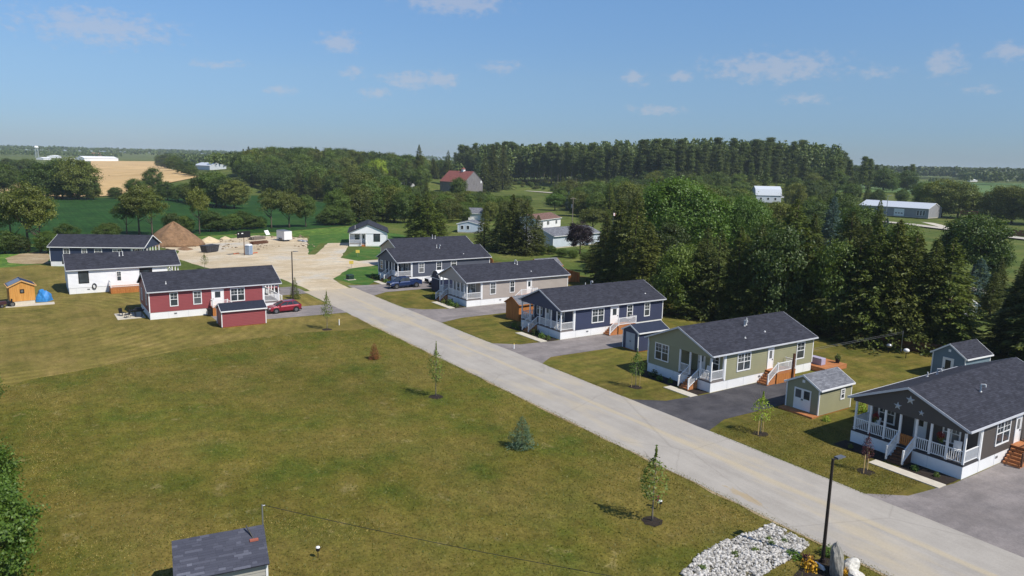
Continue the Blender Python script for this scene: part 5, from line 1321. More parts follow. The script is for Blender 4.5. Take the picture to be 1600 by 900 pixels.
far_wood('far_woodland', 'straight dark wood beyond the pale right-hand field', [(1270, 1850, 1480, 1950, 2200, 14, 26), (1500, 1850, 1150, 1480, 160, 14, 22), (1440, 1500, 1100, 1200, 8, 8, 12)], FARL, 4, 30, 1.7)
far_wood('pine_wood', 'pine tops on the knoll behind the plantation edge', [(750, 1310, 600, 800, 1700, 22, 32)], leaf_mat('far_pine', lin((88, 108, 58)), lin((52, 72, 40)), trans=.2), 6, 110, .45, True)
far_wood('undergrowth', 'dark undergrowth beneath the plantation pines', [(750, 1000, 600, 720, 420, 5, 9), (1000, 1310, 520, 720, 420, 6, 10)], FARL, 7, 40, 1.0)
# hedge along the near left edge
for i, (y, x, H, lf, k) in enumerate([(2.8, 84, 5.5, 'dark', 'bushy'), (2.7, 76, 6, 'mid', 'bushy'), (2.6, 69, 6.5, 'mid', 'bushy'), (2.9, 62.5, 7, 'dark', 'bushy'), (2.7, 56.5, 6.2, 'mid', 'bushy'), (2.3, 50.5, 6, 'bright', 'bushy'), (2.0, 45.8, 6, 'bright', 'bushy'), (1.9, 41, 6.4, 'bright', 'bushy')]):
    spawn(k, i, 'hedge_tree', {'dark': 'dark leafy tree in the hedge along the meadow edge', 'mid': 'mid green tree in the hedge along the meadow edge', 'bright': 'bright yellow green tree in the hedge along the meadow edge'}[lf], 'tree', (x, y+(2.0 if x > 52 else 1.2)), H*.88, 1.0, lf, group='hedge along the meadow edge')
# ================================================================== VEHICLES
def wheel(par, x, y, r=.36, w=.24, s=1):
    o = MB().cyl((x, y-w/2, r), (x, y+w/2, r), r, r, 20).build('wheel', RUBBER, par)
    MB().cyl((x, y+s*(w/2-.01), r), (x, y+s*(w/2+.012), r), r*.62, r*.6, 14).build('rim', RIM, o)
def ring(x, hw, zb, zt):
    return [(x, -hw*.94, zb), (x, hw*.94, zb), (x, hw, zb+.16), (x, hw, zt-.16), (x, hw*.92, zt), (x, -hw*.92, zt), (x, -hw, zt-.16), (x, -hw, zb+.16)]
def cabin(par, paint, b0, b1, t0, t1, hw0, hw1, zb, zt, nside=2):
    """glass house with painted roof and pillars"""
    B = [(b0, -hw0, zb), (b1, -hw0, zb), (b1, hw0, zb), (b0, hw0, zb)]; T = [(t0, -hw1, zt), (t1, -hw1, zt), (t1, hw1, zt), (t0, hw1, zt)]
    MB().loft([B, T]).build('window_glass', GLASS, par)
    r = MB(); r.loft([[(t0-.06, -hw1-.03, zt-.01), (t1+.1, -hw1-.03, zt-.01), (t1+.1, hw1+.03, zt-.01), (t0-.06, hw1+.03, zt-.01)], [(t0+.06, -hw1+.08, zt+.07), (t1-.1, -hw1+.08, zt+.07), (t1-.1, hw1-.08, zt+.07), (t0+.06, hw1-.08, zt+.07)]])
    r.build('roof', paint, par, bevel=.02)
    for b, t in zip(B, T): MB().bar(b, t, .09, .09).build('pillar', paint, par)
    for k in range(1, nside+1):
        f = k/(nside+1); xb = b0+(b1-b0)*(f*.9+.02); xt = t0+(t1-t0)*f
        for s in (-1, 1): MB().bar((xb, s*hw0, zb), (xt, s*hw1, zt), .07, .03).build('pillar', paint, par)
def suv(label, loc, rz, paint, name='parked_car', s=1.0):
    C = thing(name, label, 'car', (loc[0], loc[1], .03), rz); C.scale = (s, s, s)
    st = [(-2.26, .76, .5, .92), (-2.18, .87, .4, 1.04), (-1.8, .92, .3, 1.08), (-.4, .93, .28, 1.06), (.9, .93, .28, 1.03), (1.7, .91, .3, .97), (2.1, .86, .36, .88), (2.26, .72, .46, .74)]
    MB().loft([ring(*q) for q in st]).build('body', paint, C, bevel=.025)
    cabin(C, paint, -2.12, 1.2, -1.55, .12, .86, .64, 1.02, 1.53)
    lo = MB(); lo.box(-2.29, 2.27, -.8, .8, .26, .42); lo.build('lower_trim', BLACK, C)
    for x in (-1.42, 1.38):
        for sd in (-1, 1):
            a = MB().cyl((x, sd*.88, .37), (x, sd*.938, .37), .44, .44, 18); a.build('wheel_arch', BLACK, C); wheel(C, x, sd*.85, .36, .22, sd)
    for sd in (-1, 1):
        MB().box(2.1, 2.25, sd*.5, sd*.78, .68, .82).build('headlight', WHITE, C)
        MB().box(-2.27, -2.15, sd*.55, sd*.8, .82, .98).build('tail_light', M('tail_lamp_red', (.35, .02, .02, 1), rough=.3), C)
        MB().box(.72, .88, sd*.9, sd*1.06, 1.0, 1.14).build('mirror', paint, C)
    return C
def pickup(label, loc, rz, paint):
    C = thing('pickup_truck', label, 'truck', (loc[0], loc[1], .03), rz)
    st = [(-.75, .95, .45, 1.2), (1.3, .96, .42, 1.18), (2.3, .95, .45, 1.15), (2.75, .92, .5, 1.08), (2.88, .84, .58, .98)]
    MB().loft([ring(*q) for q in st]).build('body', paint, C, bevel=.03)
    bd = MB(); bd.box(-2.9, -.76, -.95, -.87, .55, 1.22); bd.box(-2.9, -.76, .87, .95, .55, 1.22); bd.box(-2.96, -2.9, -.93, .93, .55, 1.22); bd.box(-2.89, -.76, -.86, .86, .6, .72)
    bd.build('cargo_bed', paint, C)
    cabin(C, paint, -.72, 1.55, -.55, .75, .88, .7, 1.17, 1.82, 1)
    MB().box(2.86, 2.95, -.7, .7, .62, .92).build('grille', BLACK, C)
    MB().box(2.88, 3.02, -.9, .9, .42, .58).build('front_bumper', GALV, C); MB().box(-3.08, -2.95, -.85, .85, .42, .56).build('rear_bumper', GALV, C)
    for x in (-1.85, 1.85):
        for sd in (-1, 1):
            MB().cyl((x, sd*.9, .42), (x, sd*.965, .42), .5, .5, 18).build('wheel_arch', BLACK, C); wheel(C, x, sd*.87, .41, .26, sd)
    for sd in (-1, 1):
        MB().box(2.78, 2.9, sd*.68, sd*.86, .78, .96).build('headlight', WHITE, C)
        MB().box(1.2, 1.34, sd*.95, sd*1.16, 1.16, 1.36).build('mirror', BLACK, C)
    return C
suv('red sport utility car parked beside the red shed', (101.7, -29.9), math.radians(92), paint_mat('crimson_paint', (.28, .012, .03, 1)))
suv('maroon car parked beyond the red house porch', (117.6, -31.5), math.radians(88), paint_mat('maroon_paint', (.14, .01, .02, 1)))
pickup('dark blue pickup truck parked in front of the slate grey house', (112.6, -53.6), math.radians(91), paint_mat('navy_paint', (.018, .04, .13, 1)))
suv('black car parked behind the dark blue pickup', (110.8, -60.0), math.radians(90), paint_mat('black_paint', (.012, .012, .014, 1)))
suv('white car parked against the slate grey house', (114.7, -61.2), math.radians(90), paint_mat('white_paint', (.7, .7, .7, 1), metal=0))
# ------------------------------------------------------------------ turning area clutter
def cargo_trailer(x, y):
    T = thing('cargo_trailer', 'white enclosed cargo trailer on the gravel', 'trailer', (x, y, 0), math.radians(8))
    MB().box(-2.3, 2.3, -1.05, 1.05, .45, 2.65).build('body', WHITE, T, bevel=.05); MB().box(-2.32, 2.32, -1.07, 1.07, 2.64, 2.7).build('roof', GALV, T)
    MB().box(-2.33, -2.3, -.95, .95, .55, 2.5).build('ramp_door', WHITE, T); MB().box(-2.34, 2.34, -1.07, 1.07, .4, .47).build('frame', GALV, T)
    for sd in (-1, 1):
        for wx in (-.45, .4): wheel(T, wx, sd*1.0, .34, .2, sd)
        MB().box(-.95, .9, sd*1.06, sd*1.24, .68, .76).build('fender', BLACK, T)
    MB().bar((2.3, 0, .45), (3.3, 0, .45), .1, .1).build('drawbar', BLACK, T)
c = G(447, 377); cargo_trailer(c[0]+1.5, c[1])
def portable_toilet(x, y):
    T = thing('portable_toilet', 'pale blue portable toilet beside the sign post', 'toilet', (x, y, 0), math.radians(35))
    pb = M('pale_blue_plastic', lin((164, 178, 192)), lin((144, 160, 178)), rough=.5)
    MB().box(-.58, .58, -.58, .58, .05, 2.1).build('body', pb, T, bevel=.03); MB().loft([[(-.62, -.62, 2.1), (.62, -.62, 2.1), (.62, .62, 2.1), (-.62, .62, 2.1)], [(-.35, -.4, 2.38), (.35, -.4, 2.38), (.35, .4, 2.38), (-.35, .4, 2.38)]]).build('roof', WHITE, T)
    MB().box(-.6, -.575, -.42, .42, .15, 1.98).build('door', M('blue_door', lin((136, 154, 176)), rough=.5), T); MB().box(-.65, .65, -.65, .65, 0, .06).build('skid', BLACK, T)
c = G(389, 398); portable_toilet(*c)
def board_sign(x, y):
    T = thing('sign_board', 'black board on a tall post in the gravel lot', 'sign', (x, y, 0), math.radians(20))
    MB().cyl((0, 0, -.1), (0, 0, 4.9), .09, .07, 10).build('post', BROWNW, T)
    MB().box(-.12, -.04, -1.6, 1.7, 3.9, 5.3).build('panel', BLACK, T)
    for yy in (1.35, .5, .3): MB().box(-.135, -.12, yy-.1, yy+.12, 4.75, 4.95).build('white_mark', WHITE, T)
board_sign(*G(382, 399))
def dumpster(x, y):
    T = thing('dumpster', 'dark grey steel waste container on the gravel', 'dumpster', (x, y, 0), math.radians(-58))
    dm = M('dark_steel', lin((84, 84, 90)), lin((58, 58, 62)), rough=.6, metal=.3)
    m = MB(); m.loft([[(-1.6, -.85, .15), (1.6, -.85, .15), (1.6, .85, .15), (-1.6, .85, .15)], [(-1.9, -1, 1.6), (1.9, -1, 1.6), (1.9, 1, 1.6), (-1.9, 1, 1.6)]]); m.build('bin', dm, T)
    for i in range(6):
        for sd in (-1, 1): MB().bar((-1.4+i*.56, sd*.88, .2), (-1.55+i*.62, sd*1.02, 1.58), .07, .07).build('rib', dm, T)
    for a in ((-1.95, 1.95, -1.05, -.95), (-1.95, 1.95, .95, 1.05)): MB().box(*a, 1.55, 1.66).build('rim_rail', dm, T)
dumpster(*G(328, 394))
def heap(label, x, y, r, h, mat, seed, name='earth_pile', sx=1.0):
    R = np.random.RandomState(seed); n = 36; rings = []; m = MB()
    ph = R.uniform(0, 6.28, 6)
    for k in range(12):
        t = k/11; rr = r*(1-t**1.15)*(1 if k < 11 else 0)+.02; zz = h*(t**.95)*(1-.08*t*t)
        rings.append([(math.cos(6.283*i/n)*rr*sx*(1+.1*math.sin(3*6.283*i/n+ph[0])+.06*math.sin(7*6.283*i/n+ph[1]+k)), math.sin(6.283*i/n)*rr*(1+.1*math.sin(2*6.283*i/n+ph[2])), zz*(1+.05*math.sin(5*6.283*i/n+ph[3]))+R.uniform(-.025, .025)*h*(1-t)-.02) for i in range(n)])
    m.loft(rings); o = m.build(name, mat, None, smooth=True); o.location = (x, y, 0); return tag(o, label, 'earth pile')
EARTH = M('brown_soil', lin((150, 118, 88)), lin((118, 92, 68)), scale=1.4, rough=.95, bmp=1, bscale=4, bdist=.2)
SANDM = M('pale_sand', lin((214, 196, 160)), lin((196, 176, 140)), scale=1.2, rough=.95, bmp=.6, bscale=6, bdist=.1)
c = G(274, 385); heap('tall brown cone of topsoil beyond the dark blue house', c[0]+4, c[1]-.5, 6.6, 5.9, EARTH, 1)
c = G(327, 378); heap('small pale heap of sand near the waste container', c[0], c[1], 2.6, 1.5, SANDM, 2)
c = G(352, 373); heap('low heap of pale sand beside the weeds', c[0], c[1], 1.5, .7, SANDM, 3)
c = G(293, 387); heap('low dark heap of rubble at the foot of the topsoil cone', c[0]-3, c[1]+1, 1.6, .6, EARTH, 4, sx=1.6)
def lumber(label, x, y, L, n, rz, mat, name='lumber_stack'):
    T = thing(name, label, 'lumber', (x, y, 0), rz); R2 = random.Random(n)
    for lay in range(3):
        m = MB()
        for i in range(n-lay): a = -n*.15+i*.3+lay*.15; e = R2.uniform(-.3, .3); m.box(-L/2+e, L/2+e, a, a+.24, .1+lay*.22, .28+lay*.22)
        o = m.build('plank_layer', mat, T); o['kind'] = 'stuff'
    for xx in (-L*.3, L*.3): MB().box(xx-.08, xx+.08, -n*.15, n*.15, 0, .1).build('bearer', BROWNW, T)
lumber('weathered stack of timber beside the trailer', *G(402, 374), 4, 7, math.radians(-62), OLDWOOD); lumber('brown stack of long planks in front of the timber', *G(404, 381), 4.6, 5, math.radians(-66), BROWNW)
m = MB(); m.box(-.9, .9, -.04, .04, 0, 1.4); o = m.build('plywood_sheet', WHITE); o.location = (*G(419, 367), .0); o.rotation_euler = (-.5, 0, math.radians(-50)); tag(o, 'white board leaning near the timber stacks', 'board')
for i, (px, py, lb) in enumerate([(369, 397, 'orange plastic barrier lying left of the portable toilet'), (398, 396, 'short orange plank lying right of the portable toilet')]):
    T = thing('ground_barrier', lb, 'barrier', (*G(px, py), 0), math.radians(-55)); om = M('faded_orange', lin((206, 120, 84)), lin((180, 100, 70)), rough=.7)
    MB().box(-.8, .8, -.15, .15, .1, .24).build('rail', om, T)
    for xx in (-.6, .6): MB().box(xx-.1, xx+.1, -.22, .22, 0, .1).build('foot', om, T)
def tyre(x, y, label):
    o = MB(); n = 18
    rg = []
    for i in range(n+1):
        a = 6.283*i/n; rg.append([(math.cos(a)*(.42+.11*math.cos(b)), math.sin(a)*(.42+.11*math.cos(b)), .12+.11*math.sin(b)) for b in np.linspace(0, 6.283, 8, endpoint=False)])
    o.loft(rg, cap=False); q = o.build('old_tyre', GALV, smooth=True); q.location = (x, y, 0); q.scale = (1.6, 1.6, 1.6); tag(q, label, 'tyre', 'loose rings by the trailer')
for c in ((470, 377), (476, 378)): tyre(*G(*c), 'grey ring lying on the gravel right of the trailer')
def rubble():
    R2 = random.Random(9); m = MB(); b = bmesh.new(); bmesh.ops.create_icosphere(b, subdivisions=1, radius=1); V = [tuple(v.co) for v in b.verts]; Fc = [tuple(v.index for v in f.verts) for f in b.faces]; b.free()
    ctr = [(300, 384), (345, 377), (372, 374), (388, 371), (420, 371), (462, 371), (474, 384), (250, 386), (410, 386), (352, 384)]
    for i in range(230):
        px, py = ctr[i % len(ctr)]; x, y = G(px+R2.gauss(0, 9), py+R2.gauss(0, 2.2)); sz = R2.choice((.08, .12, .16, .22, .34))
        j = [R2.uniform(.7, 1.2) for _ in V]
        m.add([(x+p[0]*sz*k*1.3, y+p[1]*sz*k, sz*.3+p[2]*sz*k*.6) for p, k in zip(V, j)], Fc)
    o = m.build('rubble', M('mixed_rubble', lin((168, 148, 120)), lin((104, 90, 74)), scale=.6, rough=.95), fix=False); tag(o, 'scattered clods and rubble on the gravel lot', 'rubble', kind='stuff')
rubble()
# ------------------------------------------------------------------ street furniture
def lamp_post(label, base, top, arm=(0, -1)):
    x, y = G(*base); h = top_z(x, y, *top); T = thing('street_lamp', label, 'street lamp', (x, y, 0), 0)
    MB().cyl((0, 0, -.2), (0, 0, h), .1, .075, 12).build('post', BLACKP, T); MB().cyl((0, 0, 0), (0, 0, .25), .16, .14, 12).build('base_collar', BLACKP, T)
    a = Vector((arm[0], arm[1], 0)); MB().bar((0, 0, h-.08), a*.35+Vector((0, 0, h-.04)), .06, .06).build('arm', BLACKP, T)
    p = a*.62+Vector((0, 0, h-.02)); s = Vector((-a.y, a.x, 0))
    m = MB(); m.loft([[p+s*.13-a*.34+Vector((0, 0, -.05)), p-s*.13-a*.34+Vector((0, 0, -.05)), p-s*.17+a*.34+Vector((0, 0, -.03)), p+s*.17+a*.34+Vector((0, 0, -.03))], [p+s*.12-a*.34+Vector((0, 0, .06)), p-s*.12-a*.34+Vector((0, 0, .06)), p-s*.15+a*.32+Vector((0, 0, .02)), p+s*.15+a*.32+Vector((0, 0, .02))]])
    m.build('lamp_head', M('grey_lamp_head', lin((96, 100, 108)), rough=.4), T)
BLACKP = M('dark_bronze', lin((52, 44, 42)), lin((40, 35, 34)), rough=.45)
lamp_post('dark bronze street lamp beside the grey slab boulder', (1285, 879), (1302, 717))
lamp_post('thin dark street lamp beside the red house', (458, 470), (457, 393))
def transformer(x, y):
    T = thing('transformer_box', 'dark green utility transformer box on the lawn corner', 'utility box', (x, y, 0), math.radians(6))
    gm = M('utility_green', lin((34, 62, 50)), lin((26, 50, 40)), rough=.5)
    MB().box(-.75, .75, -.8, .8, 0, .1).build('pad', CONC, T); MB().box(-.5, .5, -.55, .55, .1, .85).build('cabinet', gm, T, bevel=.03)
    MB().loft([[(-.54, -.58, .85), (.54, -.58, .85), (.54, .58, .85), (-.54, .58, .85)], [(-.5, -.54, .93), (.5, -.54, .93), (.5, .54, .93), (-.5, .54, .93)]]).build('lid', gm, T)
    for s in (-1, 1): MB().box(-.515, -.5, s*.03, s*.5, .18, .78).build('cabinet_door', gm, T)
transformer(*G(547, 437))
YEL = M('faded_yellow', lin((226, 200, 96)), lin((206, 178, 80)), rough=.6)
for c, lb in (((549, 419), 'pale yellow marker sign behind the transformer box'), ((559, 401), 'pale yellow marker sign by the white house lawn')):
    T = thing('marker_sign', lb, 'sign', (*G(*c), 0), math.radians(70))
    MB().cyl((0, 0, -.1), (0, 0, 1.5), .03, .03, 8).build('post', GALV, T); MB().box(-.42, .42, .03, .06, .85, 1.5).build('panel', YEL, T)
for c, h, lb in (((530, 508), .8, 'white utility stake beside the opposite young tree'), ((803, 545), .55, 'white utility stake at the navy house driveway mouth')):
    T = thing('utility_stake', lb, 'stake', (*G(*c), 0)); MB().cyl((0, 0, -.05), (0, 0, h), .07, .06, 8).build('pipe', WHITE, T); MB().cyl((0, 0, h), (0, 0, h+.08), .09, .04, 8).build('cap', YEL, T)
def solar_light(c, lb):
    T = thing('solar_light', lb, 'garden light', (*G(*c), 0)); MB().cyl((0, 0, -.05), (0, 0, .42), .02, .02, 6).build('stem', BLACK, T)
    MB().lathe([(.05, .4), (.11, .45), (.11, .6), (.03, .64)], 10).build('lantern', BLACK, T); MB().lathe([(.12, .62), (.1, .67), (.02, .7)], 10).build('cap', WHITE, T)
solar_light((1031, 797), 'small black garden light beside the sparse young tree'); solar_light((497, 872), 'small black garden light in the meadow grass near the shed')
T = thing('garden_stake', 'small rust red stake beside the sparse young tree', 'stake', (*G(1027, 793), 0)); MB().cyl((0, 0, 0), (0, 0, .7), .02, .02, 6).build('rod', BLACK, T); MB().loft([[(-.02, -.18, .45), (.02, -.18, .45), (.02, .12, .5), (-.02, .12, .5)], [(-.02, -.05, .85), (.02, -.05, .85), (.02, .2, .75), (-.02, .2, .75)]]).build('plate', M('rust_plate', lin((110, 62, 50)), rough=.8), T)
# ------------------------------------------------------------------ rock bed, boulders, flower bed by the near lamp
bedP = P2([(1064, 899), (1092, 868), (1130, 848), (1176, 832), (1207, 820), (1236, 835), (1266, 852), (1247, 868), (1215, 886), (1180, 908), (1120, 925)])
sheet('gravel_bed', bedP, M('pale_chippings', lin((150, 142, 122)), lin((96, 92, 74)), scale=3, rough=.95, bmp=1, bscale=16, bdist=.05), .02, seg=.7, wobble=.12)
def rocks():
    R2 = random.Random(4); base = []
    for k in range(6):
        b = bmesh.new(); bmesh.ops.create_icosphere(b, subdivisions=1, radius=1)
        for v in b.verts: v.co *= R2.uniform(.7, 1.15)
        base.append(([tuple(v.co) for v in b.verts], [tuple(v.index for v in f.verts) for f in b.faces])); b.free()
    m = MB(); n = 0; xs = [p[0] for p in bedP]; ys = [p[1] for p in bedP]
    while n < 4200:
        x = R2.uniform(min(xs), max(xs)); y = R2.uniform(min(ys), max(ys))
        if not poly_in(x, y, bedP): continue
        if math.sin(x*2.1+1)*math.sin(y*2.7)+.4*math.sin(x*5+y*4) > .75 and R2.random() < .75: continue
        s = R2.choice((.04, .05, .06, .07, .08, .1, .12, .15)); v, f = base[R2.randrange(6)]; a = R2.uniform(0, 6.28); ca, sa = math.cos(a), math.sin(a); q = R2.uniform(.55, .9)
        m.add([(x+(p[0]*ca-p[1]*sa*.7)*s, y+(p[0]*sa+p[1]*ca*.7)*s, .05+s*.35+p[2]*s*q) for p in v], f); n += 1
    mt, nt, N, L, bs = new_mat('white_rock'); g = N.new('ShaderNodeNewGeometry')
    col = ramp(N, L, g.outputs['Random Per Island'], [(0, lin((128, 124, 116))), (.4, lin((172, 168, 160))), (1, lin((206, 202, 195)))]); L.new(col, bs.inputs['Base Color']); bs.inputs['Roughness'].default_value = .9
    o = m.build('white_rocks', mt, fix=False); tag(o, 'bed of loose white rocks beside the road', 'rocks', kind='stuff')
rocks()
def boulder(name, label, loc, sz, mat, seed, rz=0, lean=0):
    R = np.random.RandomState(seed); b = bmesh.new(); bmesh.ops.create_icosphere(b, subdivisions=3, radius=1)
    C = unit(R.normal(size=(16, 3))); D = R.uniform(.62, .95, 16)
    for v in b.verts:
        p = np.array(v.co)
        for c, d in zip(C, D):
            k = float(p@c)
            if k > d: p = p-c*(k-d)
        v.co = p*(1+.03*R.normal())
    me = bpy.data.meshes.new(name); b.to_mesh(me); b.free(); me.materials.append(mat)
    o = bpy.data.objects.new(name, me); COL.objects.link(o); o.location = loc; o.scale = sz; o.rotation_euler = (lean, lean*.6, rz); return tag(o, label, 'boulder')
ST1 = M('grey_stone', lin((164, 160, 150)), lin((112, 110, 104)), scale=3, rough=.9, bmp=.8, bscale=9, bdist=.06); ST2 = M('white_stone', lin((226, 222, 212)), lin((186, 182, 172)), scale=3, rough=.9, bmp=.7, bscale=8, bdist=.06)
x, y = G(1306, 897); boulder('boulder', 'upright grey slab boulder beside the road', (x, y, .55), (.42, .75, 1.25), ST1, 3, .5, .12)
x, y = G(1330, 893); boulder('boulder', 'white rounded boulder right of the grey slab', (x, y, .3), (.5, .6, .5), ST2, 4, .3)
x, y = G(1338, 908); boulder('boulder', 'pale flat boulder in front of the white one', (x, y, .2), (.5, .8, .35), ST2, 5, 1.0)
sheet('flower_bed', P2([(1240, 900), (1262, 878), (1290, 872), (1312, 878), (1340, 900), (1330, 925), (1240, 925)]), MULCH, .03, seg=.5, wobble=.08)
def bush(px, py, lb, leaf, H, w, idx=0, cat='shrub', name='garden_shrub', z=0):
    x, y = G(px, py); return spawn('shrub', idx, name, lb, cat, (x, y), H, w, leaf, z=z)
bush(1266, 890, 'golden yellow shrub at the foot of the near street lamp', 'yellow', .7, 1.1); bush(1320, 901, 'golden yellow shrub in front of the grey slab boulder', 'yellow', .5, 1.0, 1); bush(1262, 877, 'wine red low shrub beside the near street lamp', 'redleaf', .5, 1.2, 2); bush(1293, 868, 'bright green low shrub left of the grey slab boulder', 'bright', .6, 1.3, 1); bush(1240, 870, 'green weeds at the edge of the white rock bed', 'bright', .35, 2.4, 2)
for i, (px, py) in enumerate([(1200, 845), (1205, 852), (1180, 862), (1148, 868), (1225, 848), (1098, 890)]): bush(px, py, 'tuft of weeds growing through the white rocks', 'mid', .28, 1.6, i, 'weed', 'weed_tuft').__setitem__('group', 'weeds in the rock bed')
o = MB(); o.loft([[(-.3, -.1, .05), (.3, -.1, .05), (.3, .1, .05), (-.3, .1, .05)], [(-.2, -.06, .25), (.34, -.08, .3), (.34, .08, .3), (-.2, .06, .25)]]); q = o.build('garden_ornament', WHITE, bevel=.04); q.location = (*G(1281, 889), 0); tag(q, 'small white ornament in the flower bed by the lamp', 'ornament')
# cable from the near shed
far_end = Vector((*G(905, 903, 3.2), 3.2)); e2 = MAST+(far_end-MAST)*1.6; e2.z = 3.6
m = MB(); pr = None
for i in range(25):
    t = i/24; p = MAST.lerp(e2, t); p.z -= .45*4*t*(1-t)*.6
    if pr is not None: m.cyl(pr, p, .014, .014, 5, False)
    pr = p
o = m.build('overhead_cable', BLACK, fix=False); tag(o, 'thin black cable running from the near shed mast', 'cable')
T = thing('cable_pole', 'wooden pole carrying the far end of the thin cable', 'pole', (e2.x, e2.y, 0)); MB().cyl((0, 0, -.3), (0, 0, 4), .1, .08, 10).build('post', OLDWOOD, T)
# ------------------------------------------------------------------ gardens of the houses
def bed(x0, x1, y0, y1): return sheet('flower_bed', [(x0, y0), (x1, y0), (x1, y1), (x0, y1)], MULCH, .035, seg=.6, wobble=.07)
for x0, x1 in ((22.9, 26.3), (27.6, 31.6), (45.8, 47.4), (49.0, 54.6), (69.9, 74.3), (76.2, 78.6), (93.0, 98.0), (100.3, 101.8), (117.0, 119.4), (121.8, 125.5)): bed(x0, x1, -54.05, -52.3)
gard = [('dark taupe', [24.0, 25.4, 29.0, 30.4], .5), ('sage green', [50.0, 51.2, 52.4, 53.8], .7), ('navy blue', [70.6, 71.6, 73.4, 77.0, 78.2], .8), ('pale taupe', [93.6, 94.6, 95.6, 97.0, 101.0], .95), ('slate grey', [117.6, 118.6, 122.4, 123.6, 124.8], .9)]
for nm, xs, H_ in gard:
    for i, x in enumerate(xs):
        spawn('shrub', i, 'garden_shrub', 'leafy shrub in the mulch bed in front of the %s house' % nm, 'shrub', (x, -53.1+.3*(i % 2)), H_*(.7+.2*(i % 3)), 1.0, ('mid', 'bright', 'dark', 'olive')[i % 4], group='shrubs before the %s house' % nm, z=.03)
for x, lb in ((29.5, 'hanging basket of red flowers left of the star porch steps'), (24.6, 'hanging basket of red flowers right of the star porch steps')):
    T = spawn('shrub', 1, 'hanging_basket', lb, 'flower basket', (x, -54.35), .5, .85, 'flower', z=2.5)
    g_ = bpy.data.objects.new('trailing_leaves', PROTO['shrub'][2]['crown']); COL.objects.link(g_); g_.parent = T; g_.scale = (.95, .95, -1.0); g_.location = (0, 0, .2); g_.material_slots[0].link = 'OBJECT'; g_.material_slots[0].material = LEAF['mid']
    MB().cyl((0, 0, .8), (0, 0, 1.75), .015, .015, 5).build('hanger', BLACK, T); MB().lathe([(.1, -.5), (.34, -.1), (.34, .05), (.05, .06)], 12).build('basket', BROWNW, T)
for px, py, lb, lf, H_, w in ((1291, 658, 'pale green low shrub beside the sage shed wall', 'lime', .5, 1.2), (1346, 645, 'variegated round shrub between the sage shed and star house', 'lime', 1.0, 1.0)): bush(px, py, lb, lf, H_, w)
def planter(loc, lb, leaf='dark'):
    T = thing('planter', lb, 'planter', loc); MB().lathe([(.18, 0), (.27, .45), (.29, .5), (.24, .5), (.05, .46)], 14).build('pot', BLACK, T)
    o = bpy.data.objects.new('plant', PROTO['shrub'][0]['crown']); COL.objects.link(o); o.parent = T; o.location = (0, 0, .45); o.scale = (.6, .6, .6); o.material_slots[0].link = 'OBJECT'; o.material_slots[0].material = LEAF[leaf]
planter((44.9, -73.6, .54), 'black planter on the far corner of the cedar deck'); planter((47.2, -70.6, .54), 'dark planter against the sage house wall')
m = MB(); m.box(-.9, .9, -.4, .4, 0, .75); o = m.build('deck_box', M('lilac_cover', lin((176, 168, 190)), rough=.7), bevel=.06); o.location = (46.0, -71.3, .54); tag(o, 'pale lilac covered box on the cedar deck', 'deck box')
# barbecue corner behind the red house
MB().box(106.2, 110.4, -12.9, -9.6, -.03, .06).build('patio', CONC).__setitem__('kind', 'structure')
def grill(x, y, rz):
    T = thing('barbecue', 'black covered barbecue on the patio behind the red house', 'barbecue', (x, y, .06), rz)
    MB().box(-.65, .65, -.28, .28, .75, .95).build('firebox', BLACK, T); MB().loft([[(-.42, -.28, .95), (.42, -.28, .95), (.42, .28, .95), (-.42, .28, .95)], [(-.38, -.16, 1.22), (.38, -.16, 1.22), (.38, .16, 1.22), (-.38, .16, 1.22)]]).build('lid', BLACK, T)
    for a in (-.4, .4):
        for b in (-.22, .22): MB().box(a-.025, a+.025, b-.025, b+.025, 0, .75).build('leg', BLACK, T)
def chair(x, y, rz, lb, mat, grp):
    T = thing('patio_chair', lb, 'chair', (x, y, .06), rz, grp); MB().box(-.28, .28, -.28, .28, .4, .45).build('seat', mat, T); MB().bar((0, -.27, .45), (0, -.38, 1.0), .54, .05).build('backrest', mat, T)
    for a in (-.25, .25):
        for b in (-.25, .25): MB().box(a-.02, a+.02, b-.02, b+.02, 0, .4).build('leg', mat, T)
    return T
grill(107.2, -12.2, 1.2)
for i, (x, y, r) in enumerate(((107.0, -10.8, .3), (108.6, -10.4, 2.2), (109.6, -11.6, 3.4))): chair(x, y, r, 'black chair on the patio behind the red house', BLACK, 'patio chairs behind the red house')
for i, (x, y, r) in enumerate(((127.6, -17.6, -1.4), (127.9, -15.9, -1.8))): chair(x, y, r, 'pale blue chair on the cedar deck of the white house', M('pale_blue_chair', lin((150, 196, 216)), rough=.6), 'chairs on the white house deck').location.z = .95
for i, (x, y, r) in enumerate(((24.0, -55.6, .3), (30.2, -55.5, -.3))): chair(x, y, r, ('white chair on the star porch right of its steps', 'white chair on the star porch left of its steps')[i], WHITE, None).location.z = 1.1
for x, y, r, lb in ((47.2, -55.2, .2, 'white chair on the sage house porch'), (71.8, -55.6, .2, 'white chair on the navy house porch'), (95.2, -56.2, .2, 'white chair on the taupe house porch')): chair(x, y, r, lb, WHITE, None).location.z = 1.1
def bin_(x, y, lb, mat):
    T = thing('waste_bin', lb, 'bin', (x, y, .02)); MB().loft([[(-.24, -.26, .05), (.24, -.26, .05), (.24, .26, .05), (-.24, .26, .05)], [(-.3, -.34, .95), (.3, -.34, .95), (.3, .34, .95), (-.3, .34, .95)]]).build('body', mat, T); MB().box(-.33, .33, -.38, .38, .95, 1.03).build('lid', mat, T, bevel=.02)
    for sd in (-1, 1): MB().cyl((.2, sd*.24, .09), (.2, sd*.32, .09), .1, .1, 12).build('wheel', RUBBER, T)
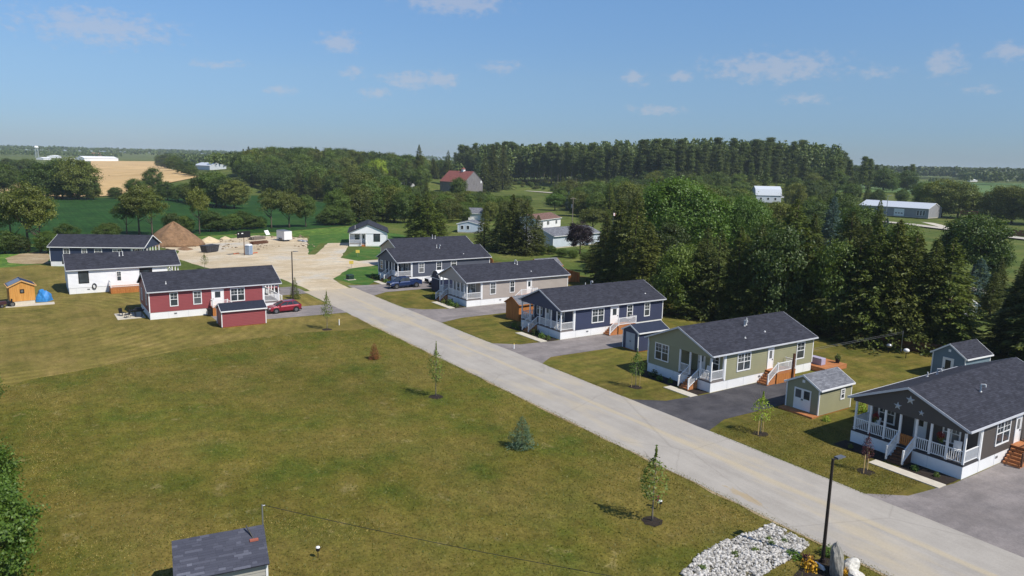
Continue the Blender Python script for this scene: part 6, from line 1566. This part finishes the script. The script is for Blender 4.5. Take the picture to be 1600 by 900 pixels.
bin_(103.4, -20.4, 'black wheeled bin beside the red house steps', BLACK); bin_(91.9, -62.0, 'dark wheeled bin beside the taupe house steps', BLACK)
# blue tarpaulin and garden tractor by the pine shed
x, y = G(69, 471); R = np.random.RandomState(8); b = bmesh.new(); bmesh.ops.create_icosphere(b, subdivisions=3, radius=1)
for v in b.verts: p = np.array(v.co); k = 1+.12*math.sin(4*p[0]+1)*math.sin(5*p[1])+.03*R.normal(); v.co = Vector((p[0]*k, p[1]*k, max(-.02, p[2]*k)))
me = bpy.data.meshes.new('tarp'); b.to_mesh(me); b.free(); me.materials.append(M('blue_tarpaulin', lin((64, 142, 206)), lin((46, 116, 184)), rough=.45)); o = bpy.data.objects.new('tarpaulin_pile', me); COL.objects.link(o); o.location = (x+.8, y, 0); o.scale = (1.3, 1.05, 1.6); tag(o, 'bright blue tarpaulin over a pile beside the pine shed', 'tarpaulin')
MB().box(121.6, 123.4, -3.2, 2.6, -.03, .06).build('patio', CONC).__setitem__('kind', 'structure')
def tractor(x, y, rz):
    T = thing('garden_tractor', 'small dark ride-on tractor beside the pine shed', 'tractor', (x, y, 0), rz); dm = M('dark_red_tin', lin((74, 46, 48)), rough=.5)
    MB().box(.1, 1.0, -.3, .3, .4, .85).build('hood', dm, T, bevel=.04); MB().box(-.7, .1, -.35, .35, .35, .55).build('chassis', BLACK, T); MB().box(-.6, -.15, -.22, .22, .6, .68).build('seat', BLACK, T); MB().box(-.66, -.58, -.22, .22, .68, 1.05).build('seat_back', BLACK, T)
    for xx, r in ((-.5, .36), (.75, .24)):
        for sd in (-1, 1): wheel(T, xx, sd*.45, r, .2, sd)
    MB().cyl((.05, 0, .8), (-.1, 0, 1.05), .025, .025, 6).build('steering_column', BLACK, T)
tractor(*[G(11, 480)[0]+.3, G(11, 480)[1]], 1.9)
# ------------------------------------------------------------------ fences
def board_fence(lb, a, b, h=1.8, mat=CEDAR, name='board_fence', z=0):
    a = Vector(a); b = Vector(b); L_ = (b-a).length; d = (b-a)/L_; T = thing(name, lb, 'fence', (a.x, a.y, z), math.atan2(d.y, d.x)); n = max(1, int(round(L_/2.4)))
    for i in range(n+1): x = L_*i/n; MB().box(x-.05, x+.05, -.05, .05, -.1, h+.08).build('post', mat, T)
    for i in range(n):
        m = MB(); x = L_*i/n+.06; e = L_*(i+1)/n-.06; k = max(1, int((e-x)/.15))
        for j in range(k): m.box(x+(e-x)*j/k+.004, x+(e-x)*(j+1)/k-.004, -.06 if j % 2 else -.064, -.04, .06, h-.02*(j % 3))
        for zz in (.35, h-.35): m.box(x, e, -.04, .0, zz, zz+.09)
        m.build('fence_panel', mat, T)
board_fence('orange cedar board fence behind the taupe house', (103.5, -84.5), (118.5, -86.5)); board_fence('orange cedar board fence behind the slate grey house', (124.5, -79.0), (140, -86), 1.9)
board_fence('short cedar fence joining the grey roofed shed', (107.5, -76.0), (104.0, -84.3)); board_fence('dark brown fence in the shade under the spruces', (40.0, -90.5), (50.0, -86.0), 1.3, BROWNW); board_fence('brown board fence along the county road', G(1534, 366), G(1640, 372), 2.2, BROWNW)
T = thing('clothes_line', 'clothes line strung from the cedar deck to a post', 'clothes line', (45.2, -87.2, 0)); MB().cyl((0, 0, -.2), (0, 0, 2.6), .05, .05, 8).build('post', GALV, T)
for k in (0, .18): MB().cyl((0, 0, 2.5-k), (.8, 17.0, 2.3-k), .012, .012, 5).build('line', GALV, T)
for i, (px, py) in enumerate(((1415, 560), (1388, 552))):
    T = thing('garden_globe', ('white round ornament hanging by the dark brown fence', 'pale grey globe on a stand under the spruces')[i], 'ornament', (*G(px, py), 0)); MB().cyl((0, 0, 0), (0, 0, .7), .04, .04, 6).build('stand', BLACK, T); MB().lathe([(.02, .68), (.25, .78), (.34, .95), (.25, 1.12), (.02, 1.2)], 14).build('globe', (WHITE, GALV)[i], T, smooth=True)
# ================================================================== BUILDINGS FARTHER OFF
def bld(label, loc, rz, W, L, wall, roofm, h, rise, name, cat='house', wins=(), vert=False, trim=None, doors=()):
    S, FR, ro = shed(label, loc, rz, W, L, wall, roofm, h, rise, trim=trim, name=name, cat=cat, vert=vert, base=.3, basem=CONC, oh=.4)
    for w in wins: window(S, FR[w[0]], w[1], w[2], w[3], w[4], w[5] if len(w) > 5 else 1, grid=False)
    for d in doors: door(S, FR[d[0]], *d[1:5])
    return S, FR, ro
RT_ = M('red_brown_tin', lin((150, 92, 80)), lin((126, 74, 66)), scale=.8, rough=.6); TIN = M('pale_tin', lin((206, 212, 218)), lin((190, 196, 204)), rough=.45)
BOARD = M('weathered_barn_boards', lin((142, 138, 138)), lin((104, 100, 102)), scale=1, rough=.9, stretch=(4, 4, .25))
def face(nx, ny): return math.atan2(-nx, ny)
x, y = ray(740, 303)
S, FR, ro = bld('large weathered grey barn with red brown roof', (x, y), face(-.97, -.24), 17, 24, BOARD, RT_, 7.6, 7.2, 'barn', 'barn', vert=True, trim=BOARD)
m = MB(); m.box(-.9, .9, -10.9, -9.1, 14.2, 16.0); o = m.build('cupola', WHITE, ro); MB().loft([[(-1.2, -11.2, 16), (1.2, -11.2, 16), (1.2, -8.8, 16), (-1.2, -8.8, 16)], [(-.05, -10.05, 17.2), (.05, -10.05, 17.2), (.05, -9.95, 17.2), (-.05, -9.95, 17.2)]]).build('cupola_roof', RT_, o)
MB().fbox(FR['F'], -7.4, -6.4, 7.0, 8.6, .02, .05).build('hay_door', WHITE, S)
x, y = ray(634, 294); bld('white farmhouse with red brown roof half hidden by trees', (x, y), face(-.8, .6), 9, 11, WHT, RT_, 4.4, 3, 'farmhouse', wins=[('F', -3, -1.6, 1.4, 3.2), ('F', 1.4, 2.8, 1.4, 3.2), ('W', 3, 4.4, 1.4, 3.2)])
for i, px in enumerate((646, 651)): suv(('dark car parked beside the white farmhouse', 'grey car parked beside the white farmhouse')[i], ray(px, 294), math.radians(40), (BLACK, GALV)[i])
# old village roofs behind the new street
x, y = G(838, 357); bld('long white bungalow with brown roof and dark windows', (x+6, y-10), face(.45, -.89), 8, 17, WHT, ROOFB, 3.2, 1.6, 'bungalow', wins=[('E', 2.5, 4, 1.2, 2.6, 2), ('E', 8.5, 10.4, 1.2, 2.6, 2), ('E', 13, 14.6, .8, 2.7, 2), ('W', 2.5, 4, 1.2, 2.6, 2), ('W', 8.5, 10.4, 1.2, 2.6, 2), ('W', 13, 14.6, .8, 2.7, 2)])
x, y = G(905, 386); bld('pale blue house with grey roof behind the purple tree', (x+8, y-9), face(.2, -.98), 9, 19, siding('pale_blue', (196, 206, 214)), ROOFG, 3.2, 1.7, 'bungalow', wins=[('W', 3, 4.5, 1.2, 2.6, 2), ('W', 12, 13.6, 1.2, 2.6, 2)])
x, y = G(866, 388); bld('small white house with grey hipped roof and striped awning', (x+4, y+1), face(-.95, .3), 8, 9, WHT, ROOFG, 3.0, 1.6, 'cottage', wins=[('F', -3, -1.8, 1.2, 2.6), ('F', 1.4, 2.6, 1.2, 2.6)])
x, y = G(726, 366); bld('pale blue cottage with covered porch behind the slate house', (x+3, y-3), face(-.75, .66), 6.5, 7, siding('ice_blue', (200, 212, 224)), ROOFG, 2.7, .9, 'cottage', wins=[('F', 1.4, 2.4, 1.0, 2.3), ('F', -.4, .6, 1.0, 2.3)])
x, y = G(772, 346); bld('white gabled cottage peeping between the dark spruces', (x+4, y), face(-.6, -.8), 6, 7, WHT, ROOFG, 2.8, 1.8, 'cottage', wins=[('F', -1, 1, 1.0, 2.3, 2)])
x, y = G(1514, 500); bld('little white shed with reddish roof on the far lawn', (x, y), face(-.9, .3), 2.4, 3, WHT, ROOFB, 2.2, .9, 'garden_shed', 'shed', doors=[('F', -.5, .5, .35, 2.1)])
# gambrel barn house
def gambrel(x, y, rz):
    S = thing('gambrel_barn', 'white gambrel roofed barn in front of the pines', 'barn', (x, y, float(hgt(x, y))), rz)
    pr = [(-4.5, 0), (4.5, 0), (4.5, 4.2), (3.2, 7.2), (0, 8.8), (-3.2, 7.2), (-4.5, 4.2)]; MB().prism(pr, 0, -14).build('wall', siding('cool_white', (206, 214, 224)), S)
    r = MB(); P = [(4.8, 3.9), (3.3, 7.3), (0, 8.95), (-3.3, 7.3), (-4.8, 3.9)]
    for a, b in zip(P[:-1], P[1:]): r.prism([a, b, (b[0], b[1]+.15), (a[0], a[1]+.15)], .3, -14.3)
    r.build('roof', TIN, S)
    fr = ((0, 0), (1, 0), (0, 1))
    for a in (-2.4, 1.2): window(S, fr, a, a+1.2, 1.4, 3.0, grid=False); window(S, fr, a+.3, a+1.3, 5, 6.4, grid=False)
    fw = ((4.5, 0), (0, -1), (1, 0)); fe = ((-4.5, 0), (0, -1), (-1, 0))
    for v in (2.5, 6.5, 10.5): window(S, fw, v, v+1.3, 1.4, 2.9, grid=False); window(S, fe, v, v+1.3, 1.4, 2.9, grid=False)
    b = MB(); b.box(-4.4, 4.4, .02, 1.6, 2.9, 3.05); b.build('balcony', WHITE, S); railing(S, (-4.3, 1.55, 3.05), (4.3, 1.55, 3.05), h=1.0, sp=.3)
x, y = ray(1205, 317); gambrel(x-1, y-5, face(-.6, -.8))
# garage by the county road
x, y = ray(1341, 335); x2, y2 = ray(1449, 343); g_ = Vector((x2-x, y2-y)); L_ = g_.length; g_.normalize()
nb = Vector((g_.y, -g_.x)); nb = nb if nb.dot(Vector((x, y))) > 0 else -nb
S, FR, ro = bld('long grey garage with pale metal roof and white roller door', (x+nb.x*7-g_.x*.0, y+nb.y*7), face(-g_.x, -g_.y), 13, L_, siding('garage_grey', (150, 150, 152)), TIN, 4.3, 2.4, 'garage', 'garage')
sd = 'E' if (Matrix.Rotation(S.rotation_euler.z, 2) @ Vector((1, 0))).dot(nb) < 0 else 'W'
for v in (L_*.52,):
    o = MB().fbox(FR[sd], v, v+4.6, .3, 3.6, .03, .09).build('roller_door', WHITE, S)
    for k in range(3): MB().fbox(FR[sd], v+.5+k*1.3, v+1.4+k*1.3, 1.4, 1.8, .09, .1).build('door_pane', GLASS, o)
    for zz in (1.1, 2.0, 2.8): MB().fbox(FR[sd], v+.05, v+4.55, zz, zz+.05, .09, .105).build('panel_groove', TRIM, o)
window(S, FR[sd], L_*.16, L_*.16+1.6, 2.2, 3.4, grid=False)
for k in range(3): window(S, FR[sd], L_*.84+k*1.3, L_*.84+k*1.3+1.0, 1.0, 3.4, grid=False)
def pole(base, top, lb, tank=False, lamp=False, mat=OLDWOOD):
    x, y = ray(*base); z0 = float(hgt(x, y)); h = top_z(x, y, *top)-z0; T = thing('utility_pole', lb, 'pole', (x, y, z0)); MB().cyl((0, 0, -.3), (0, 0, h), .17, .11, 10).build('post', mat, T)
    if tank: MB().cyl((.45, 0, h*.62), (.45, 0, h*.62+1.2), .32, .32, 12).build('transformer', GALV, T); MB().box(-.06, .06, -1.2, 1.2, h-.6, h-.45).build('crossarm', mat, T)
    if lamp: MB().bar((0, 0, h), (-.5, -1.6, h+.25), .1).build('arm', GALV, T); MB().box(-.8, -.35, -2.1, -1.5, h+.16, h+.32).build('lamp_head', GALV, T)
pole((894, 352), (894, 308), 'utility pole with grey transformer behind the brown roofed bungalow', True, mat=BARKG); pole((1384, 340), (1386, 306), 'pale lamp pole in front of the grey garage', False, True, GALV); pole((866, 304), (866, 287), 'thin pole beside the county road below the pines'); pole((871, 306), (871, 272), 'tall pale pole against the pine trunks')
def flagpole():
    x, y = G(957, 365); h = top_z(x, y, 957, 332); T = thing('flagpole', 'flagpole flying a red and white flag', 'flagpole', (x, y, 0), math.radians(-60)); MB().cyl((0, 0, -.1), (0, 0, h), .06, .04, 8).build('pole', GALV, T)
    fm = M('flag_red', lin((206, 62, 62)), rough=.8)
    for a, b, m_ in ((0, .45, fm), (.45, 1.35, WHITE), (1.35, 1.8, fm)):
        q = MB(); q.add([(a+.05, .08*math.sin(a*3), h-1.05), (b+.05, .08*math.sin(b*3), h-1.15), (b+.05, .08*math.sin(b*3), h-.25), (a+.05, .08*math.sin(a*3), h-.15), (a+.05, .08*math.sin(a*3)+.012, h-1.05), (b+.05, .08*math.sin(b*3)+.012, h-1.15), (b+.05, .08*math.sin(b*3)+.012, h-.25), (a+.05, .08*math.sin(a*3)+.012, h-.15)], [(0, 1, 2, 3), (4, 5, 6, 7), (0, 1, 5, 4), (1, 2, 6, 5), (2, 3, 7, 6), (3, 0, 4, 7)]); q.build('flag_band', m_, T)
    lf = MB(); pts = [(.0, .26), (.06, .14), (.14, .18), (.12, .02), (.22, .06), (.18, -.06), (.08, -.14), (.02, -.14), (.02, -.24), (-.02, -.24), (-.02, -.14), (-.08, -.14), (-.18, -.06), (-.22, .06), (-.12, .02), (-.14, .18), (-.06, .14)]
    for s in (-.025, .045): lf.add([(.95+a, .02+s, h-.68+b) for a, b in pts], [tuple(range(len(pts)))])
    lf.build('maple_leaf', fm, T)
flagpole()
o = MB(); o.lathe([(.05, .3), (.9, .5), (1.1, 1.0), (.9, 1.5), (.05, 1.7)], 16); q = o.build('propane_tank', WHITE, smooth=True); q.location = (*G(957, 368), -.2); q.scale = (1.6, .9, 1); tag(q, 'white domed tank near the flagpole', 'tank')
T = thing('timber_arch', 'brown timber frame arch beside the brown fence', 'arch', (*ray(1512, 350), 0), face(-.5, .86))
for xx in (-3, 3): MB().box(xx-.15, xx+.15, -.15, .15, -.2, 5.2).build('post', BROWNW, T)
MB().box(-3.3, 3.3, -.12, .12, 5.2, 5.5).build('beam', BROWNW, T); MB().box(-2.85, 2.85, -.08, .08, 4.2, 4.4).build('tie_beam', BROWNW, T)
T = thing('boat', 'white boat hull on a stand near the county road', 'boat', (*ray(1308, 340), 0), 1.0)
MB().loft([[(-2.6, -.9, .9), (-2.6, .9, .9), (-2.6, 1.0, 1.8), (-2.6, -1.0, 1.8)], [(.8, -.9, .9), (.8, .9, .9), (.8, 1.1, 1.9), (.8, -1.1, 1.9)], [(3.0, -.05, 1.5), (3.0, .05, 1.5), (3.0, .08, 2.2), (3.0, -.08, 2.2)]]).build('hull', WHITE, T); MB().loft([[(-1.4, -.7, 1.85), (.6, -.7, 1.85), (.6, .7, 1.85), (-1.4, .7, 1.85)], [(-1.2, -.5, 2.9), (-.1, -.5, 2.9), (-.1, .5, 2.9), (-1.2, .5, 2.9)]]).build('cabin', WHITE, T)
for xx in (-1.5, 1.0): MB().box(xx-.1, xx+.1, -.8, .8, 0, .9).build('cradle', BROWNW, T)
# far farms on the left
def farshed(label, px0, px1, py, h_px, wall, roofm, name, depth=18):
    a = Vector(ray(px0, py)); b = Vector(ray(px1, py)); d = (b-a); L_ = d.length; d.normalize(); dist = a.length; h = h_px*dist/F
    n = Vector((d.y, -d.x)); n = n if n.dot(a) > 0 else -n
    return bld(label, (a.x+n.x*depth/2, a.y+n.y*depth/2), face(-d.x, -d.y), depth, L_, wall, roofm, h*.62, h*.4, name, 'farm building')
farshed('very long white farm shed beyond the wheat field', 132, 185, 252, 6.5, WHT, M('bright_white_tin', (.85, .86, .87, 1), rough=.5), 'farm_shed', 20)
farshed('red roofed house above the long white farm shed', 146, 160, 246, 6, M('pale_red_wall', lin((186, 134, 126)), rough=.8), M('pink_red_roof', lin((196, 128, 118)), rough=.7), 'farmhouse', 12)
farshed('low white building half hidden left of the long farm shed', 68, 80, 250, 3.5, WHT, WHITE, 'farm_shed', 14); farshed('small pale building behind the hedgerow trees', 86, 96, 247, 3.5, WHT, WHITE, 'farm_shed', 14); farshed('pale building at the end of the long farm shed', 112, 120, 251, 3, WHT, WHITE, 'farm_shed', 12)
farshed('pale grey farm building with white gable among trees', 303, 328, 266, 10, siding('farm_grey', (196, 204, 212)), TIN, 'farm_shed', 14); farshed('small white farmhouse at the edge of the wheat field', 266, 281, 263, 6, WHT, ROOFG, 'farmhouse', 10); farshed('little cream shed behind the pale grey farm building', 293, 302, 256, 5, BEIGE, TIN, 'farm_shed', 8)
farshed('tiny white building in the far right wood', 1516, 1527, 284, 3, WHT, WHITE, 'farm_shed', 12)
x, y = ray(58, 247); d_ = math.hypot(x, y); z0 = float(hgt(x, y)); T = thing('water_tower', 'distant white water tower on the left horizon', 'water tower', (x, y, z0)); ht = top_z(x, y, 58, 227.5)-z0; rr = 2.6*d_/F
MB().lathe([(.3, ht-rr*1.9), (rr, ht-rr*1.1), (rr, ht-rr*.7), (rr*.7, ht-rr*.2), (.2, ht)], 18).build('tank', WHITE, T, smooth=True)
for i in range(5): a = 6.283*i/5; MB().cyl((math.cos(a)*rr*.9, math.sin(a)*rr*.9, 0), (math.cos(a)*rr*.7, math.sin(a)*rr*.7, ht-rr*1.2), rr*.07, rr*.07, 6).build('leg', TIN, T)
# ------------------------------------------------------------------ haze: the air between here and the horizon
hb = MB().box(-620, 5550, -5550, 3750, -1.5, 62); o = hb.build('haze', None); o['kind'] = 'stuff'; tag(o, 'pale summer haze filling the air over the fields', 'haze')
hm = bpy.data.materials.new('haze_air'); hm.use_nodes = True; hm.node_tree.nodes.clear()
ho = hm.node_tree.nodes.new('ShaderNodeOutputMaterial'); hv = hm.node_tree.nodes.new('ShaderNodeVolumePrincipled')
hv.inputs['Color'].default_value = (.74, .85, 1.0, 1); hv.inputs['Density'].default_value = 1.0e-4; hv.inputs['Anisotropy'].default_value = 0
hm.node_tree.links.new(hv.outputs[0], ho.inputs['Volume']); o.data.materials.append(hm)

all_grass()
